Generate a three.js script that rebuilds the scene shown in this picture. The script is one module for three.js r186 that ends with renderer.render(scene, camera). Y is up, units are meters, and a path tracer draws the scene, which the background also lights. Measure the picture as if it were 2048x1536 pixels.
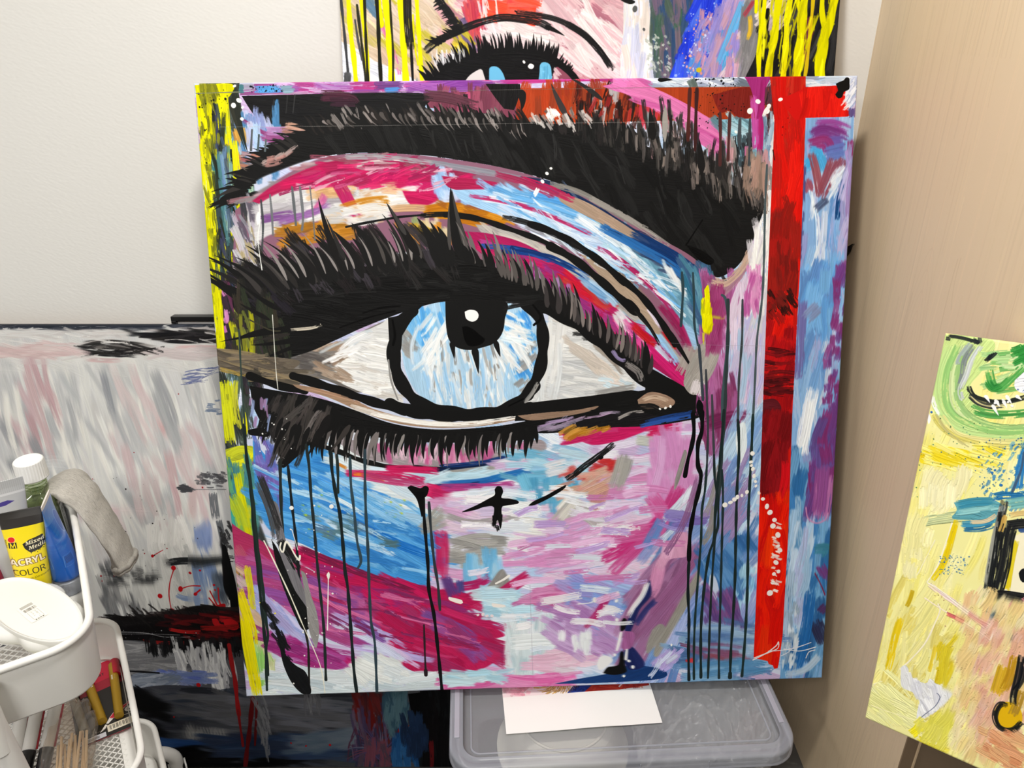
import * as THREE from 'three';
import { RoundedBoxGeometry } from 'three/addons/geometries/RoundedBoxGeometry.js';
import { mergeGeometries, mergeVertices, toCreasedNormals } from 'three/addons/utils/BufferGeometryUtils.js';
import { RectAreaLightUniformsLib } from 'three/addons/lights/RectAreaLightUniformsLib.js';

// ---------- camera, lamps, exposure ----------
const scene = new THREE.Scene();
scene.background = new THREE.Color(0x000000);
const camera = new THREE.PerspectiveCamera(2 * Math.atan(768 / 1540) * 180 / Math.PI, 4 / 3, 0.05, 30);
camera.position.set(0, 1.36, 1.36);                  // eye 1.36 m up, 1.36 m from the wall, looking down at the canvases
camera.rotation.x = -25.5 * Math.PI / 180;
scene.add(camera);
const renderer = new THREE.WebGLRenderer({ antialias: true });
renderer.toneMapping = THREE.LinearToneMapping;
renderer.toneMappingExposure = 2.45;
renderer.shadowMap.enabled = true;
RectAreaLightUniformsLib.init();
const LAMPS = [                                       // ceiling panels: [x, z, width, depth, intensity]
  { at: [-0.07, 0.76], size: [0.14, 0.14], power: 112 },
  { at: [-0.6, 2.2], size: [0.6, 0.6], power: 9 },  // unseen panel behind the viewer, added as fill light
  { at: [-1.5, 1.3], size: [0.3, 0.3], power: 11 },  // unseen panel added to even out the light on the left
];
const CEILING = 2.24;

// ---------- small helpers ----------
const used = new Map();
function numbered(name) { const n = used.get(name) ?? 0; used.set(name, n + 1); return n ? `${name}_${String(n).padStart(3, '0')}` : name; }
function tag(o, label, category, group, kind) { Object.assign(o.userData, label ? { label } : {}, category ? { category } : {}, group ? { group } : {}, kind ? { kind } : {}); return o; }
function thing(name, label, category, group) { const o = new THREE.Group(); o.name = numbered(name); scene.add(o); return tag(o, label, category, group); }
function obj(name, geo, mat, parent = scene, label) {
  const g = Array.isArray(geo) ? mergeGeometries(geo.map((x) => { const y = x.index ? x.toNonIndexed() : x; for (const k of Object.keys(y.attributes)) if (!['position', 'normal', 'uv'].includes(k)) y.deleteAttribute(k); return y; })) : geo;
  const o = new THREE.Mesh(g, mat); o.name = parent === scene ? numbered(name) : name; o.castShadow = o.receiveShadow = true; parent.add(o);
  if (label) o.userData.label = label;
  return o;
}
const V3 = (x, y, z) => new THREE.Vector3(x, y, z);
function basis(o, at, X, Y, Z) { o.matrix.makeBasis(X, Y, Z).setPosition(at); o.matrix.decompose(o.position, o.quaternion, o.scale); return o; }
function stand(o, foot, top, face) {                  // local y runs from foot to top, local z turns towards face
  const Y = top.clone().sub(foot).normalize(), Z = face.clone().sub(foot), X = Y.clone().cross(Z).normalize();
  return basis(o, foot, X, Y, X.clone().cross(Y));
}
const rbox = (w, h, d, r = 0.003, seg = 2) => new RoundedBoxGeometry(w, h, d, seg, r);
const put = (g, x = 0, y = 0, z = 0, rx = 0, ry = 0, rz = 0) => g.applyMatrix4(new THREE.Matrix4().compose(V3(x, y, z), new THREE.Quaternion().setFromEuler(new THREE.Euler(rx, ry, rz)), V3(1, 1, 1)));
const tube = (pts, r, n = 40, k = 12) => new THREE.TubeGeometry(new THREE.CatmullRomCurve3(pts.map((p) => V3(...p))), n, r, k, false);
const lathe = (pts, n = 40) => new THREE.LatheGeometry(pts.map((p) => new THREE.Vector2(...p)), n);
function rrect(w, d, r, k = 8) {                      // a rounded rectangle as x, z points
  const out = [];
  for (const [cx, cz, a0] of [[w / 2 - r, d / 2 - r, 0], [-w / 2 + r, d / 2 - r, 1], [-w / 2 + r, -d / 2 + r, 2], [w / 2 - r, -d / 2 + r, 3]]) for (let i = 0; i <= k; i++) { const a = (a0 + i / k) * Math.PI / 2; out.push([cx + r * Math.cos(a), cz + r * Math.sin(a)]); }
  return out;
}
function loft(rings, caps = [0, 0]) {                 // rings of [x, y, z]; caps close the first and the last ring
  const n = rings[0].length, pos = [], idx = [], uv = [];
  rings.forEach((ring, k) => ring.forEach((p, i) => { pos.push(...p); uv.push(i / n, k / Math.max(1, rings.length - 1)); }));
  for (let k = 0; k + 1 < rings.length; k++) for (let i = 0; i < n; i++) { const a = k * n + i, b2 = k * n + (i + 1) % n, c2 = a + n, d2 = b2 + n; idx.push(a, c2, b2, b2, c2, d2); }
  caps.forEach((on, e) => {
    if (!on) return;
    const ring = e ? rings[rings.length - 1] : rings[0], base = pos.length / 3, m0 = ring.reduce((q, p) => [q[0] + p[0] / n, q[1] + p[1] / n, q[2] + p[2] / n], [0, 0, 0]);
    pos.push(...m0); uv.push(0.5, 0.5);
    ring.forEach((p) => { pos.push(...p); uv.push(0.5, 0.5); });
    for (let i = 0; i < n; i++) e ? idx.push(base, base + 1 + (i + 1) % n, base + 1 + i) : idx.push(base, base + 1 + i, base + 1 + (i + 1) % n);
  });
  const g = new THREE.BufferGeometry();
  g.setAttribute('position', new THREE.Float32BufferAttribute(pos, 3)); g.setAttribute('uv', new THREE.Float32BufferAttribute(uv, 2)); g.setIndex(idx); g.computeVertexNormals();
  return g;
}
const ring = (w, d, r, y, k) => rrect(w, d, r, k).map(([x, z]) => [x, y, z]);
function tex(c, srgb = true, rx = 1, ry = 1) { const t = new THREE.CanvasTexture(c); t.magFilter = THREE.LinearFilter; if (srgb) t.colorSpace = THREE.SRGBColorSpace; if (rx !== 1 || ry !== 1) { t.wrapS = t.wrapT = THREE.RepeatWrapping; t.repeat.set(rx, ry); } return t; }
function sheet(w, h, draw) { const k = document.createElement('canvas'); k.width = w; k.height = h; const g = k.getContext('2d'); draw(g, w, h); return k; }
const std = (color, roughness = 0.5, more = {}) => new THREE.MeshStandardMaterial({ color, roughness, ...more });
const phys = (more) => new THREE.MeshPhysicalMaterial(more);
// ---------- paint engine: acrylic strokes on a canvas, measured in millimetres of the painting ----------
let seed = 7;
const rnd = () => { seed = (seed + 0x6d2b79f5) | 0; let t = Math.imul(seed ^ (seed >>> 15), 1 | seed); t = (t + Math.imul(t ^ (t >>> 7), 61 | t)) ^ t; return ((t ^ (t >>> 14)) >>> 0) / 4294967296; };
const rr = (a, b) => a + (b - a) * rnd();
const cl = (x, a, b) => Math.min(b, Math.max(a, x));
let G, Q, PX = 2, SOFT = 1;                                     // colour context, relief context, pixels per millimetre
function easel(w, h, k, base) {
  const c = document.createElement('canvas'), q = document.createElement('canvas');
  c.width = q.width = Math.round(w * k); c.height = q.height = Math.round(h * k);
  G = c.getContext('2d'); Q = q.getContext('2d'); PX = k;
  G.scale(k, k); Q.scale(k, k); G.lineCap = Q.lineCap = 'round'; G.lineJoin = Q.lineJoin = 'round';
  G.fillStyle = base; G.fillRect(0, 0, w, h); Q.fillStyle = '#606060'; Q.fillRect(0, 0, w, h);
  return { c, q, w, h };
}
const hex = (s) => { const n = parseInt(s.slice(1), 16); return s.length === 4 ? [(n >> 8) * 17, ((n >> 4) & 15) * 17, (n & 15) * 17] : [n >> 16, (n >> 8) & 255, n & 255]; };
const tint = (c, j, a = 1) => { const k = 1 + j, m = j > 0 ? j * 60 : 0; return `rgba(${cl(c[0] * k + m, 0, 255) | 0},${cl(c[1] * k + m, 0, 255) | 0},${cl(c[2] * k + m, 0, 255) | 0},${a})`; };
const gray = (v, a = 1) => { v = cl(v, 0, 255) | 0; return `rgba(${v},${v},${v},${a})`; };
function spline(p, step = 3) {                        // Catmull-Rom through x, y pairs
  const n = p.length / 2, out = [];
  if (n < 2) return [[p[0], p[1]]];
  const at = (i) => { i = cl(i, 0, n - 1); return [p[2 * i], p[2 * i + 1]]; };
  for (let i = 0; i < n - 1; i++) {
    const a = at(i - 1), b = at(i), c = at(i + 1), d = at(i + 2), m = Math.max(2, Math.ceil(Math.hypot(c[0] - b[0], c[1] - b[1]) / step));
    for (let k = 0; k < m; k++) { const t = k / m, t2 = t * t, t3 = t2 * t; out.push([0, 1].map((j) => 0.5 * (2 * b[j] + (c[j] - a[j]) * t + (2 * a[j] - 5 * b[j] + 4 * c[j] - d[j]) * t2 + (3 * b[j] - a[j] - 3 * c[j] + d[j]) * t3))); }
  }
  out.push(at(n - 1));
  return out;
}
const stroke = (ctx, pts, style, w) => { ctx.strokeStyle = style; ctx.lineWidth = w; ctx.beginPath(); pts.forEach((p, i) => (i ? ctx.lineTo(p[0], p[1]) : ctx.moveTo(p[0], p[1]))); ctx.stroke(); };
// a brush stroke: many bristle tracks side by side; dry = how soon they break up
function b(col, w, dry, pts, o = {}) {
  const line = spline(pts, Math.max(2, w / 5)), N = line.length, c = hex(col), jit = (o.jit ?? 0.1) * SOFT, al = o.a ?? 1;
  const n = cl(Math.round(w / 0.85), 3, 44), bw = Math.max(0.6, (w / n) * 1.75);
  G.lineCap = Q.lineCap = 'butt';
  const nor = line.map((p, i) => { const q = line[Math.min(N - 1, i + 1)], r = line[Math.max(0, i - 1)], l = Math.hypot(q[0] - r[0], q[1] - r[1]) || 1; return [-(q[1] - r[1]) / l, (q[0] - r[0]) / l]; });
  const rag = Math.min(N * 0.3, (o.rag ?? 0.5) * w / Math.max(2, w / 5) + 1);
  const load = rr(-jit, jit) * 0.6;
  for (let k = 0; k < n; k++) {
    const u = n > 1 ? k / (n - 1) - 0.5 : 0, off = u * w * 0.94 + rr(-0.3, 0.3), s = Math.floor(rnd() * rag), e = N - Math.floor(rnd() * rag), j = load + rr(-jit, jit), style = tint(c, j, al * rr(0.6, 0.95)), thin = tint(c, j, al * rr(0.25, 0.5)), relief = gray(112 + rr(-45, 60) + (Math.abs(u) > 0.42 ? 38 : 0));
    const dr = dry * rr(0.3, 1.5);
    let run = [];
    const flush = () => {                             // a faint full track and a denser one inside it, so that ends fade
      if (run.length > 1) { const q = Math.floor(run.length * rr(0.04, 0.2)); stroke(G, run, thin, bw); if (run.length - 2 * q > 1) stroke(G, q ? run.slice(q, -q) : run, style, bw); stroke(Q, run, relief, bw); }
      run = [];
    };
    let on = true, left = rr(2, 10);
    for (let i = s; i < e; i++) {
      const t = N > 1 ? i / (N - 1) : 0, taper = o.taper ? Math.pow(Math.sin(Math.PI * cl(t * (1 - o.taper) + o.taper * 0.5, 0, 1)), 0.7) : 1;
      if (--left < 0) { on = rnd() > dr * (0.2 + 0.9 * t * t); left = on ? rr(2, 9) * (1.3 - dr) : rr(1, 5) * (0.5 + dr); }
      if (!on) { flush(); continue; }
      run.push([line[i][0] + nor[i][0] * off * taper, line[i][1] + nor[i][1] * off * taper]);
    }
    flush();
  }
  G.lineCap = Q.lineCap = 'round';
}
const trace = (ctx, pts) => { ctx.beginPath(); pts.forEach((p, i) => (i ? ctx.lineTo(p[0], p[1]) : ctx.moveTo(p[0], p[1]))); ctx.closePath(); };
const pairs = (p) => { const o = []; for (let i = 0; i < p.length; i += 2) o.push([p[i], p[i + 1]]); return o; };
// a filled shape; smooth outline unless hard, rough = ragged edge in mm
function f(col, pts, o = {}) {
  let line = o.hard ? pairs(pts) : spline([...pts, pts[0], pts[1]], 4);
  if (o.rough) line = line.map(([x, y]) => [x + rr(-o.rough, o.rough), y + rr(-o.rough, o.rough)]);
  G.globalAlpha = o.a ?? 1; G.fillStyle = col; trace(G, line); G.fill(); G.globalAlpha = 1;
  Q.globalAlpha = o.a ?? 1; Q.fillStyle = gray(110 + (o.up ?? 12)); trace(Q, line); Q.fill(); Q.globalAlpha = 1;
}
const box = (p) => { let a = 1e9, c = 1e9, d = -1e9, e = -1e9; for (const [x, y] of p) { a = Math.min(a, x); c = Math.min(c, y); d = Math.max(d, x); e = Math.max(e, y); } return [a, c, d, e]; };
// a shape brushed in: the fill plus bristle tracks at an angle, kept inside the outline
function m(col, w, ang, pts, o = {}) {
  f(col, pts, o);
  const line = o.hard ? pairs(pts) : spline([...pts, pts[0], pts[1]], 4), [x0, y0, x1, y1] = box(line), n = Math.ceil(((x1 - x0) * (y1 - y0)) / (w * w * 2.2)) + 2, a = (ang * Math.PI) / 180;
  G.save(); Q.save(); trace(G, line); G.clip(); trace(Q, line); Q.clip();
  for (let i = 0; i < n; i++) { const x = rr(x0, x1), y = rr(y0, y1), l = w * rr(1.5, 4), aa = a + rr(-0.12, 0.12); b(col, w, o.dry ?? 0.35, [x - Math.cos(aa) * l, y - Math.sin(aa) * l, x, y + rr(-2, 2), x + Math.cos(aa) * l, y + Math.sin(aa) * l], { jit: o.jit ?? 0.1, a: o.sa ?? 0.8 }); }
  G.restore(); Q.restore();
}
function inside(p, x, y) { let r = false; for (let i = 0, j = p.length - 1; i < p.length; j = i++) if (p[i][1] > y !== p[j][1] > y && x < ((p[j][0] - p[i][0]) * (y - p[i][1])) / (p[j][1] - p[i][1]) + p[i][0]) r = !r; return r; }
function spot(line, bb) { for (let k = 0; k < 60; k++) { const x = rr(bb[0], bb[2]), y = rr(bb[1], bb[3]); if (inside(line, x, y)) return [x, y]; } return line[0]; }
// scattered strokes of a palette inside an area
function s(pal, n, w, len, ang, dry, pts, o = {}) {
  const line = pairs(pts), bb = box(line), cs = pal.split(',');
  for (let i = 0; i < n; i++) {
    const [x, y] = spot(line, bb), a = ((ang + rr(-1, 1) * (o.spread ?? 14)) * Math.PI) / 180, l = (len * rr(0.5, 1.3)) / 2, ww = w * rr(0.6, 1.3), bend = rr(-0.12, 0.12) * l;
    b(cs[(rnd() * cs.length) | 0], ww, dry * rr(0.5, 1.4), [x - Math.cos(a) * l, y - Math.sin(a) * l, x - Math.sin(a) * bend, y + Math.cos(a) * bend, x + Math.cos(a) * l, y + Math.sin(a) * l], { a: o.a ?? 0.85, jit: o.jit ?? 0.09 });
  }
}
// one hair: broad at its root, pointed at its tip
function h(col, w, p, o = {}) {
  const [x0, y0, cx, cy, x1, y1] = p.length === 4 ? [p[0], p[1], (p[0] + p[2]) / 2 + rr(-1, 1) * w * 0.5, (p[1] + p[3]) / 2, p[2], p[3]] : p, L = [], R = [], n = 12;
  for (let i = 0; i <= n; i++) {
    const t = i / n, u = 1 - t, x = u * u * x0 + 2 * u * t * cx + t * t * x1, y = u * u * y0 + 2 * u * t * cy + t * t * y1, dx = 2 * u * (cx - x0) + 2 * t * (x1 - cx), dy = 2 * u * (cy - y0) + 2 * t * (y1 - cy), l = Math.hypot(dx, dy) || 1, k = (w / 2) * Math.pow(u, 0.8) * Math.min(1, 0.25 + Math.pow(t / 0.3, 0.8));
    L.push([x - (dy / l) * k, y + (dx / l) * k]); R.unshift([x + (dy / l) * k, y - (dx / l) * k]);
  }
  G.globalAlpha = o.a ?? 1; G.fillStyle = col; trace(G, [...L, ...R]); G.fill(); G.globalAlpha = 1;
  Q.fillStyle = gray(rr(110, 150), 0.8); trace(Q, [...L, ...R]); Q.fill();
}
// a row of hairs rooted along a line; lengths and angles run from the first to the last value
function r(pal, w, n, l0, l1, a0, a1, pts, o = {}) {
  const line = spline(pts, 2), cs = pal.split(',');
  for (let i = 0; i < n; i++) {
    const t = cl((i + rr(-0.4, 0.4)) / (n - 1), 0, 1), [x, y] = line[Math.round(t * (line.length - 1))], a = ((a0 + (a1 - a0) * t + rr(-1, 1) * (o.spread ?? 7)) * Math.PI) / 180, l = (l0 + (l1 - l0) * t) * rr(0.55, 1.25), bd = (o.bend ?? 0.15) * l;
    h(cs[(rnd() * cs.length) | 0], w * rr(0.6, 1.3), [x - Math.cos(a) * w, y - Math.sin(a) * w, x + (Math.cos(a) * l) / 2 - Math.sin(a) * bd, y + (Math.sin(a) * l) / 2 + Math.cos(a) * bd, x + Math.cos(a) * l, y + Math.sin(a) * l], o);
  }
}
// a run of thin paint with an even width and a round end
function l(col, w, pts, o = {}) {
  const line = spline(pts, 3), a = o.a ?? 1;
  for (let i = 1; i < line.length; i++) { const ww = w * (0.88 + 0.14 * Math.sin(i * 0.37 + w) + (o.bulb && i > line.length - 5 ? o.bulb : 0)); G.globalAlpha = a; stroke(G, [line[i - 1], line[i]], col, ww); G.globalAlpha = 1; stroke(Q, [line[i - 1], line[i]], gray(o.up ?? 165), ww * 0.8); }
}
function d(col, rad, pts) {
  for (const [x, y] of pairs(pts)) { const q = rad * rr(0.75, 1.25), e = rr(0.7, 1), a = rr(0, 3); for (const [ctx, st] of [[G, col], [Q, '#ddd']]) { ctx.fillStyle = st; ctx.beginPath(); ctx.ellipse(x, y, q, q * e, a, 0, 7); ctx.fill(); } }
}
function z(pal, n, rad, pts) { const line = pairs(pts), bb = box(line), cs = pal.split(','); for (let i = 0; i < n; i++) { const [x, y] = spot(line, bb); d(cs[(rnd() * cs.length) | 0], rad * Math.pow(rnd(), 2) + 0.35, [x, y]); } }

// keep what follows inside a taped outline; c() without points ends that
function c(pts) { if (!pts) { G.restore(); Q.restore(); return; } G.save(); Q.save(); trace(G, pairs(pts)); G.clip(); trace(Q, pairs(pts)); Q.clip(); }
// wet blending: the paint inside an area is dragged along an angle
function w(ang, len, n, al, pts) {
  const line = spline([...pts, pts[0], pts[1]], 6), a = (ang * Math.PI) / 180, [x0, y0, x1, y1] = box(line), cw = G.canvas.width, ch = G.canvas.height, sx = Math.max(0, Math.floor(x0 * PX - 30)), sy = Math.max(0, Math.floor(y0 * PX - 30)), sw = Math.min(cw, Math.ceil(x1 * PX + 30)) - sx, sh = Math.min(ch, Math.ceil(y1 * PX + 30)) - sy;
  const copy = document.createElement('canvas'); copy.width = sw; copy.height = sh; const k = copy.getContext('2d');
  G.save(); trace(G, line); G.clip();
  for (let i = 0; i < n; i++) {
    k.clearRect(0, 0, sw, sh); k.drawImage(G.canvas, sx, sy, sw, sh, 0, 0, sw, sh);
    const d2 = len * (i % 2 ? -1 : 1) * (0.35 + 0.65 * (i + 1) / n);
    G.globalAlpha = al; G.drawImage(copy, sx / PX + Math.cos(a) * d2, sy / PX + Math.sin(a) * d2, sw / PX, sh / PX);
  }
  G.globalAlpha = 1; G.restore();
}
// ---------- materials ----------
const grain = (w, h, a, k2, s2) => sheet(w, h, (g) => { const im = g.createImageData(w, h); for (let i = 0; i < w * h; i++) { const v = a + (rnd() - 0.5) * k2; im.data.set([v, v, v, 255], i * 4); } g.putImageData(im, 0, 0); if (s2) { g.globalAlpha = 0.5; for (let q = 0; q < s2; q++) { g.drawImage(g.canvas, 1, 0); g.drawImage(g.canvas, 0, 1); g.drawImage(g.canvas, -1, -1); } } });
const plasterBump = tex(grain(512, 512, 128, 160, 3), false, 6, 5);
const wallMat = std(0xe9e7e3, 0.85, { bumpMap: plasterBump, bumpScale: 0.0007 });
const paintWhite = std(0xe6e6e4, 0.9);
const floorMat = std(0x4b4a49, 0.55, { map: tex(sheet(512, 512, (g) => { g.fillStyle = '#5a5856'; g.fillRect(0, 0, 512, 512); for (let i = 0; i < 5000; i++) { g.fillStyle = tint([90, 88, 86], rr(-0.3, 0.3), 0.5); g.fillRect(rr(0, 512), rr(0, 512), rr(1, 5), rr(1, 4)); } }), true, 4, 4), bumpMap: plasterBump, bumpScale: 0.0003 });
floorMat.color.set(0xffffff);
const trolleyWhite = std(0xeceae5, 0.38, { bumpMap: tex(grain(256, 256, 128, 120, 2), false, 8, 8), bumpScale: 0.00012 });
const postWhite = std(0xe6e3de, 0.35);
const woodCanvas = sheet(1024, 2048, (g, w, h) => {
  g.fillStyle = '#d9c3a4'; g.fillRect(0, 0, w, h);
  for (let i = 0; i < 1500; i++) {
    const x = rr(-20, w + 20), y = rr(-200, h), len = rr(80, 700), wob = rr(-10, 10), c2 = tint([212, 189, 157], rr(-0.08, 0.08), rr(0.08, 0.3));
    g.strokeStyle = c2; g.lineWidth = rr(0.6, 4); g.beginPath(); g.moveTo(x, y); g.bezierCurveTo(x + wob, y + len * 0.3, x - wob, y + len * 0.6, x + wob * 0.6, y + len); g.stroke();
  }
  for (let i = 0; i < 260; i++) { const x = rr(0, w), y = rr(0, h); g.strokeStyle = `rgba(176,146,112,${rr(0.1, 0.35)})`; g.lineWidth = rr(0.6, 1.4); g.beginPath(); g.moveTo(x, y); g.quadraticCurveTo(x + rr(-5, 5), y + 40, x + rr(-8, 8), y + rr(60, 160)); g.stroke(); }
  for (let i = 0; i < 7; i++) { const x = rr(100, w - 100), y = rr(100, h - 200); for (let k = 0; k < 6; k++) { g.strokeStyle = 'rgba(184,156,122,.14)'; g.lineWidth = 2; g.beginPath(); g.moveTo(x - 10 - k * 9, y + 300); g.quadraticCurveTo(x, y - 260 - k * 60, x + 10 + k * 9, y + 300); g.stroke(); } }
});
const woodMat = std(0xffffff, 0.5, { map: tex(woodCanvas, true) });
const woodEdge = std(0xcdb391, 0.55), woodDark = std(0x4a3c30, 0.6);
const pine = std(0xc49a68, 0.6), birch = std(0xe6cda6, 0.65);
const blackFrame = std(0x0c0b0b, 0.35), steel = std(0xb9b6b0, 0.3, { metalness: 0.9 }), darkSteel = std(0x23211f, 0.45, { metalness: 0.5 });
const clear = phys({ color: 0xf4f6f6, roughness: 0.06, transmission: 1, thickness: 0, ior: 1.45 });

// ---------- the room ----------
const shell = (name, w, h, d, x, y, z, m2) => tag(obj(name, put(new THREE.BoxGeometry(w, h, d), x, y, z), m2), null, null, null, 'structure');
shell('floor', 5.2, 0.1, 4.6, 0.2, -0.05, 1.95, floorMat);
shell('ceiling', 5.2, 0.1, 4.6, 0.2, CEILING + 0.05, 1.95, paintWhite);
shell('wall_back', 5.2, CEILING, 0.1, 0.2, CEILING / 2, -0.05, wallMat);
shell('wall_front', 5.2, CEILING, 0.1, 0.2, CEILING / 2, 3.95, paintWhite);
shell('wall_left', 0.1, CEILING, 3.9, -2.15, CEILING / 2, 1.95, paintWhite);
shell('wall_right', 0.1, CEILING, 3.9, 2.15, CEILING / 2, 1.95, paintWhite);
LAMPS.forEach(({ at: [x, z], size: [w, d], power }, i) => {
  const t = thing('ceiling_light', ['small square ceiling light above the canvases', 'large square fill panel added on the ceiling behind the viewer', 'square fill panel added on the ceiling at the left side of the room'][i], 'lamp');
  t.position.set(x, CEILING, z);
  obj('frame', [rbox(w + 0.03, 0.02, 0.015, 0.003).translate(0, -0.01, d / 2 + 0.0076), rbox(w + 0.03, 0.02, 0.015, 0.003).translate(0, -0.01, -d / 2 - 0.0076), rbox(0.015, 0.02, d, 0.003).translate(w / 2 + 0.0076, -0.01, 0), rbox(0.015, 0.02, d, 0.003).translate(-w / 2 - 0.0076, -0.01, 0)], paintWhite, t);
  obj('diffuser', new THREE.BoxGeometry(w, 0.01, d).translate(0, -0.006, 0), std(0xffffff, 0.6, { emissive: 0xfffefd, emissiveIntensity: 2.5 }), t);
  const li = new THREE.RectAreaLight(0xfffcf6, power, w, d); li.name = 'panel_light'; li.position.set(0, -0.024, 0); li.rotation.x = -Math.PI / 2; li.castShadow = true; t.add(li);
});

// ---------- wardrobe with a maple side panel ----------
{
  const t = thing('wardrobe', 'tall maple veneer wardrobe whose side panel fills the right of the picture', 'wardrobe');
  t.position.set(0.585, 0, 0);
  const side = new THREE.BoxGeometry(0.018, 2.1, 0.556, 1, 1, 1).translate(0.009, 1.05 + 0.0, 0.278), uv = side.attributes.uv, p = side.attributes.position;
  for (let i = 0; i < p.count; i++) uv.setXY(i, p.getZ(i) / 1.05, p.getY(i) / 2.1);
  obj('side_panel', side, woodMat, t);
  obj('shaded_edge_band', rbox(0.0185, 2.1, 0.002, 0.0008).translate(0.0092, 1.05, 0.557), std(0x7a6650, 0.5), t, 'edge band with its shade put into the colour');  // front edge of the panel, coloured dark to stand for its shade
  obj('top_panel', rbox(0.9, 0.018, 0.556, 0.002).translate(0.469, 2.091, 0.278), woodEdge, t);
  obj('back_panel', rbox(0.9, 2.08, 0.006, 0.002).translate(0.469, 1.04, 0.005), woodEdge, t);
  obj('far_side_panel', rbox(0.018, 2.1, 0.55, 0.002).translate(0.93, 1.05, 0.278), woodEdge, t);
  const shadedDoorMat = std(0x7d6a55, 0.55);  // door tone darkened: the shadow lying on it is in the colour
  obj('door_edge_strip', rbox(0.004, 2.0, 0.02, 0.0008).translate(0.0215, 1.09, 0.548), woodEdge, t, 'light edge strip');
  const door = obj('door', [rbox(0.438, 2.0, 0.018, 0.0015).translate(0.2435, 1.09, 0.546)], shadedDoorMat, t);
  obj('handle', [rbox(0.012, 0.16, 0.02, 0.004).translate(0.44, 1.05, 0.567)], steel, door);
  obj('door', [rbox(0.44, 2.0, 0.018, 0.0015).translate(0.69, 1.09, 0.546)], shadedDoorMat, t);
  obj('plinth', rbox(0.9, 0.07, 0.016, 0.002).translate(0.469, 0.036, 0.52), woodDark, t);
  const fin = new THREE.Shape(); fin.moveTo(0, 0.002); fin.lineTo(-0.03, -0.022); fin.lineTo(-0.012, -0.03); fin.lineTo(-0.002, -0.012); fin.closePath();
  const plate = obj('hinge_plate', new THREE.ExtrudeGeometry(fin, { depth: 0.004, bevelEnabled: false }).rotateY(-Math.PI / 2 + 0.5).translate(-0.002, 1.008, 0.07), darkSteel, t, 'dark metal plate sticking out');
  obj('bright_edge', tube([[-0.002, 1.0105, 0.0735], [-0.004, 1.0, 0.0615], [-0.006, 0.989, 0.05]], 0.0009, 6, 6), steel, plate);
}

// ---------- stretched canvases ----------
function wrapped(w, h, d2, r2 = 0.003) {              // front face, rounded fold and painted sides of a stretched canvas
  const prof = (L, n) => { const o = [[-L / 2, -d2], [-L / 2, -d2 / 2], [-L / 2, -r2]]; for (let i = 1; i < 4; i++) { const a = i * Math.PI / 8; o.push([-L / 2 + r2 * (1 - Math.cos(a)), -r2 + r2 * Math.sin(a)]); } for (let i = 0; i <= n; i++) o.push([-L / 2 + r2 + (L - 2 * r2) * i / n, 0]); const back = o.slice(0, 6).map(([x, z]) => [-x, z]).reverse(); return [...o, ...back]; };
  const px = prof(w, 12), py = prof(h, 12), pos = [], uv = [], idx = [];
  for (const [y, zy] of py) for (const [x, zx] of px) { pos.push(x, y, Math.min(zx, zy)); uv.push(cl((x + w / 2) / w, 0.001, 0.999), cl((y + h / 2) / h, 0.001, 0.999)); }
  const n = px.length;
  for (let j = 0; j + 1 < py.length; j++) for (let i = 0; i + 1 < n; i++) { const a = j * n + i; idx.push(a, a + 1, a + n, a + 1, a + n + 1, a + n); }
  const g = new THREE.BufferGeometry(); g.setAttribute('position', new THREE.Float32BufferAttribute(pos, 3)); g.setAttribute('uv', new THREE.Float32BufferAttribute(uv, 2)); g.setIndex(idx); g.computeVertexNormals();
  return g;
}
function canvasPainting(E, w, h, d2, rough, relief, label, corner, U, V, N, bumpy) {
  const t = thing('canvas_painting', label, 'painting');
  const c0 = V3(...corner), u = V3(...U).normalize(), v = V3(...V).normalize(), n = V3(...N).normalize();
  basis(t, c0.clone().addScaledVector(u, w / 2).addScaledVector(v, h / 2), u, v.clone().negate(), n);
  obj('painted_canvas', wrapped(w, h, d2), phys({ color: 0xffffff, map: tex(E.c), roughness: rough, bumpMap: tex(E.q, false), bumpScale: relief, specularIntensity: 0.1 }), t);
  const bw = Math.min(0.04, w * 0.1);
  for (const s2 of [-1, 1]) { obj('stretcher_bar', rbox(w - 0.006, bw, d2 - 0.006, 0.002).translate(0, s2 * (h / 2 - bw / 2 - 0.003), -d2 / 2 - 0.001), pine, t); obj('stretcher_bar', rbox(bw, h - 2 * bw - 0.01, d2 - 0.006, 0.002).translate(s2 * (w / 2 - bw / 2 - 0.003), 0, -d2 / 2 - 0.001), pine, t); }
  return t;
}
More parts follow.
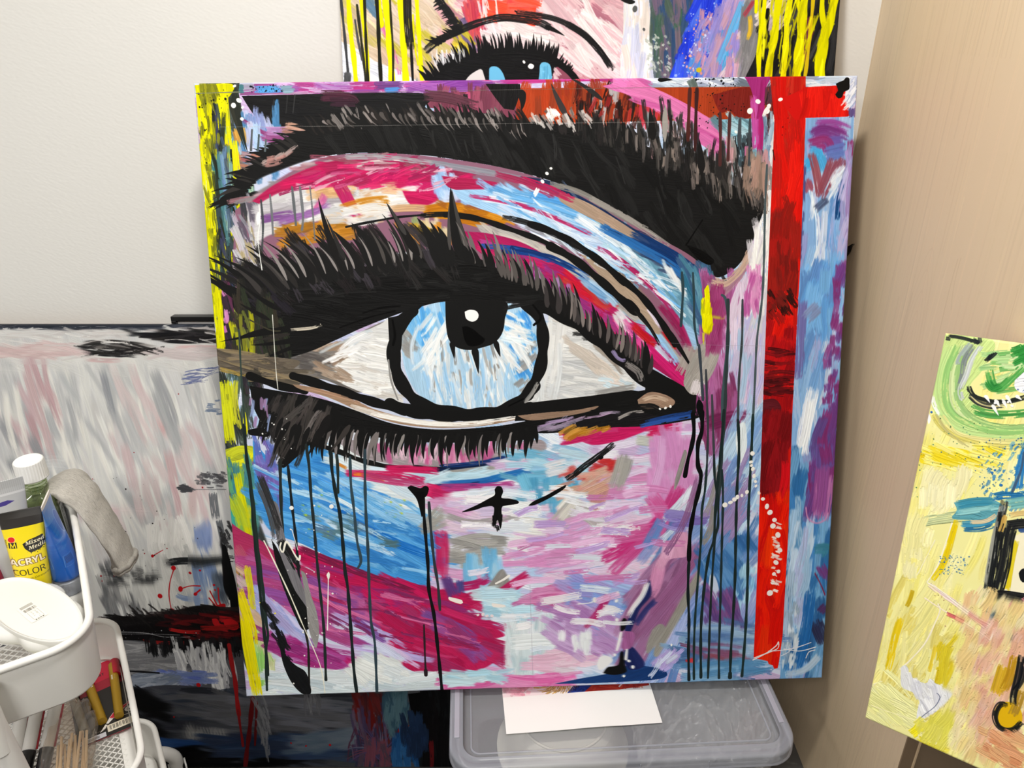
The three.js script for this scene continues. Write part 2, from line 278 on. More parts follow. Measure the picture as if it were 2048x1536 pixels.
function paint_p1() {
  seed = 11; SOFT = 0.65;
  const E = easel(1000, 1000, 2.0, '#c8cfe4');
  // ground: loose patches per region
  s('#cfd6ea,#b9bfe0,#a9c6e6,#c2a8cf,#dfe4ee', 420, 27.6, 97.4, 20, .25, [1,1,1001,0,1000,999,-2,1000]);
  // right column
  c([910,-1,1002,-2,1005,1003,907,1000]);
  m('#7fa9d8', 16.7, 92, [923,61,997,59,999,277,1002,503,1000,835,1000,1000,925,999,925,851,924,526,922,199], {hard: 1});
  s('#6f9fd6,#8fb8e2,#a9c4e6,#5f8fcb,#8a92c4', 70, 13.3, 91.1, 92, .45, [923,61,997,59,1002,503,1000,999,925,997,923,419]);
  s('#c9d6ea,#dfe8f2,#9aa6d4', 24, 7.2, 95.5, 92, .6, [933,72,991,65,994,520,940,586]);
  b('#8a3a88', 16.7, .4, [937,73,964,72,992,81]);
  b('#74307a', 19.7, .4, [932,88,953,81,989,94]);
  b('#6a58a8', 22.8, .4, [947,101,985,99]);
  b('#8a2f6c', 18.3, .4, [929,102,954,97,963,113]);
  b('#5b6fb4', 22.9, .5, [955,116,986,109]);
  b('#3fa0d6', 12.2, .3, [930,108,947,115,925,138]);
  b('#3c98d0', 13.8, .3, [926,131,943,116]);
  b('#4aa4dc', 15.3, .3, [947,118,957,142]);
  b('#8f4a56', 12.3, .35, [933,112,943,142,951,178]);
  b('#8d4858', 20, .35, [970,122,961,154,949,180]);
  b('#86495c', 23, .45, [987,124,974,146]);
  b('#934a5e', 13.9, .4, [927,153,936,172]);
  b('#8c2b62', 9.2, .3, [994,94,995,124,991,163]);
  b('#0c3a74', 7.7, .3, [986,139,986,163,981,184,980,215]);
  s('#e6ecf4,#cfdcec', 26, 2.3, 20.1, -55, .5, [972,135,988,135,982,177,966,176]);
  b('#44506e', 10.9, .8, [963,182,944,199]);
  s('#8f93c4,#9d86bd,#b9b4dc', 30, 6.3, 70.8, 92, .5, [987,132,1000,132,1004,356,990,356]);
  b('#c6d4ea', 9.4, .5, [960,199,960,238,957,292]);
  b('#4b4f86', 6.2, .7, [923,131,924,214,924,276]);
  s('#5f9bd8,#74aee2,#5a86c2', 30, 16.1, 56.2, 95, .4, [930,307,989,293,986,372,930,387]);
  b('#6d6aa6', 14.6, .55, [932,339,932,403,932,468]);
  b('#7f8fb8', 20.9, .6, [960,347,937,371]);
  s('#7b3070,#6a3a80,#8a4a88', 40, 9.8, 27.9, 95, .5, [987,293,1001,285,1007,503,998,553,972,570,976,420]);
  b('#dfe7f2', 21.8, .35, [957,481,951,519,945,561,945,596]);
  b('#eaf0f6', 13.4, .3, [954,502,948,552,940,595]);
  s('#2f6ca8,#3f7fbe,#27598f,#6aa0cc', 70, 16, 80, 92, .4, [924,611,999,692,997,835,1001,996,925,993,927,805]);
  s('#9cc0e0,#b9d0e6,#a9b6dc', 30, 10.6, 97.6, 94, .5, [928,725,965,717,960,880,928,944]);
  s('#7a2f6c,#693a7e,#5d4a8c', 60, 15.3, 51.1, 92, .35, [970,536,1000,528,999,683,960,690]);
  b('#b06aa4', 31, .5, [984,630,983,674,980,710]);
  b('#8a4a8c', 24.1, .4, [980,613,978,673,976,700]);
  l('#c886b4', 2.6, [954.8,685.9,959.2,704.5,973.3,713.7,988.3,708.8,992.7,696.6]);
  b('#3a7f98', 19.4, .5, [972,760,996,762,994,780]);
  b('#6a3a7a', 16, .5, [984,789,999,817]);
  l('#7a1f3c', 2.2, [976.4,804.2,987.9,825.5,995.9,844]);
  b('#4a2f5c', 14.4, .6, [989,876,999,862]);
  b('#2a2c4a', 23.6, .55, [981,890,1001,937]);
  b('#1f5ea0', 20, .3, [971,834,966,908,957,964,949,987]);
  b('#9fb8d0', 12.6, .5, [935,797,932,879,931,944]);
  s('#cfdbe4,#8fa6bc', 40, 4.5, 23.6, 92, .6, [924,860,952,861,951,987,926,986]);
  b('#aec4d8', 12.8, .5, [993,956,968,983,934,991]);
  c();
  w(92, 2.1, 2, .3, [918,64,996,62,1002,503,1001,994,925,991,926,468]);
  // top strip above the tape edge
  m('#9a4f92', 7.3, 4, [69,2,682,2,682,14,68,18], {hard: 1});
  s('#a83f86,#b0337a,#8c4a96,#b58bc4,#c9a6d0,#9a5aa4', 90, 5.1, 58.3, 2, .5, [128,1,456,1,455,15,127,17]);
  b('#9a9cae', 11.6, .4, [58,8,91,7]);
  b('#3f6f78', 11.6, .3, [64,9,74,9]);
  b('#4a9ad8', 9.4, .25, [89,10,127,10,132,10]);
  z('#101820', 60, 1.1, [83,4,135,4,134,15,83,14]);
  b('#7d9fae', 10.2, .4, [129,11,150,10]);
  b('#6a3f80', 13.1, .3, [267,6,312,6]);
  b('#4a8ad0', 7.3, .3, [282,14,307,13]);
  s('#7c3a92,#8a4aa0,#a35cb0', 30, 5.8, 43.8, 3, .35, [310,2,438,2,437,15,309,16]);
  m('#c6bfe2', 4.4, 2, [483,5,682,3,682,13,482,14], {hard: 1});
  b('#b52a78', 5.1, .2, [456,3,501,3,568,1,644,1]);
  b('#a8327a', 4.4, .2, [591,2,636,3,667,1]);
  m('#dfe2ee', 5.9, 3, [653,2,826,-1,827,15,653,13], {hard: 1});
  s('#e6ebf2,#b9c6d6,#8f98b0,#cdd3e6', 60, 5.9, 44.5, 6, .5, [653,1,1001,0,1000,16,653,13]);
  b('#b9c4dc', 14.9, .4, [861,8,899,10,902,17]);
  b('#8f9ab8', 14.9, .45, [865,13,881,18,902,19]);
  z('#15171c', 60, 1.5, [735,0,811,0,812,18,735,17]);
  b('#5c6a66', 11.8, .3, [743,3,751,17]);
  b('#5f6a78', 13.4, .4, [813,6,835,16]);
  h('#141414', 8.9, [694,3.4,704.6,2.1,716.8,3.7]);
  // dark red band between the tape edges
  m('#a13a1c', 11.9, 92, [478,13,873,15,875,62,477,63], {hard: 1});
  s('#a8381a,#8f3a22,#b8401c,#94311c', 40, 11.8, 44.4, 92, .3, [478,14,659,14,660,64,477,63]);
  s('#3a1c18,#2a1614,#5a2018,#a8a4a8,#1c1a1a', 60, 5.9, 25.2, 98, .75, [568,16,652,16,683,61,576,64]);
  s('#b03030,#a02c2c,#8a2222', 16, 5.9, 29.7, 110, .5, [591,24,713,32,713,66,599,64]);
  s('#b8323e,#c23a50', 10, 9, 37.3, 95, .5, [667,43,717,51,717,66,667,65]);
  m('#7c3f52', 8.8, 92, [335,19,479,15,479,58,409,50,349,39], {hard: 1});
  s('#8a4a5e,#74384c,#9a4a62,#6a3446', 26, 8.8, 33.8, 92, .35, [343,19,436,18,443,48,357,41]);
  b('#c8507e', 7.3, .3, [406,17,407,39]);
  b('#222', 5.9, .3, [403,19,406,43]);
  // black upper left block
  m('#1b1b1c', 16.1, 4, [70,19,335,18,342,38,356,54,183,63,123,65,98,59,84,43]);
  b('#4a2636', 16, .45, [186,20,230,22,242,31]);
  b('#3a2430', 13.1, .5, [200,29,241,30]);
  b('#5a3340', 16.1, .45, [340,21,380,26,421,39]);
  l('#2c2c2d', 2.2, [117.3,25.3,109.5,50.9]);
  l('#2c2c2d', 2.2, [137.7,19.8,133.8,44.1]);
  l('#343435', 2.2, [148.9,18.5,144.2,44.2]);
  m('#d06aa8', 16.4, 28, [610,11,661,3,682,12,737,38,775,61,814,83,816,107,792,114,760,96,717,59,675,32,625,17]);
  s('#d873b0,#dc7cb4,#c75a9c,#b8488c', 34, 10.4, 52.2, 28, .3, [618,8,674,7,806,80,812,104,721,56]);
  b('#e07ab4', 19.4, .2, [644,14,697,29,759,62,806,88]);
  h('#2b2929', 8.8, [610.1,31.2,583.5,9.3,553.4,-5.3]);
  h('#3a3434', 11.8, [556.9,56.5,538.1,23.1,532.2,5.9]);
  m('#76201a', 12, 92, [777,26,835,16,839,53,822,63,805,49,790,51]);
  m('#181718', 7.4, 90, [434,6,486,7,486,17,481,33,476,44,461,42,448,26], {hard: 1});
  h('#1c1b1b', 16.2, [485.4,15.3,492.7,29.8,486.5,45.5]);
  // blue grey wedge and gap right of the brow
  m('#7fb0c4', 10.6, 40, [779,62,840,61,863,63,862,130,831,129,814,99]);
  s('#8fbccb,#6a98ac,#a6c4d0,#5c7f8c', 26, 7.6, 45.3, 35, .5, [783,65,840,63,846,122,815,107]);
  s('#2a2c30,#3a4a52,#1c1d20', 50, 3.8, 19.7, 85, .8, [814,92,841,89,839,137,804,121]);
  // magenta drip at the top right
  m('#9a2a72', 9, 92, [825,-1,864,-1,860,14,858,34,858,63,857,107,853,122,849,107,844,63,838,23]);
  b('#b84a98', 10.5, .3, [840,27,844,63,847,107]);
  b('#a8246c', 7.5, .3, [854,34,854,70,854,107]);
  b('#9a2068', 7.5, .3, [855,5,854,34,850,63]);
  s('#2a2224,#51303c', 20, 3, 30.1, 92, .6, [859,16,869,16,870,130,859,130]);
  l('#5a1c1c', 5.2, [871.3,16.9,871.5,56.1]);
  // white paint left of the red stripe
  m('#d4d4d8', 7.8, 93, [871,63,874,63,874,198,874,290,873,418,860,418,861,290,867,182,867,122]);
  s('#e8e6e4,#cfd0d8,#f0efec', 30, 6.2, 70, 93, .5, [863,137,874,137,875,275,861,290]);
  s('#6a86a4,#9cb4c8', 10, 3.8, 45.5, 93, .5, [860,67,872,67,870,130,864,130]);
  // left strip: dark wash, greens, blues
  s('#2a3026,#3a463a,#343a36,#262a28,#4a5a4a', 110, 12.7, 103.5, 86, .3, [2,4,69,5,69,185,57,401,50,648,7,996,0,998]);
  s('#6f9a8a,#8ab49a,#5a8a94,#7aa0a0,#a8c4a4', 60, 9, 67.6, 86, .5, [27,64,78,68,69,185,46,291,7,290]);
  s('#4a7fae,#6a8fc4,#8c9acc,#b6c6e2', 30, 8.8, 59, 88, .4, [65,46,124,61,120,119,66,133]);
  s('#d4a04a,#c8843a,#e0b84a', 14, 8.9, 29.5, 70, .5, [33,74,74,75,67,118,37,118]);
  b('#8e2f66', 4.4, .3, [68,53,93,69,122,80,144,90]);
  s('#b0b8dc,#a9c4e2,#c4c9e4', 22, 10.3, 36.9, 80, .4, [72,69,123,70,120,112,75,119]);
  b('#9a4f88', 14.7, .5, [93,74,122,83,152,80]);
  b('#b07fb4', 11.8, .5, [101,70,131,70,161,67]);
  b('#c89a84', 10.3, .4, [131,61,153,67,166,75]);
  b('#9a6f64', 10.3, .5, [123,70,145,74,157,83]);
  s('#a8848a,#b0745e,#7a6a68', 14, 5.9, 37.1, 15, .5, [53,104,105,108,96,130,51,126]);
  b('#9d5a60', 5.9, .5, [60,110,90,113,120,116]);
  s('#26302e,#1e2422,#344a4a,#3c2f3c', 70, 9.2, 115.6, 87, .35, [24,184,69,185,57,401,14,400]);
  s('#2f6a78,#3a4a70,#2a3c5a', 24, 6.7, 82.5, 87, .4, [24,96,54,96,43,230,18,260]);
  s('#2c2a30,#1f1f22,#3c2c38', 60, 7.8, 93.8, 84, .4, [19,260,65,245,100,402,65,449,12,416]);
  b('#5a2c48', 9.3, .5, [23,290,34,337,38,384]);
  b('#c77ab0', 4.6, .5, [15,303,21,315]);
  s('#d48cc0,#b86aa8', 6, 5.5, 15.6, 85, .4, [15,345,23,345,19,368,13,368]);
  // yellow paint
  m('#d8d400', 10.3, 88, [2,3,57,2,54,17,43,29,38,67,39,111,32,140,27,96,26,60,19,96,15,118,9,96,8,60]);
  b('#dcd800', 12.6, .5, [9,7,9,53,7,118,6,184,5,259]);
  b('#e0dc08', 14.6, .4, [42,10,42,46,42,82,40,125]);
  m('#8a8a1c', 11.6, 90, [11,3,33,2,32,17,25,27,19,27,14,17]);
  s('#777a1e,#5a5c1a,#94921e', 14, 5.1, 17.4, 88, .5, [10,4,36,4,30,30,12,30]);
  m('#2a2c28', 7.3, 86, [25,30,31,30,31,60,37,96,30,111,25,89,23,60]);
  h('#2a2d28', 13.2, [57.5,14.6,62.7,60.4,72.9,101]);
  h('#33342c', 7.3, [51,21.7,55.8,53.1,70,99.5]);
  b('#d6d200', 13.9, .4, [7,184,9,259,9,321,7,384,6,416]);
  b('#e2de10', 6.8, .4, [17,125,15,199,13,275]);
  b('#dedb10', 10.4, .35, [52,82,54,126,55,170]);
  b('#d2ce0c', 6.7, .4, [45,89,47,140,48,185]);
  b('#d8d40a', 7.6, .4, [58,171,50,200,44,222,47,275,50,291]);
  b('#cfcc10', 9.1, .5, [36,185,38,222,41,275]);
  b('#d6d40a', 12.4, .5, [8,222,7,290,8,360,9,400]);
  b('#c9c61c', 7.6, .6, [26,229,27,291]);
  b('#8fa03a', 6.3, .5, [36,322,38,369,40,408]);
  b('#b6b81c', 9.5, .5, [27,353,34,400,38,432]);
  l('#23281f', 4.5, [34.5,60,34.1,118,33.1,184.5,29.9,259.9]);
  l('#1e211c', 3.7, [47.8,96.3,44.9,169.8,44.9,244.9]);
  l('#20302f', 4.5, [24.9,67.1,23.9,132.5,25.2,206.8]);
  z('#151a14', 90, 1.2, [4,7,54,8,30,118,7,118]);
  l('#7d7f6a', 1.4, [2.9,14.7,67.9,13.3]);
  s('#2c3326,#23281f,#38464a,#3a3f5c', 40, 4.5, 67.5, 86, .5, [22,67,41,67,41,185,43,291,15,290,17,155]);
  s('#4a7a80,#6a8ab4,#8ab0a4,#4a5a70', 24, 4.5, 52.3, 86, .5, [27,82,48,96,46,200,29,229,24,169]);
  s('#8a8c20,#6a6c1c,#a8a818', 40, 3, 29.9, 86, .6, [4,17,37,24,16,184,11,337,0,321,3,96]);
  // lower left yellow
  b('#d6d81a', 24.3, .3, [4,480,5,521,7,554]);
  m('#a9b02c', 13.1, 30, [0,562,25,556,50,560,53,580,44,594,21,600,2,596]);
  b('#c0c62a', 13.1, .5, [1,575,24,563,48,570,50,587,29,598]);
  b('#e0e022', 9.8, .4, [6,588,31,582,45,567]);
  b('#c8cc20', 20.9, .4, [10,448,11,480,13,521]);
  b('#c4c434', 8, .5, [27,448,23,481,27,530]);
  f('#dcd61a', [33,512,37,500,39,512,39,532,34,542,32,532]);
  s('#4a8a8a,#3f7a86,#5c9a6a,#3a9a90,#7fae4a', 40, 10, 58.3, 86, .45, [2,596,50,601,38,699,2,698]);
  b('#dcd80e', 11.7, .25, [16,601,19,634,25,682,28,725,26,751]);
  b('#a8b82a', 21.7, .6, [4,638,16,673,22,699]);
  b('#c4c42a', 5.9, .5, [33,656,33,682]);
  // magenta lower left wedge
  m('#a8305c', 13.6, 26, [0,686,18,701,45,717,76,744,139,781,203,828,137,817,40,778,4,751]);
  b('#b0506a', 17, .5, [3,725,14,751,7,777]);
  b('#b08a4a', 13.7, .5, [5,742,6,786,9,822]);
  b('#8a9a8a', 22.4, .4, [12,778,15,822,17,867]);
  s('#b0708c,#b89aa8,#c4b0a8,#c7a88a', 34, 12.1, 52, 40, .5, [4,751,48,788,47,914,5,913]);
  s('#c9d09a,#a8d07a,#d8dcb0', 20, 12.4, 53.2, 86, .5, [15,895,48,905,50,989,15,997]);
  b('#86c060', 19.5, .5, [30,914,30,960,26,988]);
  // brow
  m('#191919', 19.6, 8, [38,179,61,159,88,139,119,127,158,114,196,106,241,103,294,105,347,109,400,117,453,127,514,143,560,160,599,178,646,203,693,232,733,261,765,285,786,298,801,299,825,283,844,255,854,224,862,201,861,186,841,173,801,154,761,137,714,116,672,97,629,78,591,67,530,65,485,59,440,49,379,46,319,46,259,51,214,59,176,66,138,77,106,97,78,119,58,140,37,159,25,169], {jit: .05});
  s('#1e1e1e,#161616,#222', 90, 9.1, 68.1, 60, .4, [183,73,485,66,606,89,825,167,843,236,789,281,591,167,347,104,196,98], {jit: .05});
  s('#262626,#2a2a2a', 24, 2.3, 45.3, 70, .5, [228,70,530,81,802,181,764,219,378,94]);
  // hair edge of the brow
  r('#1a1a1a', 8.9, 46, 44.5, 37.1, 165, 215, [48,173,73,145,105,113,152,87,198,71,259,59]);
  r('#1a1a1a,#262322', 8.9, 60, 22.1, 19.2, 228, 262, [168,70,259,56,349,51,424,58,492,72]);
  s('#b88a90,#8a8280,#c06a94,#8d7a78,#7d8c90,#8a8684', 50, 6.8, 37.9, 82, .5, [652,65,713,58,807,99,869,108,872,183,793,144,683,98]);
  r('#6f6866,#827a78,#4f4a48', 5.2, 30, -25, -32.4, 225, 250, [184,52,259,40,349,47,439,51,485,59]);
  s('#7d7674,#8f8784,#5c5654', 26, 2.6, 25, 62, .6, [184,45,275,36,425,42,477,48,477,61,349,54,198,62]);
  r('#1a1a1a,#2a2727', 9, 34, 17.9, 29.9, 246, 262, [454,67,530,71,606,78,668,96]);
  s('#1a1a1a,#242222,#1a1a1a,#3a3735', 120, 6.1, 40.9, 82, .55, [576,64,668,83,761,121,864,161,865,190,762,145,668,103,576,80]);
  s('#1c1b1b,#2a2827', 50, 4.5, 45.4, 86, .65, [675,54,705,47,776,106,862,130,864,175,761,136,683,98]);
  s('#6d6460,#7d7470,#8d8078,#4f4a48,#3a3735', 40, 3.8, 35.1, 84, .65, [629,72,714,102,808,144,864,164,865,198,793,166,684,117]);
  s('#a8877a,#8a7468', 16, 6.9, 46, 88, .55, [829,122,866,130,864,182,833,174]);
  h('#1d1c1c', 16.5, [687.8,90.3,685.1,68.3,682.4,42.1]);
  h('#1d1c1c', 15.2, [764.5,139.6,762.3,113.5,758.5,88.3]);
  h('#2a2828', 12.2, [792.9,151.2,789.1,128.7,785.3,106.4]);
  f('#98948f', [706,38,710,58,709,83,706,94,702,77,702,54]);
  s('#5f5a58,#8d8582,#c9c3c0', 26, 3.7, 19.3, 60, .6, [500,53,591,49,591,72,500,67]);
  s('#eceae8', 8, 5.2, 16.3, 60, .5, [529,46,544,48,539,59,527,58]);
  // left tip of the brow
  h('#191919', 11.9, [72.2,149.4,49.8,146.1,44.8,134.3]);
  h('#191919', 10.4, [76.5,142.1,57.8,140.4,46.5,131.4]);
  h('#191919', 16.5, [71.3,161.3,44.4,166,8,176.6]);
  h('#33302f', 9, [64.6,149.3,37.8,154.8,13.2,169.3]);
  h('#191919', 12, [86.5,159.3,63.3,166.3,33.2,183]);
  h('#191919', 10.5, [55.7,166.9,38.7,171.1,21.4,179.8]);
  h('#5a524c', 7.4, [77.5,129.6,66.6,124.3,60.8,121.3]);
  r('#191919,#2b2928', 7.4, 26, 25.2, 29.7, 190, 215, [57,154,81,130,113,104,144,90]);
  s('#a89490,#b0807a', 8, 5.2, 25.2, -20, .5, [90,119,121,97,144,98,105,119]);
  // lid ground
  f('#8a5f74', [47,185,102,148,180,111,271,104,377,114,484,135,591,175,685,229,782,304,770,465,688,430,591,364,450,298,357,250,155,277,44,314]);
  s('#c9c8cc,#8a8a94,#b9b0c0,#5a5260,#a89a70,#3a3a40', 60, 6.1, 53.4, 76, .5, [49,188,88,174,81,280,60,303,44,291]);
  s('#8a8488,#a5767f,#7a4a5c,#b49aa0', 40, 6, 59.8, -14, .4, [55,177,180,116,271,108,271,117,179,131,86,170]);
  // under the brow: magenta, whites
  m('#a81e4e', 13.5, -14, [74,172,106,150,141,133,180,119,218,112,256,109,301,113,354,121,400,131,411,143,399,159,360,169,299,166,254,152,208,148,163,151,124,159,93,176]);
  s('#b81a5c,#c21a58,#9a1c4a,#a8345c,#8a2a4c', 60, 12, 60, -8, .35, [149,131,225,115,346,122,399,138,376,166,239,147,148,151]);
  s('#7a2240,#8f4a5c,#a87884', 14, 6, 44.8, 8, .6, [180,111,271,111,377,123,361,134,195,124]);
  b('#9c9aa0', 7.5, .6, [218,109,271,110,339,118,407,129,461,139]);
  b('#8a8c98', 9, .6, [347,119,400,129,460,140,499,148]);
  b('#cfc4c4', 3.7, .7, [234,122,263,117,301,117]);
  m('#cac8ca', 12.1, -10, [79,179,117,160,163,154,216,152,254,157,291,168,314,174,298,189,221,195,144,209,97,223,74,230]);
  s('#d8d6d6,#bcb8be,#e2dedc,#a8a2a8', 50, 10.6, 45.3, -8, .4, [85,182,208,156,221,191,113,217]);
  s('#d8b48c,#c79a6c,#d0a878', 14, 7.5, 34.6, -6, .4, [163,154,216,156,215,166,162,169]);
  s('#d8d4d0,#cfa884,#e6e2de', 26, 9.1, 45.4, -6, .4, [223,158,322,158,360,175,360,184,237,188]);
  b('#c21a54', 10.5, .2, [117,150,148,146,178,151]);
  b('#b61c58', 25.7, .3, [353,157,337,165,327,182]);
  m('#b81a54', 12.1, 5, [303,160,345,164,360,172,337,183,314,180]);
  b('#a8ccec', 22.6, .4, [350,149,368,149,375,167]);
  s('#a3c4e8,#bccfec,#8fb4e0', 20, 9.1, 30.2, 80, .4, [350,139,380,139,398,175,360,176]);
  m('#a8204e', 12.1, 4, [364,139,411,144,451,151,452,161,422,165,376,157]);
  b('#b02058', 19.6, .25, [200,137,215,165,230,197]);
  b('#b42460', 15.1, .25, [216,158,222,180,240,206]);
  b('#c05a90', 10.6, .5, [186,163,176,179,163,194]);
  b('#7a4a8c', 12.1, .4, [83,200,114,195,137,192]);
  b('#8a5a9a', 10.6, .5, [111,205,137,198,176,187,192,177]);
  s('#b8781e,#a8701e,#c48430,#8a5c24', 34, 10.7, 35, -8, .45, [113,212,221,202,235,225,127,239]);
  b('#c07c1e', 12.1, .4, [206,186,245,176,283,173]);
  b('#c88a40', 10.6, .45, [221,190,252,183,275,182]);
  s('#d8d6d4,#c4c4c6,#d4b490', 26, 9.1, 37.9, -8, .4, [176,190,268,184,282,203,182,211]);
  b('#e4e0dc', 19.7, .35, [234,191,260,187,286,191]);
  b('#c8a076', 10.6, .3, [283,187,321,186,359,190]);
  m('#c07a14', 10.7, 8, [333,192,360,184,390,184,421,191,452,200,462,209,444,214,397,205,351,202]);
  s('#c87f14,#b06a14,#d08a24,#9a5a20', 22, 7.6, 45.8, 8, .35, [336,188,398,184,459,206,405,210]);
  s('#c9b98a,#d8c8a8,#c77a1e,#8a9a6a', 30, 7.7, 30.6, 86, .5, [312,210,366,209,373,243,319,234]);
  s('#c4a030,#b8782a', 14, 6.9, 30.6, 30, .5, [282,211,328,212,366,228,319,231]);
  b('#d8d4ce', 7.7, .4, [350,227,358,243,365,249]);
  // sweep of blue above the crease
  m('#9cc4e8', 12.5, 22, [380,160,452,161,514,171,568,187,622,217,678,256,726,300,763,345,778,384,761,416,736,375,695,326,647,282,583,247,513,219,452,199,398,179]);
  s('#8fbde6,#6aaade,#a8cdec,#c4daf2,#5a9cd4', 90, 6.9, 99.7, 26, .45, [452,167,537,177,622,217,607,239,490,199]);
  s('#d4e2f4,#c4d6ee,#b4ccec', 50, 7.7, 69.4, 24, .45, [452,184,529,196,646,263,631,271,498,222]);
  b('#c9daf0', 20.2, .3, [482,207,537,230,599,262,639,286]);
  b('#5f9ed2', 15.4, .45, [468,167,537,185,607,213,654,248]);
  b('#4a90d0', 9.2, .4, [498,168,568,187,638,223]);
  s('#6a9ab4,#7fb0c8,#5a8aa4,#94bcd0,#a4c8d8', 60, 8.7, 94.7, 42, .45, [607,232,678,248,750,327,768,384,711,327]);
  b('#e2ecf6', 14, .4, [568,201,630,240,662,271,694,300]);
  b('#2f80c8', 7.8, .4, [630,218,686,256,734,285]);
  b('#1f6ab0', 7.8, .4, [670,239,702,264,742,288]);
  m('#22304f', 7, 28, [483,141,530,149,576,172,638,209,701,249,749,284,782,316,799,344,787,352,758,320,710,284,654,240,591,197,537,168]);
  s('#2a3a5c,#16264a,#3a4a68,#4a5a78', 50, 4.7, 69.8, 32, .45, [499,142,576,174,685,244,782,320,766,328,607,209]);
  m('#a58d7a', 7.7, 30, [545,165,591,184,638,212,682,242,678,247,630,224,583,201,545,179]);
  b('#8a8680', 7.7, .5, [529,153,576,167,630,197,685,227]);
  b('#97928c', 7.7, .5, [591,175,654,209,717,252]);
  b('#14356c', 20.4, .35, [654,232,701,256,741,280,766,304]);
  b('#2a6ab0', 12.5, .45, [607,218,662,248,718,280,766,320]);
  b('#b0204f', 10.6, .45, [483,145,529,161,568,179]);
  b('#9c2a50', 9.1, .5, [445,137,491,151,537,173]);
  s('#4a8098,#2f6a88,#3a5a80,#6a9ab0', 40, 10.3, 63.7, 70, .5, [742,292,790,305,799,352,776,384,751,335]);
  s('#c9d4dc,#e8eef2', 5, 5.5, 47.4, 58, .4, [716,288,726,288,744,319,734,319]);
  b('#eef1f4', 6.3, .3, [718,285,728,305,744,327]);
  b('#b01c56', 5.4, .15, [405,169,452,177,498,189,545,208,594,231], {taper: .6});
  b('#a81a54', 7.1, .2, [602,251,639,271,678,303,711,338,737,376,756,420]);
  b('#8c1f50', 9.6, .35, [703,342,729,375,746,407]);
  b('#8a8a94', 6.2, .5, [490,216,544,240,576,259]);
  b('#e0e0e6', 3.9, .4, [498,227,529,241,547,251]);
  // lid between crease and lashes
  m('#a6a19e', 7.9, 30, [413,212,459,220,521,247,576,276,623,309,679,359,728,415,753,452,729,447,680,406,623,349,568,308,497,268,435,236]);
  s('#b0a9a4,#9a938f,#8fb4d4,#c4bcb4', 40, 6.3, 70.7, 36, .4, [420,215,529,253,631,325,720,423,607,348,497,268]);
  m('#a51c56', 9.5, 22, [389,222,436,227,482,240,521,261,560,289,615,333,679,382,720,419,766,473,754,481,688,438,623,397,544,331,473,291,419,255]);
  s('#b81c58,#8f2f78,#a83a80,#9a2460,#c42a60', 60, 8.6, 47.2, 30, .4, [412,236,490,249,591,324,680,390,640,405,528,331,435,267]);
  s('#c41a30,#b83a34', 12, 8.7, 39.4, 34, .4, [536,288,576,301,631,333,607,348]);
  b('#123f86', 9.3, .35, [451,252,497,257,544,272,591,299]);
  b('#1c4f98', 7, .4, [420,245,482,252,529,270]);
  b('#16306a', 6.2, .5, [466,248,529,264,568,285]);
  s('#8fb0d4,#a8c8e4,#6a9ac8', 16, 6.3, 39.5, 36, .45, [583,297,639,329,647,349,591,317]);
  s('#a06aa4,#b08cc0,#8a4a90', 26, 6.3, 26.8, 84, .5, [481,276,552,308,591,364,520,331]);
  b('#d4d4dc', 9.6, .5, [633,349,657,373]);
  s('#d8d6da,#e06aa8', 10, 5.6, 24, 60, .5, [628,353,671,382,680,406,639,381]);
  b('#b0161e', 11.3, .3, [659,373,680,393,698,409]);
  b('#8fbce4', 9.7, .35, [679,366,712,407,734,439]);
  b('#c9dcf0', 9.7, .4, [696,406,721,436]);
  b('#b81a1e', 8.1, .3, [710,382,723,402,733,412]);
  b('#c8206c', 13, .3, [680,406,713,439,746,471,762,486]);
  b('#d84a94', 9.7, .35, [665,394,688,422]);
  b('#a89f98', 12.8, .35, [657,341,704,389]);
  m('#a5907c', 7.9, 40, [576,260,615,278,647,307,679,342,704,382,696,387,663,351,623,311]);
  b('#8a7a6c', 9.4, .5, [607,272,647,299,687,342]);
  b('#d8cfe4', 5.6, .4, [684,347,697,366,704,379]);
  b('#a39a94', 24.4, .4, [756,407,747,440,739,456]);
  w(24, 1.9, 2, .3, [90,119,271,108,483,141,685,241,768,368,762,448,647,381,482,252,373,235,111,246,69,193]);
  s('#d8e6f4,#a8cdec,#6aaade,#e6eef6', 50, 3.1, 62.3, 32, .6, [452,176,545,193,686,279,759,367,687,326,529,230]);
  s('#d02a66,#8f1c4c,#b84a78,#d8a0b4', 30, 3.8, 45, -10, .6, [101,163,225,118,377,130,399,160,239,147]);
  // crease lines
  l('#181818', 3.8, [214,212.9,251.2,206,297.5,199.2,336.1,196.8]);
  b('#171717', 6.9, .15, [328,198,359,196,390,198,421,206]);
  l('#171717', 9.2, [366.8,197.3,412.9,202.6,459,217.7,513.2,237.7,552.1,258.3], {up: 120});
  l('#171717', 13.4, [528.7,247.1,567.7,269.4,607.1,301.2,639,330.1,663.1,351.1], {up: 120});
  f('#151515', [642,330,657,334,671,350,668,359,657,356,645,343]);
  h('#181818', 9.6, [661.5,347.9,687.4,373.9,705.6,406.4]);
  l('#242322', 2.4, [663.1,352.7,684.2,375.4,702.4,406.3]);
  b('#171717', 6.9, .2, [455,202,490,210,529,226,568,245], {rag: .2});
  l('#161616', 11.7, [497.9,213,536.7,227.4,575.6,249.5,614.9,278,646.7,306.6], {up: 120});
  l('#161616', 11.1, [630.8,292.3,670.8,325.9,703.3,366.2,728.2,406.9], {up: 120});
  h('#181818', 11.3, [711.5,376,741.4,418.5,761.7,454.8]);
  b('#1c1c1c', 7, .6, [560,243,591,262]);
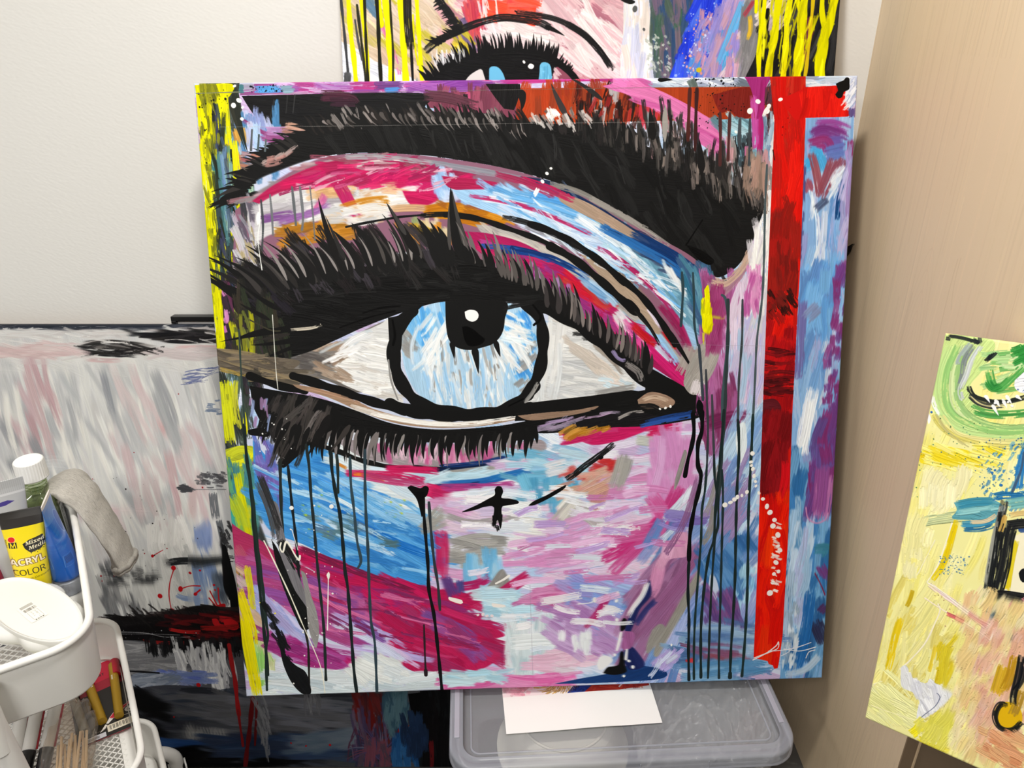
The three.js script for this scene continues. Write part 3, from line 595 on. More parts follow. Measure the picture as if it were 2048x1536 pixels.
  // whites of the eye
  m('#6f6a66', 11.1, 10, [95,424,122,415,163,403,203,388,243,369,275,358,284,374,271,454,222,473,167,451,120,444]);
  m('#d9d9d8', 11.2, 6, [161,422,194,399,227,379,259,364,275,358,270,405,271,437,280,470,290,491,253,483,206,464,176,445]);
  s('#e8e8e6,#d2d2d2,#cfcac4,#f0efec', 60, 6.4, 48, 10, .35, [178,416,267,365,271,454,277,486,207,460]);
  s('#9a8470,#8a7462,#b09a86', 26, 5.6, 31.7, -25, .5, [163,395,211,388,201,420,161,425]);
  s('#6a6663,#565250,#7c7874', 40, 6.4, 47.7, 12, .5, [95,419,163,401,168,435,128,444]);
  s('#8f7a68,#a89482', 14, 4.8, 32, 28, .5, [161,427,200,437,207,455,168,445]);
  s('#c4ccd2,#efeff0', 12, 4, 47.5, -28, .4, [187,395,235,373,226,396,193,420]);
  m('#d2d3d3', 9.7, 20, [525,355,552,363,579,381,611,408,640,437,663,462,665,477,632,486,583,493,527,499,482,501,503,467,519,427,526,391]);
  s('#e2e2e0,#cbcccc,#d8d8d6,#c0c2c4', 50, 7.3, 56.7, 8, .35, [536,371,591,404,648,469,592,490,527,484]);
  s('#e4e4e2,#d4d8da', 14, 7.3, 96.8, 100, .4, [528,371,547,379,535,484,502,492]);
  s('#c4bab0,#d0c4b8', 16, 7.3, 48.6, 42, .4, [567,403,624,445,632,462,591,436]);
  b('#c6c2be', 7.2, .3, [531,360,560,371,591,393]);
  s('#c8dce6,#e0d4cc', 8, 7.3, 21.2, 20, .4, [616,453,656,464,648,478,616,474]);
  b('#8f8e8c', 9.8, .4, [600,484,640,477,664,474]);
  s('#968d84,#7d746c', 8, 4, 32.3, 46, .5, [583,389,640,434,648,450,591,404]);
  // iris
  m('#a9cde8', 9.6, 80, [295,374,311,354,331,338,355,331,402,329,457,333,488,348,504,370,508,410,501,447,482,479,454,497,405,503,357,498,321,483,301,454,292,414]);
  s('#6fb6ec,#4fa2e6,#8cc6ee', 34, 8.7, 31.5, 80, .4, [300,358,339,337,362,336,362,359,313,398]);
  s('#4f9fe2,#6ab2ea,#3f8fdc', 30, 8, 28.8, 60, .4, [453,339,488,350,504,394,495,459,462,482,471,410]);
  s('#8f8f8e,#9b9a98', 14, 7.9, 23.8, 50, .4, [293,374,313,390,309,422,293,406]);
  s('#909090,#a09e9c', 14, 7.3, 21, 140, .4, [487,402,505,402,495,467,470,491]);
  s('#e6eaec,#d6e2ea,#f0f0ee,#bcd6ea', 60, 4.8, 56.6, 80, .4, [328,406,447,417,462,491,405,499,341,493]);
  s('#eef0f0,#dfe7ec', 16, 4.8, 55.8, 128, .4, [322,359,361,367,351,431,311,455]);
  s('#eef0f0,#dfe7ec', 20, 4.8, 48.1, 56, .4, [440,409,488,370,495,426,455,458]);
  s('#f2f2f0,#dce8f0', 16, 4, 31.8, 20, .3, [457,345,496,362,495,402,456,401]);
  s('#a8a4a0,#8f8a86', 16, 3.2, 40.3, 84, .5, [336,399,447,409,446,490,341,488]);
  s('#cfdfec,#9cc8ec', 26, 4.1, 48.6, 84, .4, [319,447,463,450,438,498,341,493]);
  b('#c8d6e2', 4.8, .3, [320,366,308,398,308,430]);
  w(86, 1.3, 2, .3, [295,358,370,331,488,346,507,410,454,495,333,494,291,422]);
  w(10, 1.4, 2, .3, [130,421,203,380,272,361,271,437,207,460,144,444]);
  w(12, 1.3, 2, .3, [526,363,591,396,656,466,575,492,510,492]);
  // ring
  l('#171717', 22.4, [311.7,344.2,290.4,365.9,279.5,397.4,279.7,429.6,289.5,460.5,309.2,487.1,337.5,504.3], {up: 120});
  l('#171717', 21.2, [329.6,499.1,364.7,508.2,405,512.5,445.5,508.4,478.1,492.7,501,468.6], {up: 120});
  l('#171717', 20, [490.4,483.1,509.3,446.7,516.1,410.5,514.9,374.4,505.6,350.4,488.4,336.6], {up: 120});
  f('#171717', [272,354,291,350,315,336,331,332,308,354,295,375,290,406,280,422,273,397]);
  l('#8f8d8b', 3.2, [269.8,421.3,272.3,453.7,282,486.5]);
  b('#8d8b88', 4.9, .3, [485,496,498,480,508,462]);
  // pupil
  f('#191919', [363,328,454,330,456,361,451,383,438,398,421,404,400,408,380,404,367,391,363,367]);
  h('#191919', 11.2, [371.5,393,372.7,407.4,374.6,421.9]);
  h('#191919', 14.4, [406.2,401.7,410.4,424.3,412.3,447]);
  h('#191919', 11.2, [439.8,392.8,444.3,408.9,448,420.3]);
  f('#060606', [388,371,396,370,407,376,418,386,424,392,416,400,400,402,392,393]);
  f('#f4f4f2', [393,347,401,344,411,346,415,353,412,360,404,363,395,358]);
  // blue field, lower left
  m('#3f8fd4', 15.1, 22, [46,547,87,590,138,549,185,567,247,611,311,642,343,665,349,708,338,761,330,801,296,813,239,793,182,765,118,728,62,700,45,648,44,597]);
  s('#3a86cc,#4f9cdc,#2f78c0,#5aa6e0,#7ab6e4', 110, 11.8, 92.7, 24, .4, [53,606,152,583,325,708,333,787,191,756,64,683]);
  s('#e2e8ea,#c9dbe8,#d4e0e4,#b4d0e4', 70, 11.7, 75, 22, .4, [152,570,233,568,312,621,343,665,326,690,230,627]);
  s('#8ac0e8,#a4ccea,#6ab0e4', 40, 8.4, 67, 26, .45, [151,591,247,619,326,690,276,706,165,634]);
  s('#e2e8ea,#d4e2ea,#c9dcea', 50, 11.7, 75, 18, .4, [193,571,329,613,343,665,294,655,199,609]);
  b('#1f70c8', 15.3, .35, [163,660,210,696,275,732,324,752]);
  b('#dfeaf0', 5.9, .5, [172,647,196,662,219,679]);
  b('#c8def0', 8.5, .45, [153,685,209,722,266,750]);
  s('#5a7f8c,#4a6a72,#54789a', 14, 10.1, 33.8, 18, .6, [115,650,211,678,275,732,144,711]);
  s('#5a6ab8,#6a5aa4,#7a6ab4', 24, 8.2, 49.4, 80, .45, [49,539,80,564,83,640,52,614]);
  z('#a8c83a', 30, 1.7, [109,616,149,617,176,721,110,719]);
  z('#b4c840', 20, 1.7, [253,654,286,655,277,689,252,688]);
  // bands under the lashes
  m('#9a8f94', 8.3, 8, [170,543,250,559,363,570,444,570,510,558,514,580,444,595,362,601,281,595,216,578]);
  s('#c05a8c,#d48ab0,#e0b8cc,#a84a7c', 50, 7.4, 33.1, 88, .55, [233,562,363,571,493,566,485,585,362,593,249,579]);
  l('#181818', 9.1, [149.8,557.8,184.5,570.4,216.1,584.6,256.1,595.8,296.5,601.9,345.4,603.2,394.6,599.3], {up: 120});
  l('#16161a', 6.7, [304.8,598.7,361.8,603.6,410.9,599.8]);
  b('#14326c', 10, .3, [345,601,411,596,469,584,493,578]);
  b('#0f1c38', 6.7, .3, [329,604,386,604,444,596]);
  s('#cfd6e0,#c4a8cc,#d8dce4', 24, 7.5, 58.4, -10, .45, [427,598,510,579,518,592,443,616]);
  m('#9a9996', 6.7, -10, [353,607,427,600,430,609,386,620,361,619]);
  s('#a8ccdc,#c4dce8,#b4d4e4', 26, 8.4, 50.1, -4, .4, [264,607,345,613,443,612,435,624,345,629]);
  b('#c21a54', 11.6, .35, [191,606,231,609,280,613,320,623]);
  b('#c81c58', 11.6, .3, [256,601,297,602,345,607]);
  b('#d47a1e', 4.1, .3, [180,590,194,598]);
  b('#d8782a', 5, .35, [204,608,231,612,255,621]);
  b('#b4386c', 13.3, .35, [215,610,271,622,320,630]);
  b('#1a5aa4', 11.7, .3, [345,630,410,627,460,616,501,607]);
  b('#2470b8', 8.4, .3, [427,622,476,613,509,602]);
  b('#0f2a5c', 6.7, .3, [336,632,377,633,410,630]);
  m('#9c9894', 7.5, -18, [473,625,509,611,534,596,557,585,542,605,509,619,484,627]);
  b('#cc205c', 21.8, .25, [312,636,360,645,393,652]);
  b('#a83a80', 13.4, .35, [344,636,410,636,468,634]);
  b('#b8245c', 25.2, .3, [329,647,360,657]);
  // cheek
  s('#d5dcee,#c9b4d8,#dfe2ee,#b9c0e4,#e2c4dc,#d49ac4', 160, 17.4, 78.3, 4, .4, [344,656,756,564,769,756,696,974,350,980,339,788]);
  s('#cf86b8,#d49cc8,#c99acc,#dcb4d8,#d8c4e0,#dfd8ea', 110, 13.7, 68.4, -8, .4, [526,559,755,531,761,756,677,825,507,775]);
  s('#8fbcdc,#a4d0e4,#6aaccc,#b9d4e2', 40, 13.4, 50.3, 6, .45, [444,574,592,560,592,672,459,659]);
  s('#4f9cc4,#6ab0d0', 14, 15.2, 42.2, 80, .4, [476,625,575,619,575,662,484,660]);
  m('#c01c5c', 11.6, -8, [567,545,608,541,665,535,690,534,682,547,641,562,600,569,575,560], {a: .85});
  b('#c41a54', 24.9, .4, [682,547,715,542,744,536]);
  b('#b81c58', 21.6, .4, [542,559,575,553,608,542]);
  s('#c43030,#c83a3a,#b83034', 14, 10.1, 28.5, 6, .4, [596,596,641,594,633,617,592,615]);
  s('#b8443c,#c05a5a', 8, 7.6, 28.6, -20, .4, [550,606,608,620,600,629,550,614]);
  s('#c98a7c,#d4a090,#c4a490', 22, 8.4, 33.8, -20, .4, [534,623,625,612,617,646,542,662]);
  b('#e2e4ea', 25.1, .35, [517,611,555,602]);
  b('#dcdce4', 13.4, .4, [608,586,641,585]);
  b('#9a9a97', 25.3, .6, [654,586,646,613,633,640]);
  b('#a3a19c', 25.3, .55, [649,587,641,621,633,647]);
  b('#b9bcb4', 16.7, .55, [666,562,698,566]);
  b('#b4b2ac', 30.7, .3, [572,659,555,681,538,705]);
  b('#a9a8a4', 25.6, .4, [573,675,595,693,619,714]);
  b('#e8e4dc', 5.9, .3, [535,679,555,657,567,645]);
  b('#cfccc4', 11.9, .35, [542,696,563,671,575,659]);
  m('#c08a88', 6.8, 110, [592,663,608,646,622,643,618,664,605,682,592,684]);
  b('#c79a84', 16.9, .4, [583,654,608,643,622,638]);
  s('#d090c4,#cfa0cc,#c986bc', 50, 15.2, 76.1, 88, .4, [690,580,756,556,759,667,700,675]);
  b('#c43a80', 22.4, .35, [741,641,717,692,684,736,642,761]);
  b('#cc2f7c', 22.5, .35, [726,684,684,727,642,752,609,769]);
  b('#c94c8e', 20.8, .4, [709,719,668,753,626,796]);
  b('#cf5a9a', 25.8, .4, [692,657,717,701,701,745]);
  b('#d0609e', 29.3, .35, [592,733,651,726,701,718]);
  s('#d49ac8,#c8b0dc,#d08abc,#e0c8e4', 50, 13.8, 77.7, -4, .45, [475,712,609,725,592,777,482,792]);
  b('#ecece8', 30.7, .3, [458,698,492,705,522,708]);
  b('#e4e6e8', 25.8, .35, [449,729,491,739]);
  s('#eceff0,#dfe6f0', 26, 11.9, 50.9, 4, .4, [377,640,484,647,517,704,441,711]);
  s('#c9b9d8,#d4a4cc,#e0c8dc', 30, 11.9, 50.9, 8, .45, [360,665,434,667,450,694,358,709]);
  // grey patches
  b('#97958f', 22, .5, [314,711,331,690,350,670]);
  b('#9c9a95', 18.7, .55, [307,707,334,699,356,691]);
  b('#9a9894', 22.3, .4, [358,737,399,727,456,729]);
  b('#96948f', 22.4, .5, [357,754,390,759,427,753]);
  b('#a09e99', 12.1, .5, [373,769,398,773,424,763]);
  b('#8c8b88', 17.1, .4, [424,730,456,731]);
  s('#8f8e8b,#a5a39f', 14, 8.6, 60.1, 8, .5, [358,730,441,724,424,763,373,767]);
  b('#a09b9c', 10.2, .5, [351,682,392,696,442,693,475,689]);
  s('#6ab0dc,#8cc4e6,#a4d0ea', 26, 12.1, 43.3, 84, .4, [390,762,440,764,448,809,381,807]);
  m('#8d8a87', 8.7, 120, [427,799,444,780,455,800,456,814,431,828,414,820]);
  // magenta fan, lower middle
  m('#a8184e', 13.9, 20, [77,728,125,744,190,774,255,803,305,813,355,815,397,831,371,861,320,861,261,843,204,819,139,781]);
  s('#b81a50,#c21c58,#a0184c,#8f2a6c', 90, 13.9, 78.1, 20, .35, [109,736,206,783,322,814,389,825,353,878,236,838]);
  s('#a8427c,#b45a94,#9a3f80,#8a4a94', 90, 12.2, 104.3, 24, .45, [42,752,139,790,236,847,267,922,133,880,53,823]);
  b('#6f1c40', 12, .5, [109,733,174,765,239,793,296,817]);
  m('#b81e54', 17.7, 60, [235,875,270,848,321,841,379,861,421,881,446,900,429,909,437,937,402,963,333,970,282,959,250,921]);
  s('#b41c50,#c22660,#a8184c,#9a2a5c', 90, 16, 71, 30, .35, [244,866,404,862,437,937,316,965]);
  b('#b81c54', 22.3, .3, [342,708,345,752,339,796]);
  b('#b01a50', 21, .3, [380,834,422,826,447,854]);
  b('#b81e58', 20.9, .3, [490,792,465,809,439,827]);
  b('#b21c54', 19.5, .35, [396,871,430,877,463,891]);
  b('#c02860', 23.2, .35, [386,926,420,936,438,946]);
  b('#a81c5a', 15.7, .35, [355,811,397,807,423,795]);
  b('#5a3a7c', 17.4, .45, [348,788,355,811,363,830]);
  b('#4a4a8c', 12.2, .5, [372,797,373,824]);
  s('#8f3a80,#7a4a94,#a04a8c', 40, 10.6, 79.7, 42, .45, [320,868,353,878,395,917,369,925]);
  b('#94346c', 19.5, .4, [345,869,370,897,386,916]);
  s('#d0b8dc,#c9cfe6,#b4a4d8', 30, 8.8, 79.6, 24, .45, [177,854,267,903,308,942,232,930]);
  m('#9a2e78', 10.6, 20, [49,878,91,884,132,904,181,937,190,952,171,963,112,944,64,915]);
  s('#9c2a74,#a8408c,#8a2a70,#b060a4', 44, 7.1, 97.3, 22, .4, [49,879,132,908,197,956,129,954,63,924]);
  b('#7f52a0', 12.3, .35, [185,855,217,885,243,906]);
  b('#b8206c', 10.7, .3, [172,933,184,947,186,960]);
  s('#a49ccc,#b8b4e0,#c4c0e4,#9aa4d8', 40, 10.4, 69.6, 50, .45, [37,814,76,851,99,888,50,869]);
  s('#d0dce0,#c4d4dc,#dce4e8', 70, 12.5, 80.6, 4, .4, [27,950,129,954,350,971,349,996,126,999,7,996]);
  s('#e4e8e6,#d4dce0', 26, 17.8, 44.6, 30, .4, [181,937,258,931,282,969,196,975]);
  s('#b9dcec,#a4d0e4,#c9e2ec', 40, 14.1, 52.7, 10, .4, [414,817,482,819,489,874,421,881]);
  s('#dce4e8,#c9d8dc,#b4ccd4', 50, 16.1, 53.7, 86, .4, [447,881,549,876,549,969,453,975]);
  b('#e6ecee', 30.3, .3, [455,915,497,913,539,912]);
  s('#e4c8d8,#dcd0dc,#e0b4cc', 30, 12.6, 54, 4, .5, [497,929,592,942,583,970,497,967]);
  m('#c4709c', 14, -4, [492,825,524,811,575,805,609,810,600,832,592,846,541,839,498,847]);
  s('#c9659c,#b85a94,#d08ab8', 26, 10.5, 70.2, -6, .35, [495,819,600,810,592,844,498,845]);
  s('#8f8fd0,#7f9ad8,#a49cd4,#9ab4e0', 60, 14.2, 70.9, 20, .4, [558,794,660,806,678,917,592,923]);
  s('#a878b4,#b48cc0,#c4a4d0', 44, 12.5, 62.4, 30, .45, [524,856,626,860,644,944,540,931]);
  b('#a8205c', 12.4, .3, [624,832,609,859,590,884]);
  b('#b0406c', 7.1, .4, [600,877,583,891]);
  s('#e8ecee,#dfe4ec', 12, 10.7, 30.4, 88, .4, [540,903,592,905,592,933,540,931]);
  s('#cf5f9e,#c94c8c,#d88ab8', 60, 9, 81.4, 0, .4, [350,982,540,978,540,993,358,1003]);
  b('#c22858', 12.6, .3, [385,972,410,979,407,984]);
  s('#a8d0e0,#c4dce4', 30, 9, 54.1, 4, .45, [354,971,436,965,436,983,358,990]);
  // lower right: plum diagonals over blue
  s('#6f8cc4,#5a86c4,#4a78b4,#8a9ad0,#a4b4e0', 120, 15.8, 96.5, -58, .4, [659,753,775,668,865,584,880,980,662,982]);
  s('#9a6a94,#8f5a84,#a87aa4,#84527c', 44, 15.9, 106.2, -56, .35, [660,843,727,755,779,783,729,881,679,954]);
  b('#96608e', 23.1, .35, [762,800,720,854,678,908]);
  b('#8a5480', 19.4, .35, [778,756,737,818,695,871]);
  m('#d49abc', 10.5, 70, [735,728,755,722,758,764,727,772,712,799,702,781]);
  b('#cf8ab4', 22.9, .4, [710,781,703,817,694,835]);
  b('#d8a4c4', 20.9, .4, [727,737,720,772]);
  m('#939088', 8.9, -62, [780,783,795,765,779,810,755,864,730,909,710,948,703,936,729,881]);
  m('#918e88', 8.1, -60, [699,899,712,888,721,896,709,922,692,943,690,927]);
  s('#3f74ae,#2f629c,#5a8cc0', 50, 14.1, 52.7, 60, .45, [777,738,861,714,871,831,798,865]);
  s('#a8d4ec,#8fc4e6', 12, 10.7, 26.7, 100, .4, [839,803,869,786,867,877,838,885]);
  f('#c0cde4', [796,801,805,805,812,829,806,851,797,847,794,825]);
  s('#6a4f8c,#5a3f7a,#7a4a84', 26, 10.7, 53.6, 60, .5, [780,828,841,848,860,904,799,893]);
  s('#7fa4c8,#9ab8d4,#5f84b4,#4a6a9c', 70, 9.1, 99.8, 6, .45, [773,892,877,896,882,990,767,995]);
  s('#7a4a6c,#8a4a5c', 10, 5.4, 63.5, 12, .5, [782,930,852,932,844,960,783,958]);
  b('#b8343c', 7.3, .3, [757,961,771,959]);
  f('#c83a40', [760,957,771,954,773,967,763,968]);
  s('#7aa8cc,#4f84b0', 30, 9.1, 73.1, 0, .4, [783,967,876,966,877,991,784,996]);
  m('#16366c', 10.9, -20, [531,994,575,986,627,977,661,963,688,966,722,975,714,991,609,995]);
  m('#1b2458', 8.9, -60, [694,807,696,835,677,861,662,900,652,907,657,879,677,839]);
  m('#1a2356', 7.2, 60, [658,925,671,935,687,964,661,972,649,944]);
  b('#2a2f6a', 8.9, .3, [705,844,686,865,671,889]);
  m('#9c5a90', 7.2, 80, [652,899,669,905,663,931,647,931]);
  f('#0f0f10', [615,977,623,966,641,962,644,940,649,938,653,963,655,976,635,981]);
  f('#0f0f10', [650,875,655,879,652,896,645,899,645,884]);
  f('#e6e6e8', [604,961,609,946,623,945,632,953,621,965,609,971]);
  b('#ececea', 8, .2, [690,811,682,834,667,856,657,874]);
  l('#eeeeec', 5.4, [645.3,902.7,641.9,921.2,638.6,934.1]);
  l('#eeeeec', 5.4, [655.9,934.7,654.3,951.5]);
  d('#f2f2ee', 3.2, [638.7,829.2,637.1,843.7,638.2,878.5,637.4,884,659.6,955.5,666.6,967,651.1,983.5,732.9,928,635.2,943.4]);
  l('#eeeeec', 2.1, [571.4,847.1,591.8,845.9,600.4,840.7]);
  d('#e4e4e0', 5.3, [600.4,840.7]);
  s('#d0d8f0,#b4a4dc', 16, 7.3, 36.3, -50, .5, [713,946,748,947,740,966,705,970]);
  w(22, 2.5, 2, .3, [55,580,169,558,361,622,355,815,437,927,230,967,62,942,9,751,35,631]);
  w(4, 2.5, 2, .3, [363,571,608,552,764,539,768,720,696,964,350,990,342,691]);
  w(92, 2.6, 2, .3, [760,720,868,670,880,980,775,986]);
  s('#e8eaf0,#e2dcec,#f0eef2,#d8e2ee', 34, 10.4, 60.7, 4, .5, [352,648,526,627,650,664,678,889,471,966,404,871]);
  s('#d49ac8,#c77ab0,#e0b4d8,#b89ad4', 30, 9.5, 60.3, -8, .5, [442,676,740,581,752,737,643,842,473,819]);
  s('#8fc4ec,#5aa4e0,#b4d8f0,#3f8cd8', 46, 4.2, 67.4, 24, .6, [53,606,168,575,333,717,322,787,143,729]);
  s('#c43a70,#9a2050,#d06a9c,#7a2a5c', 40, 4.4, 70, 22, .6, [76,744,321,823,404,889,351,952,134,871]);
  // lid line, upper lashes
  m('#171717', 15.8, 6, [45,308,76,301,108,289,155,281,209,278,264,269,311,256,350,250,388,254,419,265,458,287,497,304,544,335,591,367,640,405,688,443,729,466,767,491,778,510,768,523,730,502,689,474,658,448,632,419,591,386,552,363,524,352,488,337,449,331,402,329,355,331,315,340,275,353,231,369,187,388,143,406,99,414,69,393,56,361,34,337,33,318], {jit: .05});
  s('#1e1e1e,#141414', 60, 7.8, 70.5, 4, .4, [107,300,263,279,372,266,512,323,648,413,449,318,276,326,134,363], {jit: .05});
  l('#161616', 20.9, [512.1,340.2,567.5,368.3,615.5,406.1,657.7,444.3,688.8,471.2], {up: 120});
  f('#161616', [638,413,680,438,713,457,754,485,774,505,776,520,759,529,722,527,689,514,665,509,676,492,681,471,664,449]);
  // lash fans, left to right
  s('#2a2828,#1c1b1b,#38343a,#221f20', 70, 10.8, 61.6, 58, .6, [48,260,111,238,219,225,343,227,388,251,372,281,137,308,51,322]);
  s('#1c1b1b,#26232a', 26, 10.8, 54.2, 40, .4, [38,291,109,277,105,323,56,353]);
  r('#1a1a1a,#242323', 10.8, 26, 92.9, 73.5, 208, 236, [36,322,91,307,154,293,216,282]);
  r('#3a3736,#1f1e1e,#2a2827', 10.8, 22, 61.8, 69.5, 222, 246, [59,314,138,293,232,275,310,259]);
  r('#1c1c1c', 18.5, 14, 61.8, 61.8, 232, 250, [139,286,217,277,295,265,373,258]);
  r('#4a4644,#6a6462,#8a8482', 6.2, 14, 61.7, 46.3, 232, 250, [108,289,217,272,326,257]);
  h('#1c1b1b', 15.2, [198.9,262.9,184.2,224.5,173.9,167.3]);
  h('#2b2a2a', 9.2, [209.7,263.1,197.6,232.3,182.9,194.3]);
  h('#1c1b1b', 18.3, [324.4,259,300.6,218.9,277.1,176.3]);
  h('#3c3a39', 9.1, [305.6,226.6,292.7,203.6,280,179.4]);
  h('#1b1b1b', 32.1, [395.7,266.4,380.2,212.6,376.6,155.5]);
  h('#3f3d3c', 12.2, [406.6,266.6,384.9,212.7,378.8,158.5]);
  h('#474443', 7.6, [372.9,250.6,371,212.5,373.5,180.8]);
  r('#6a6563,#565150,#7d7876', 8.6, 14, 54.4, 46.7, 252, 262, [396,260,442,275,497,299]);
  r('#1a1a1a', 10.2, 22, 31.3, 39.2, 250, 264, [396,262,450,283,528,323,575,353]);
  r('#55504e,#6e6866', 7.9, 18, 47.1, 39.3, 254, 266, [450,287,512,311,568,348]);
  r('#1b1a1a,#3a3636', 10.4, 26, 40, 32, 258, 272, [520,331,575,364,640,407,688,443]);
  r('#5d5654,#7d7470', 7.2, 10, 36.9, 32.1, 262, 274, [560,355,615,392,664,426]);
  h('#191919', 12.9, [682,450.5,678.4,422,681.3,399.4]);
  b('#8c7fa8', 5.7, .4, [627,413,637,426,649,431]);
  b('#7f7a78', 9.8, .5, [648,434,669,449,676,466]);
  // glossy strokes
  l('#0a0a0a', 3.1, [233.3,345.8,260.2,338.5,291.7,335.9]);
  l('#0a0a0a', 2.4, [196,367.9,243.9,352.3,283.5,343.6]);
  l('#090909', 4, [278.9,357.7,281.8,381.6,278,397.4]);
  l('#0b0b0b', 4, [501,338.4,513.5,357.7,502.2,370.1]);
  l('#0a0a0a', 3.3, [460.2,500.5,483,489.5]);
  m('#0c0c0c', 3.9, 30, [742,249,765,257,787,273,781,281,765,274,752,261]);
  l('#0a0a0a', 2.3, [767.3,211.3,754.4,231,742.3,249.3]);
  // left outer lashes below the lid
  b('#26231f', 11, .3, [33,353,71,369,102,376]);
  s('#232220,#2c3226,#343028,#3c2c38', 60, 7.1, 70.8, 86, .5, [36,322,104,339,132,394,82,433,27,424]);
  s('#8a8c2a,#a8a81c,#6a7030', 16, 4.7, 47.2, 86, .5, [33,337,66,353,59,417,33,416]);
  h('#181818', 15.7, [165.1,360.2,102,369.9,5.4,386.9]);
  h('#181818', 12.6, [102,369.9,55,372.1,30.6,384.3]);
  h('#181818', 11, [140.2,383.4,88.6,393.4,53.4,392.7]);
  h('#181818', 12.6, [179.9,374.7,131.6,394.3,57.6,419.9]);
  h('#2d2a28', 7.9, [117.2,376.6,85.5,382.3,57.8,386.4]);
  h('#181818', 10.9, [104.2,338.5,74.3,322.4,38.2,290.7]);
  h('#1c1b1b', 9.4, [87.5,353.9,57.6,337.6,41.5,326.4]);
  b('#c9bfae', 3.9, .5, [118,370,149,368,168,363]);
  l('#3a382c', 2.4, [56.4,353.3,86.4,369.6,101.9,371.5]);
  // taupe band to the left edge
  m('#655c50', 9.5, 8, [1,398,29,402,68,411,99,414,130,421,113,436,97,443,128,457,96,459,50,442,2,425]);
  s('#574f45,#746858,#4a443c,#8a7a5e,#3c3832', 40, 5.6, 71.5, 12, .4, [3,400,68,412,122,426,112,455,50,442,4,425]);
  b('#a48c4a', 6.4, .6, [3,430,34,439,65,447]);
  // lower lid lines
  l('#161616', 13.6, [49.6,442.2,95.7,459.4,134.7,468.4], {up: 120});
  l('#161616', 16.1, [117.3,443.7,166.9,461,213.7,478.4,252.9,492.4,292.5,504.8], {up: 120});
  l('#161616', 21.2, [268.9,492.8,316.4,508.7,364.5,514.8,413,516,461.6,512.1,494.1,504.6], {up: 120});
  l('#161616', 11.5, [477.9,504.2,534.7,502.3,591.5,495.3,640.3,488.2,680.9,484.2], {up: 120});
  m('#9d8068', 6.5, 4, [116,457,159,466,205,485,252,504,300,518,348,526,397,527,445,523,486,518,535,511,592,504,624,503,592,510,526,517,470,524,413,533,348,534,284,526,228,507,174,481,127,465]);
  b('#d8d0c8', 8.2, .3, [205,495,252,510,300,522,348,528,396,529,437,525]);
  b('#f0ece6', 4.9, .3, [236,508,284,519,332,527,380,528,429,525,473,519]);
  b('#b08a70', 4, .4, [143,464,198,481,237,499]);
  b('#a07c62', 11.5, .35, [478,517,526,512,592,505]);
  m('#161616', 11.4, 8, [48,458,95,468,134,475,173,486,220,505,267,524,323,535,380,537,445,533,494,526,507,532,502,551,477,558,412,558,347,559,282,553,234,545,187,535,122,545,75,533,53,498], {jit: .05});
  // corner
  f('#161616', [475,498,535,492,592,487,658,479,689,484,689,501,608,512,526,524,469,526], {hard: 1});
  m('#161616', 6.6, -6, [470,512,543,511,608,504,681,492,722,497,775,518,755,531,690,533,608,542,510,547,494,533], {jit: .05});
  m('#8d7360', 5.8, -5, [474,517,518,513,567,510,605,504,588,513,535,522,494,525]);
  m('#9a7e6a', 6.6, 10, [669,495,689,483,714,488,730,499,722,508,689,511,673,506]);
  b('#bca48e', 6.6, .5, [677,496,697,491,719,498]);
  b('#161616', 8.3, .15, [592,515,649,510,689,506,714,516,763,523]);
  m('#1a191b', 6.6, -6, [502,543,551,531,608,521,657,513,714,525,764,528,714,537,657,540,600,540,543,547]);
  s('#b39ac4,#8a7f94,#c9a8cc', 14, 3.3, 49.5, -12, .5, [506,533,608,516,640,516,526,544]);
  b('#a8a29e', 4.1, .5, [637,526,657,517,681,514]);
  s('#a8701c,#c08a3a,#7a5a24', 10, 8.3, 33.1, -20, .45, [551,538,624,536,608,552,551,555]);
  b('#1f3f80', 8.3, .3, [682,534,722,525,760,519]);
  b('#2a52a0', 5.8, .35, [673,539,714,531,759,524]);
  d('#f4f2ee', 2.8, [705.8,511.3,714.8,509.8,722.9,507.5]);
  // lower lashes
  r('#1a1a1a', 10.7, 40, 42.7, 36.1, 100, 96, [122,534,186,537,250,545,331,554,412,553,502,546], {spread: 9});
  r('#5a5554,#787170,#8a8482', 8.2, 36, 49.2, 36.1, 106, 100, [91,533,186,539,282,551,396,556,494,550], {spread: 8});
  r('#171717', 12.3, 26, 44.3, 32.8, 102, 97, [138,536,250,547,363,555,500,548]);
  h('#161616', 16.5, [493.8,532.9,505.8,548.2,504.8,565]);
  h('#161616', 13.2, [477.4,537.5,487,549.4,483.6,562.7]);
  f('#171717', [48,461,95,470,158,484,196,517,162,540,137,557,123,570,111,580,91,595,87,577,80,552,67,523,55,494]);
  s('#3c3836,#2a2828,#4a4442,#1a1a1a', 40, 7.3, 56.9, 110, .45, [58,481,157,492,171,533,120,574,80,564]);
  b('#4a4644', 9.7, .4, [91,523,116,504,142,483]);
  b('#6a6462', 6.5, .5, [130,541,144,516,157,500]);
  f('#161616', [40,530,59,527,73,533,71,542,50,540,40,537]);
  r('#1a1a1a', 13, 10, 48.8, 32.5, 120, 100, [69,506,107,532,154,545]);
  h('#1b1a1a', 18, [172,508.6,154.1,541.2,130.9,577.4]);
  h('#3a3634', 11.5, [203.1,525.8,185.7,550.3,168.4,570.8]);
  z('#f2f0ec', 26, 1.3, [57,506,108,507,109,616,52,614]);
  s('#8a9ac4,#9a7aa4', 8, 4, 24.2, 100, .5, [47,481,70,482,75,523,51,522]);
  // right of the eye: plum verticals
  s('#9a4a80,#b46aa0,#86406c,#c48cc0,#a85a94', 110, 11.4, 81.3, 80, .45, [770,328,847,329,837,516,772,523]);
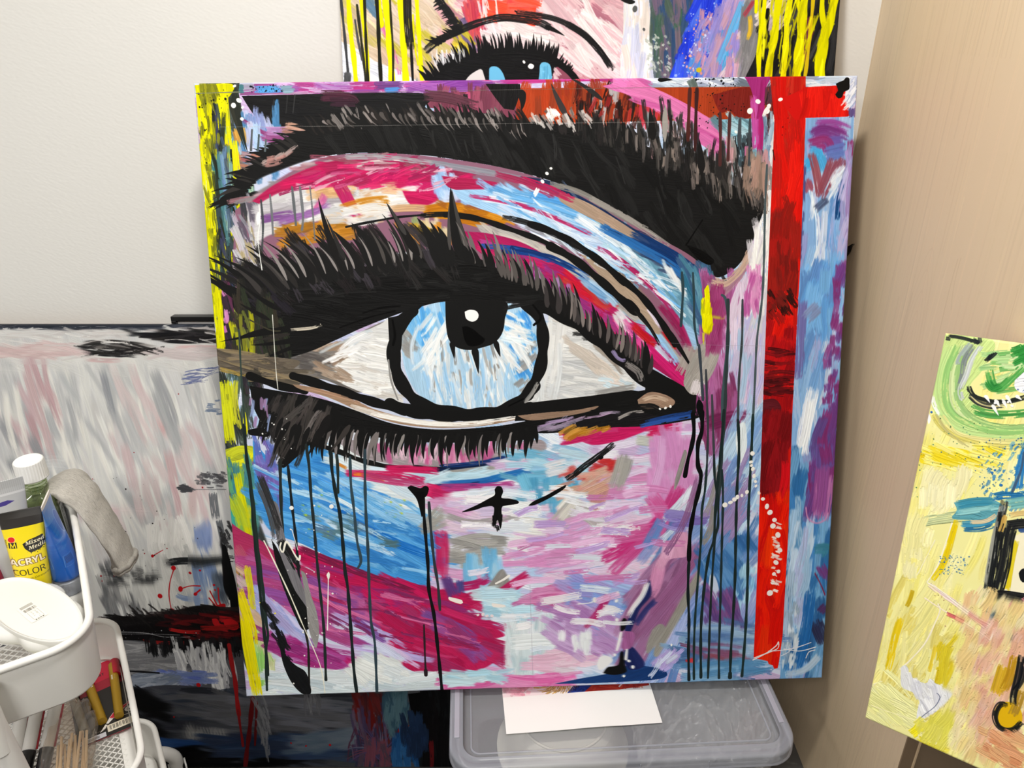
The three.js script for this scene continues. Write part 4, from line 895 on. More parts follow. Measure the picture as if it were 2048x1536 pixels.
  s('#c4bcd8,#d8c8dc,#a8c4e0,#b9b4e0', 70, 9, 89.7, 96, .45, [822,305,870,306,872,567,822,566]);
  m('#9f9a94', 9.8, 120, [750,440,769,408,785,400,801,416,789,457,763,489,744,472]);
  b('#a8a29c', 18, .4, [793,416,778,449,767,481]);
  b('#d8d0d4', 21.3, .4, [770,465,763,489]);
  b('#a47a8c', 12.7, .4, [782,304,795,328,822,305,844,274]);
  b('#b89c8a', 11.1, .4, [785,304,806,310,829,290,845,259]);
  s('#efefec,#d8d4dc', 20, 7.9, 71.4, 95, .4, [843,243,870,244,871,370,850,369]);
  s('#b8589c,#d48cbc', 18, 7.2, 39.8, 88, .5, [837,290,865,290,864,353,836,353]);
  s('#8a2c60,#9c3f74', 24, 9.6, 56.2, 96, .4, [783,336,807,336,801,400,781,400]);
  m('#e4e000', 6.4, 95, [773,320,779,312,782,328,783,344,788,368,786,387,774,387,771,368,775,344]);
  s('#e8e404,#c8c400', 12, 4, 20.8, 95, .4, [769,320,785,320,789,388,771,388]);
  b('#c9b840', 3.2, .6, [787,363,800,365,808,364]);
  b('#d4d030', 3.2, .7, [774,387,775,408]);
  s('#88406c,#7a2f5c,#a05a90', 40, 11.6, 49.9, 88, .45, [771,481,828,474,840,584,781,582]);
  b('#6f2450', 25, .45, [780,540,821,529,854,531]);
  s('#8fb4dc,#a4c8e8,#7aa0d4,#b9d4ea', 60, 11.9, 93.3, -66, .4, [814,549,871,525,873,688,802,704]);
  m('#dce6ea', 8.4, 92, [835,541,846,538,851,575,845,604,837,600,832,566]);
  s('#6a86bc,#9a84b4', 30, 12, 77.2, -60, .4, [791,608,849,609,853,723,795,748]);
  b('#8d8a86', 7.7, .4, [807,608,797,660,786,694]);
  b('#8d8a86', 10.4, .4, [801,677,794,721,781,747]);
  m('#8d8a86', 5.9, 110, [747,581,752,586,743,624,733,649,733,632,742,598]);
  s('#d4dce8,#c8d4e4', 14, 6.9, 51.4, -55, .45, [733,658,775,642,768,703,726,719]);
  s('#7a6ab4,#8f84c4', 12, 10.3, 43, 10, .45, [717,684,776,685,768,720,726,719]);
  b('#8a5a88', 10.3, .4, [773,625,751,702,719,763], {a: .7});
  w(94, 2, 2, .3, [773,336,862,322,856,567,790,582]);
  // red tape stripe
  c([864,-2,919,-1,920,16,982,14,987,25,987,36,992,46,991,60,922,61,925,284,924,526,927,725,926,916,922,967,920,979,914,979,911,972,904,970,902,964,888,960,877,958,877,786,875,559,874,283,874,62]);
  f('#c81a14', [864,-2,919,-1,927,199,924,339,924,526,927,725,926,916,921,978,914,979,906,967,894,962,877,959,877,786,875,559,874,283,874,62], {hard: 1});
  s('#b3261a,#c42a18,#a82018', 60, 13.6, 82.9, 91, .35, [868,0,918,0,922,131,874,130]);
  s('#d4140c,#e01a10,#c41410,#b81812', 80, 10.9, 93.2, 91, .4, [875,34,917,35,924,379,873,378]);
  s('#8f1a14,#a01814,#7a1a16', 44, 14.2, 55.1, 92, .5, [878,198,914,206,918,307,879,338]);
  s('#6a1a16,#8c1614,#2a1210', 30, 8, 24.1, 60, .8, [875,326,917,331,914,370,877,370]);
  s('#a01014,#b81216,#8c0e14', 60, 14.8, 41.2, 92, .35, [875,386,920,387,921,552,877,551]);
  s('#3a0d10,#5a1216,#7a1418', 34, 4.9, 41.1, 4, .75, [874,418,922,419,919,501,874,500]);
  m('#5a1820', 6.7, 6, [875,500,894,499,905,513,902,528,887,532,876,530]);
  s('#7c1016,#8a1218,#6a0e12', 70, 15.2, 59.3, 92, .25, [876,534,921,535,920,586,907,602,914,663,878,671]);
  b('#c8101a', 13.7, .2, [917,603,917,637,910,672]);
  m('#dc1408', 14.3, 92, [876,697,898,680,925,663,926,911,920,976,914,979,906,967,878,959,877,786], {hard: 1});
  s('#e81c08,#d41008,#e22a0a,#c80f0c', 60, 12.4, 88.6, 92, .3, [878,697,922,681,926,944,880,942]);
  b('#ee3408', 12.3, .2, [899,715,897,760,895,795]);
  f('#c81512', [920,17,980,14,988,36,991,59,918,63,906,64,881,34], {hard: 1});
  s('#d8180f,#e01c12,#c0140e', 34, 12, 45, 91, .3, [916,19,985,17,989,58,918,61]);
  z('#7a120e', 16, 1.2, [892,20,904,20,895,86,884,86]);
  c();
  b('#d5d9e8', 15, .4, [989,7,989,25,989,50]);
  b('#b9c0dc', 12, .4, [996,3,993,25,985,39]);
  s('#eef0f6,#9aa6c8', 20, 2.2, 16.5, -50, .4, [980,10,997,7,995,47,982,47]);
  b('#5a4a80', 9.1, .4, [993,47,993,62]);
  f('#141312', [966,12,972,9,978,7,981,3,986,4,987,11,987,20,979,24,977,31,971,33,966,27,970,22]);
  l('#1a1716', 1.5, [873.7,107.6,876.7,122.5]);
  // drips
  l('#2e4148', 4.8, [736.9,291.9,739.1,319.4,738.2,351,737.2,376.5], {a: .9});
  l('#2e4148', 4, [754.4,293,757.1,335.5,758.9,375.3,765.3,407.6]);
  l('#39404a', 4.9, [767,407.7,771.3,448.4,775.9,497.9]);
  l('#3c5056', 4.9, [801.6,328.4,808.3,336.5,812.6,368.4,811.5,433,808.2,482.1,808.1,532.1], {a: .95});
  l('#2f3a3c', 5.8, [811.5,336.5,813.6,400.6,812.5,465.7,812.5,515.4,809.7,582.7,808,634.1,806,677.4]);
  l('#465458', 4, [865.4,129.8,865.1,197.7,866.7,274.7,866.1,337.6,860.6,401.5,860,466.8,859.3,533.3], {a: .9});
  l('#3a4246', 4.1, [834.8,337,836.3,401,833.8,466.2,834.5,532.7]);
  l('#34393e', 4.2, [779.4,448.6,782.4,498.1,785.5,548.3,785.5,607.7], {a: .9});
  l('#3a3f44', 4.2, [790.4,490,793.5,540.1,796.7,590.9], {a: .8});
  l('#1d2a2a', 5.2, [810.9,515.4,808.1,582.7,803.5,651.3,801.7,703.6,801.1,738.9,793.4,765.4,786.6,828.3,783.4,901.7,785.8,991]);
  l('#1d2a2a', 5.2, [834.5,532.7,838,583.5,837.1,652.2,837.8,722.2,839.3,811.8,838.3,885,836.8,940.8,836.8,992.8], {bulb: .5});
  l('#20302f', 5.2, [859,524.9,858.9,567,858.2,635.4,858,696.4,860.2,776.4,861.3,848.9,860.5,922.9,857.8,990.7]);
  l('#20302f', 4.4, [785.5,607.7,783.4,650.7,779.3,685.4,779.1,738.3,775.8,809.9,772.6,882.9,772.2,938.7,773.6,993.5]);
  l('#1f2b2b', 4.4, [796.7,590.9,799.6,633.9,805.7,668.7,807.1,712.5,802.8,739,799.8,810.6,798.5,883.7,798.4,939.5,798.1,992.4]);
  l('#223033', 4.4, [810.8,617,814.1,668.9,814.7,739.3,815.2,811.1,815.8,884.3,815.8,940.1,817.5,993.1]);
  l('#182022', 5.4, [759.6,773.4,759.2,827.5,762.2,882.5,762.7,938.3,764.9,995]);
  l('#0e0f10', 7.6, [774.8,517.9,775.6,548.1,769.7,573.3,770.6,607.3,776,624.6,773.3,650.5,765.9,685.1,760.2,728.9,759.6,773.4]);
  l('#0e0f10', 7.5, [760.1,520.9,762.4,549.4,759.7,573,753.7,598.4,749.4,625.7]);
  h('#0e0f10', 14.9, [769.3,497.8,773.3,522.9,775.4,539.7]);
  d('#f2efe8', 3.6, [860.7,590,858.7,604.5,859.8,610.5,862.5,616.6,864.7,628.7,867.6,638.3,868.7,646.1]);
  d('#f2efe8', 3.8, [854,656.1,845.8,662,838.3,664.4,833.4,668.6,826.9,673.6,817.8,677.7,874.3,658.4,881.4,669]);
  d('#f0e8e4', 4.4, [888.7,682.3,894.3,693,902.5,706.4,900.4,717,909.6,733.2,910.5,752.8,914.2,760,908.4,782.3,913.4,798.7,905.9,803,904.8,818.4,900.5,837.4]);
  s('#f0e4e0', 26, 2.6, 10.5, 20, .3, [899,702,910,702,917,832,902,841]);
  d('#f4f2ee', 3.7, [882,33.7,864.8,42.9,862,50.1,847.6,36.2,835.8,49.8]);
  b('#f4f2ee', 4.5, .1, [866,43,860,50,857,59], {taper: .5});
  d('#f4f2ee', 3.2, [815.4,80.3,751.9,101.5]);
  b('#f4f2ee', 5.3, .1, [512,159,508,165,505,172]);
  d('#f4f2ee', 3, [518,149.4,525,137.6,531.2,130.2]);
  // vertical drips through the blue field
  l('#1c2224', 5.1, [99.3,591.7,100.3,623.9,101.2,658.1,103.2,701.3,104.2,736.2,104.6,780.4,108.3,825.2], {a: .95});
  l('#252c2c', 5.1, [130.6,557.3,133.2,590.9,133.3,641.8,134.9,693.5,136,754.8,137.7,808.1,140,880.6,137.8,973]);
  l('#1d2526', 6, [170,570.8,169.9,600.3,173.9,642.9,178.5,677.4,180.5,729.7,181.3,773.8,184.3,809.6,185.4,882.1,186.5,956,189.3,1001.2]);
  l('#26302f', 5, [179.4,575.3,179.1,609,177.4,638.7]);
  l('#33454e', 5.1, [200.2,580,199.3,626.5,201.9,669.4,204,721.6,208.8,756.9,203.1,770.9], {a: .9});
  l('#2f3f48', 5.2, [225.1,568,222.5,618.6,221.1,678.6,221.3,739.7,220.3,792.8,220,864.9,224.5,910.9,223.6,1000.5], {a: .9});
  l('#141516', 6.1, [316,646.8,316.4,681.3,318.1,724.9,319.8,769.1,319.8,813.8,326.6,859.3,331.2,923.8,335.5,998.8]);
  l('#30363c', 5.2, [325.4,659.9,327,707.7,330.1,760.6,335.2,805.3,337.1,850.5]);
  l('#2a2026', 3.6, [309.1,877,308.7,932.3,309,969.6], {bulb: .8});
  l('#1f2827', 5.9, [33.9,521.7,34.1,579.9,36.7,630.7,36.3,699.4,37.5,769.5,38.8,841,39.8,895.5,40.1,960.2]);
  l('#23302c', 5.2, [35.1,588.4,38.6,647.8,39.8,716.9,42.8,787.4,44.1,859.2,45.5,886.6,40.1,913.9,36.4,988.2]);
  l('#272c2b', 5.9, [87.1,581.3,84,649,81.8,726.8,80.8,788.5,83.9,815.4]);
  l('#26231f', 4.4, [105.9,861.2,111.4,907.1,110.1,953.3,107.3,998.2]);
  l('#34423e', 3.2, [38.1,368.6,36.2,432.3,35.5,480.8,35.5,521.8]);
  // grey and black diagonal, lower left
  m('#77757a', 8.6, 80, [66,649,78,657,84,701,92,745,106,789,119,835,130,871,124,889,107,843,92,798,78,753,72,709]);
  b('#4a4a4c', 15.1, .4, [48,614,61,648,69,683,71,718]);
  b('#2a2a2b', 10, .4, [53,606,66,649,79,701]);
  m('#171818', 10.3, 62, [64,718,73,735,84,771,96,807,115,843,120,871,105,879,93,852,81,815,70,770]);
  b('#1c1d1d', 13.6, .4, [77,718,92,745,104,771]);
  m('#8f8d8b', 8.7, 66, [108,772,116,781,122,817,129,844,132,880,125,913,119,898,114,871,113,825]);
  m('#17181a', 10.6, 62, [47,838,57,860,63,878,72,897,73,924,87,943,105,959,111,996,97,998,80,977,68,943,63,905,57,872]);
  s('#17181a', 12, 7, 26.3, 60, .6, [44,832,67,860,95,953,71,933]);
  b('#e4d410', 15.6, .25, [2,802,11,840,19,877,19,904]);
  b('#e6d808', 19.4, .2, [5,849,11,904,16,959,19,999]);
  b('#d8d024', 10.3, .3, [20,760,22,796,24,840]);
  l('#f0ecd8', 2.6, [51.2,718.9,67.8,761.6,87.3,815.5,103.9,866.6]);
  l('#f0ecd8', 1.8, [103.9,866.6,129.4,944.7,134.7,997.3]);
  l('#f2eee0', 3.4, [78.8,723.2,76.5,731.9,80.9,739.1,87.1,721.7,93.2,728.9,100.3,744.9,106.3,753.9,108.4,746.9]);
  l('#eceae6', 1.4, [98.3,701.1,105.8,736.3]);
  l('#f0ecea', 2.1, [153.4,781.9,150,826.5,145.9,880.8]);
  f('#f0ece4', [150,782,154,776,156,782,153,791]);
  d('#f2f0ea', 3.7, [165.4,662.4,100.1,663.2]);
  f('#f0e8e0', [353,827,375,834,373,841,353,833]);
  f('#efe9e2', [425,841,447,845,446,849,427,848]);
  l('#f0ece6', 4.3, [432.8,805.6,444.7,799.7,455,792.8]);
  d('#e8d8dc', 3.5, [401.1,861.7,409.6,861,416.3,864,424.8,864.3]);
  z('#f0eee8', 60, 1.2, [99,649,188,652,178,993,58,989]);
  z('#e8e030', 10, 1.4, [35,734,74,771,53,951,22,913]);
  l('#eeeeea', 1.5, [83.6,177.8,83.5,200.2,78.2,230.3,80.9,276.1]);
  f('#f2f0ec', [81,188,85,190,83,203,79,208,78,197]);
  l('#e4e2d8', 1.3, [92,346.1,91.5,385.6,91.2,433.5,92.1,465.8]);
  d('#f4f2ee', 3.6, [65.5,25.4,56.8,32.4,67.8,51.8]);
  d('#f4f2ee', 2.2, [69.8,35.4,60.5,4.8]);
  // cross, dashes, black marks
  f('#101010', [434,641,438,635,445,636,448,645,445,655,459,657,472,661,472,666,451,669,445,673,445,697,442,709,438,693,433,702,430,693,432,671,417,670,401,675,379,678,405,666,422,657,434,650]);
  s('#101010', 10, 3.4, 17, 88, .7, [429,684,447,685,445,708,430,707]);
  b('#0f0f0f', 9.2, .3, [632,567,608,586,583,604,567,617,552,627]);
  f('#101010', [489,670,499,662,517,654,539,642,552,636,547,644,522,659,500,669]);
  d('#0f0f10', 4.2, [609.7,590.4]);
  f('#0f0f0f', [291,634,297,630,312,635,320,631,326,635,323,647,316,655,317,669,313,685,310,672,306,655,300,645]);
  f('#0b0b0c', [305,641,318,642,316,655,308,655]);
  // tape ridges and a seam
  l('#6a6660', 1, [67.7,16.2,455.3,15,826.8,13.5], {a: .5});
  l('#b0aca8', 0.74, [34.2,62.9,228.2,63.9,484.7,63.6,713.4,64.3], {a: .45});
  l('#9a8fa0', 0.81, [687.8,401.2,784.7,408,874,411.5], {a: .4});
  l('#8a8494', 0.89, [490.2,810.1,493.2,976.1], {a: .35});
  z('#101214', 60, 1, [743,18,819,19,836,63,760,77]);
  l('#4a2622', 6, [742.9,16.9,742.1,47.2,741.7,91.1], {a: .85});
  l('#3a2020', 6, [753.6,17,753,54.6,752.8,106], {a: .9});
  l('#4a2a2a', 5.3, [789.8,52.2,791.6,84.4,792.2,128.8], {a: .85});
  l('#4a2a2a', 5.3, [805.2,52.4,804.7,84.5,804.4,121.5], {a: .85});
  l('#3f4448', 5.3, [820.9,61.3,820.7,99.5], {a: .8});
  l('#3a4146', 4.5, [836.3,61.5,837.3,129.4], {a: .8});
  l('#4a5658', 3.7, [91.3,75.2,88.2,96.9]);
  l('#5a6468', 3.7, [101.2,82.5,98.6,98.5]);
  l('#55585c', 3.7, [81.5,67.8,77.7,96.7]);
  l('#5c6064', 4.5, [135.5,151.9,136.7,178.6,137.7,208.6], {a: .8});
  l('#6a6c70', 4.5, [147.6,152,149.4,193.8,146.4,216.3], {a: .75});
  l('#6a6c70', 3, [162.7,152.3,164.6,194,165.3,231.8], {a: .7});
  l('#6a6c70', 3.8, [101.4,163.2,102.2,193,101.6,223.1], {a: .75});
  l('#3c4044', 3.8, [87.2,170.4,87.5,207.8,83.1,245.6], {a: .7});
  // signature
  l('#e8dfe0', 2.2, [876,961,896.6,950.4,915.2,936,919.2,928.6,918.9,939.9,905.2,946.9,877.6,957.3]);
  l('#d8d8e0', 2, [903.3,945,922.6,944.7,948.7,940.9,976.3,931.5]);
  l('#d0d4e0', 1.8, [924.8,955.1,940.2,946.2,955.1,927.9]);
  l('#d8dce4', 1.8, [929.5,942.1,957.8,946.8,985.5,940.2]);
  l('#d0d4dc', 2.2, [984,945.8,973.7,949.2,969,960.4]);
  return E;
}
canvasPainting(paint_p1(), 1.0000, 1.0000, 0.035, 0.46, 0.0006, 'large canvas painted with a blue eye, black brow and red stripe', [-0.4734, 1.2711, 0.1359], [0.9994, 0.0087, -0.0331], [0.0171, -0.9648, 0.2626], [0.0297, 0.263, 0.9643]);
function paint_p2() {
  seed = 22; SOFT = 0.4;
  const E = easel(1000, 886, 1.5, '#c2c1bf');
  // pale grey upper field
  f('#c2c1bf', [1,-10,996,-10,990,448,567,509,-67,509], {hard: 1});
  s('#cfcfcd,#c4c4c4,#c9c9ca,#d6d6d3,#bcbdbf,#c9c4c4', 420, 22.7, 141.8, 78, .35, [47,-10,815,-10,741,478,-19,509]);
  s('#dcdcd8,#e2e0da,#d0d0cc', 120, 7.6, 161, 76, .5, [174,63,575,63,553,428,134,428]);
  s('#b0b2b4,#a6a8ab,#b6b7b8', 60, 11.3, 113.3, 74, .5, [172,82,574,82,556,378,140,378]);
  s('#c9b8b9,#c6b2b4,#cdbebe', 34, 12.3, 85.3, 76, .45, [335,100,555,100,544,408,328,388]);
  s('#d8d6d2,#c9c9c6', 60, 6.4, 73.4, 12, .5, [177,36,577,36,574,87,172,87]);
  s('#b89a9e,#bca4a8', 14, 11.2, 102.7, 76, .5, [218,82,263,82,276,232,193,232]);
  b('#bca4a6', 15, .5, [218,82,230,138,243,194,251,252]);
  b('#b4989c', 19.3, .5, [297,310,298,339,299,368]);
  b('#c8b0b0', 18.7, .4, [456,166,462,185,468,202]);
  b('#c4989a', 9.4, .3, [461,185,465,196]);
  b('#c4a8aa', 17.1, .5, [467,232,473,280,477,319]);
  b('#c6aeae', 15.4, .5, [512,290,507,329,502,364]);
  b('#bea0a4', 9.6, .5, [468,290,479,329,481,359]);
  b('#a0a2a4', 20.6, .5, [453,110,467,166,490,232]);
  b('#9a9c9f', 18.6, .5, [451,82,470,128,485,185]);
  b('#8f9298', 13, .6, [359,82,365,128,371,166]);
  b('#94969a', 22.6, .7, [163,166,177,204,193,232]);
  b('#8a8c90', 17.1, .6, [167,252,177,261,180,280]);
  b('#8c8e92', 17, .5, [214,204,225,232,236,261]);
  b('#e4e2dc', 11.2, .5, [177,119,177,185,183,232]);
  b('#e0ded8', 9.4, .5, [197,110,200,166,205,223]);
  b('#d8c4c4', 7.7, .4, [322,349,369,347,426,349]);
  b('#c99aa4', 4.8, .4, [317,348,345,350,369,348]);
  b('#efefec', 3.8, .5, [222,253,247,252,275,252]);
  b('#efefec', 3.8, .5, [225,265,255,263,281,268]);
  w(78, 8.6, 5, .32, [45,0,598,0,558,570,341,570,239,329,4,329]);
  // dark brushed band along the top
  s('#2c303a,#23262e,#3a3e48', 40, 3.6, 81.7, 1, .45, [45,0,588,0,588,3,45,3]);
  b('#252932', 5.4, .1, [0,1,271,1,407,1,590,1]);
  s('#3a3e48,#2c303a,#4a4d55', 46, 2.2, 40, 1, .8, [90,4,480,4,579,5,579,9,89,10]);
  s('#d0cfcd,#c4c0be,#b9b3b2', 50, 4.5, 72.8, 2, .5, [89,10,452,9,588,7,588,11,451,16,88,23]);
  s('#16171a,#23201f,#2c2826', 26, 4.6, 91, 4, .6, [433,16,587,18,587,29,487,27]);
  b('#141417', 8.2, .4, [433,18,488,18,542,21,587,25]);
  b('#19191c', 9.1, .4, [478,27,523,29,589,25]);
  b('#1c1b1c', 9.1, .5, [322,40,359,36,404,38,458,47]);
  b('#141416', 8.2, .4, [326,48,376,53,421,55]);
  b('#2a2827', 7.3, .6, [332,32,378,30,441,36]);
  s('#6a6664,#5a5654,#8a8684', 24, 3.1, 54.9, 4, .7, [350,38,468,38,476,52,357,54]);
  s('#cbb4b4,#c0a8a8,#d0c0be', 40, 7.3, 73.2, 2, .5, [177,36,314,36,312,56,175,56]);
  b('#c9a8a8', 9.1, .5, [495,40,540,41,586,42]);
  b('#c4a8a8', 7.3, .5, [334,62,375,65,393,63]);
  s('#c8bcbc,#c0b6b6', 26, 6.4, 64.1, 2, .5, [458,45,586,45,585,59,457,59]);
  w(2, 5.5, 4, .3, [44,9,590,9,586,65,37,65]);
  s('#1c1b1c,#2a2827', 16, 2.7, 64, 2, .6, [332,36,450,36,467,49,348,54]);
  s('#2c2a2c,#1c1b1c', 12, 2.7, 72.8, 2, .6, [442,18,587,20,587,29,478,29]);
  s('#d4d2d0,#c9c4c2', 20, 2.2, 63.9, 2, .6, [180,14,588,12,585,59,175,59]);
  // pencil blue scribble and print marks
  s('#5a6490,#6a7094', 20, 1.5, 36.9, -8, .5, [520,77,573,77,571,105,518,105]);
  s('#6a7a94', 8, 2.8, 18.6, 0, .6, [552,138,571,138,569,166,550,175]);
  s('#4a4a4e,#5a5a5e', 40, 2.9, 13.4, 4, .8, [515,276,571,276,570,305,523,305]);
  s('#3f4044', 30, 3.8, 15.3, 2, .7, [487,300,506,300,505,312,486,313]);
  l('#55565a', 1.5, [508.4,308.6,541.3,308.6,571.3,308.6], {a: .6});
  b('#6a6d72', 15.4, .5, [546,314,547,339,549,368]);
  b('#5a5d62', 11.7, .5, [554,368,558,398,560,428]);
  s('#2a2a2c', 20, 3.9, 15.6, 70, .8, [556,378,576,378,573,428,556,428]);
  m('#8c98b8', 13.6, 86, [508,388,533,368,540,398,530,448,502,448], {a: .6});
  s('#6f82b0,#7f90b8', 20, 7.8, 39, 88, .5, [509,393,534,388,526,448,504,446]);
  s('#dcdad6,#e4e2de', 30, 11.7, 78, 86, .45, [422,388,498,388,495,438,419,438]);
  // black stroke and red splashes
  s('#77787a,#606164,#8a8a8a', 60, 11.9, 59.5, 74, .65, [322,458,415,478,442,509,409,560,321,570]);
  s('#c9c8c4,#d4d4d0,#b4b4b2', 150, 9.9, 79.1, 76, .4, [350,458,560,458,556,529,372,539]);
  s('#8094b4,#6a80a8', 14, 8.9, 49.4, 84, .5, [503,458,541,458,536,539,502,539]);
  s('#3c4450,#55606e', 14, 15.9, 29.7, 80, .5, [539,488,563,488,565,539,538,539]);
  s('#2a2b2d', 40, 3.9, 23.7, 6, .8, [330,468,445,468,443,494,337,499]);
  b('#7f92b4', 9.9, .5, [462,519,475,525,498,529,527,533]);
  b('#1a1c1e', 13.7, .3, [442,455,475,450,513,450,532,450,561,446,580,446], {rag: 1});
  b('#232628', 13.7, .3, [498,456,512,458,532,452,561,450]);
  h('#0e0f10', 25.6, [567.4,529.2,561.5,468.2,557.2,414]);
  f('#0d0e0f', [559,418,564,420,572,458,580,509,582,581,579,633,565,633,566,550,560,458]);
  w(80, 5.9, 4, .3, [323,438,447,438,439,550,313,560]);
  w(80, 5.9, 4, .3, [500,368,547,368,560,545,487,545]);
  l('#a8141a', 2.2, [461.2,468.2,452.7,492.5,448.8,519,450.7,545.6]);
  d('#b0141a', 5, [461.4,464.2,452.3,549.8,471.8,506.8,499.9,517,431.4,521.1]);
  l('#b0141a', 2.4, [471.8,506.8,490.4,500.7,509.6,500.7]);
  l('#b0141a', 4, [498.9,517,509.1,508.8]);
  l('#b0141a', 1.6, [423.2,440.1,444.1,428]);
  d('#a8141a', 2.6, [423.2,440.1,511.7,469.2,536.6,498.6,537.9,508.8,492.3,474.3]);
  d('#8f1a1e', 1.5, [365.9,408.1,360.1,375.3,350.6,398.1,352.7,407.1,408.4,435,451.9,425,321.5,480.4,322.6,490.5,346.4,480.4,404.4,237.1,495.2,126.5,322.6,288.2,298.7,273.7,527.4,304.7]);
  z('#2a2428', 40, 1.2, [304,232,540,329,530,488,319,488]);
  l('#a8181c', 3, [528.1,510.8,538.1,535.4,544.9,549.8]);
  l('#a8181c', 3, [525.3,525.1,535.9,539.5,544.8,551.8]);
  l('#a8181c', 3, [543.9,504.7,544.3,529.2,549,545.6]);
  f('#9f1418', [530,546,542,539,555,537,555,546,545,554,533,552]);
  // horizon: black and red
  s('#1a1818,#0d0c0c,#241c1c', 150, 12, 90.4, 3, .45, [346,570,584,545,583,633,347,607]);
  m('#0d0c0d', 12.1, 3, [345,585,408,577,485,574,583,558,588,633,540,633,482,626,424,616,348,604]);
  h('#131212', 12, [506.2,551.8,487.3,546.7,473.5,550.8]);
  b('#131212', 8, .3, [479,549,507,545,545,548]);
  s('#1a1818', 40, 2, 30, 52, .7, [352,545,545,545,543,581,349,581]);
  r('#121112', 4, 40, 24, 30.1, 220, 250, [349,581,447,577,544,566]);
  s('#4a1214,#5a1214,#2c0e10,#1a0c0d', 60, 6, 60.2, 4, .55, [437,568,588,552,589,628,502,612]);
  s('#8f181c,#a41a1e', 10, 5, 22, 8, .55, [534,570,573,560,579,586,542,589]);
  f('#b0181c', [549,570,565,568,578,577,577,589,564,591,553,583]);
  f('#a8181c', [528,568,538,568,543,581,537,585,530,579]);
  b('#a01c1c', 6, .3, [442,589,474,595,505,595]);
  b('#8a1c1c', 6.1, .4, [391,614,434,618,478,618]);
  b('#7a1614', 10, .5, [504,587,543,587,582,583]);
  l('#c8c8cc', 1.4, [350.2,595.2,396.5,597.3,434.7,605.6,483.2,605.6], {a: .6});
  l('#b8b8bc', 1.2, [347.9,599.4,406.1,599.4,464.1,601.5], {a: .5});
  z('#9a9a9e', 30, 1, [349,591,503,593,502,612,347,608]);
  b('#9f1a1e', 8.1, .3, [493,626,501,631]);
  // lower field: greys, blue, drips of white
  m('#4c4d52', 26.5, 4, [-82,622,357,612,423,633,579,633,997,654,996,739,571,760,-97,739]);
  s('#8a8a8c,#9c9c9e,#77777a,#6a6a6e', 110, 12.2, 71.1, 4, .55, [346,622,442,633,439,680,341,680]);
  s('#0f0f11,#1a1a1c', 60, 9.1, 34.4, 88, .6, [385,617,579,622,578,639,403,639]);
  s('#b9b9ba,#d4d4d4,#a4a4a8', 60, 5.1, 61, 84, .5, [447,638,568,643,564,707,458,680]);
  s('#dcdcdc,#c8c8ca', 16, 3.5, 51.1, 80, .4, [518,675,537,675,539,723,524,723]);
  b('#4a62b8', 10.2, .5, [417,683,448,685,477,690]);
  s('#5a6ab0,#7a88b8,#6a7aa8', 40, 7.1, 51.1, 4, .55, [419,679,507,679,516,702,427,702]);
  s('#8a92a0,#6a7484,#9aa0ac', 50, 8.2, 51.2, -10, .55, [362,685,429,685,446,712,367,717]);
  l('#101012', 4.1, [357,677,390.1,679.1,417.3,681.2], {a: .8});
  m('#3a3c44', 26.9, 6, [358,717,427,707,515,713,583,728,996,739,994,914,382,914]);
  s('#2f3238,#3c3e44,#24262c,#45464c,#2a303c', 260, 20.8, 114.4, 5, .4, [362,723,593,728,991,734,989,914,412,914]);
  s('#55565c,#4c4c50,#5f6068', 70, 10.3, 113.6, 8, .55, [475,723,651,733,828,739,826,814,509,804]);
  h('#060607', 26.8, [358.7,728,395.6,734.5,421.5,781.8]);
  s('#08080a', 24, 14.5, 62.1, 30, .4, [357,723,406,730,422,771,408,825,382,782]);
  s('#9a9894,#7c7a78', 40, 2.5, 27.1, 80, .5, [465,799,538,810,537,830,463,825]);
  s('#24406c,#1c3a6a', 30, 7.3, 62.8, 4, .4, [406,827,527,834,527,841,406,836]);
  s('#0a0a0c,#050506', 50, 12.6, 105.4, 3, .3, [397,843,685,858,683,914,422,914]);
  b('#3a4250', 5.2, .3, [483,841,498,847,520,849]);
  s('#232c40,#1c2a44,#2a3a54', 70, 12.6, 115.1, 2, .4, [528,825,786,814,845,858,545,860]);
  s('#4a5866,#5a6470', 30, 10.4, 83.5, -16, .55, [687,814,807,798,815,836,696,847]);
  w(4, 8.3, 4, .3, [348,712,593,728,809,730,804,891,403,891]);
  // right part under the big picture: red plant, blue, black
  s('#4c1c1c,#5a1f1f,#3c1a1e', 40, 10.3, 62.1, 75, .45, [794,733,858,739,866,825,807,804]);
  h('#5a1614', 14.4, [820.8,792.7,808.4,749.5,791.5,723.8]);
  h('#5a1614', 18.7, [837,847.2,832,781.8,826.8,725.9]);
  h('#681816', 10.3, [811.6,771,798.1,760.2,791.3,758.1]);
  h('#5a1614', 10.4, [842,814.4,850.8,781.8,861.2,764.5]);
  h('#5a1614', 8.3, [845.9,814.4,875.7,814.4,912,788.3]);
  h('#7a1a18', 6.2, [881.8,809,890.1,792.7,894.4,779.7]);
  s('#3f3450,#5a4a60,#4a2a3c,#2c2c44', 80, 4.2, 62.6, 90, .5, [793,771,877,782,884,880,784,880]);
  r('#4a3a5c,#6a3a4a,#2f3350,#5a5a6e', 5.2, 40, 52.4, 52.4, 150, 400, [833,847,841,852,835,858]);
  s('#4a3a48,#6a3a48', 20, 8.4, 52.4, 88, .5, [816,825,866,825,864,891,804,891]);
  s('#1f4a7a,#2a5a8a,#18406e', 60, 10.5, 52.4, 88, .5, [876,804,935,814,934,891,874,891]);
  s('#3a5a66,#4a6670,#2f4a5a', 40, 12.4, 61.9, 90, .45, [858,726,900,726,898,782,861,793]);
  m('#050506', 10.3, 90, [904,726,939,724,936,749,931,782,922,775,912,771,907,749]);
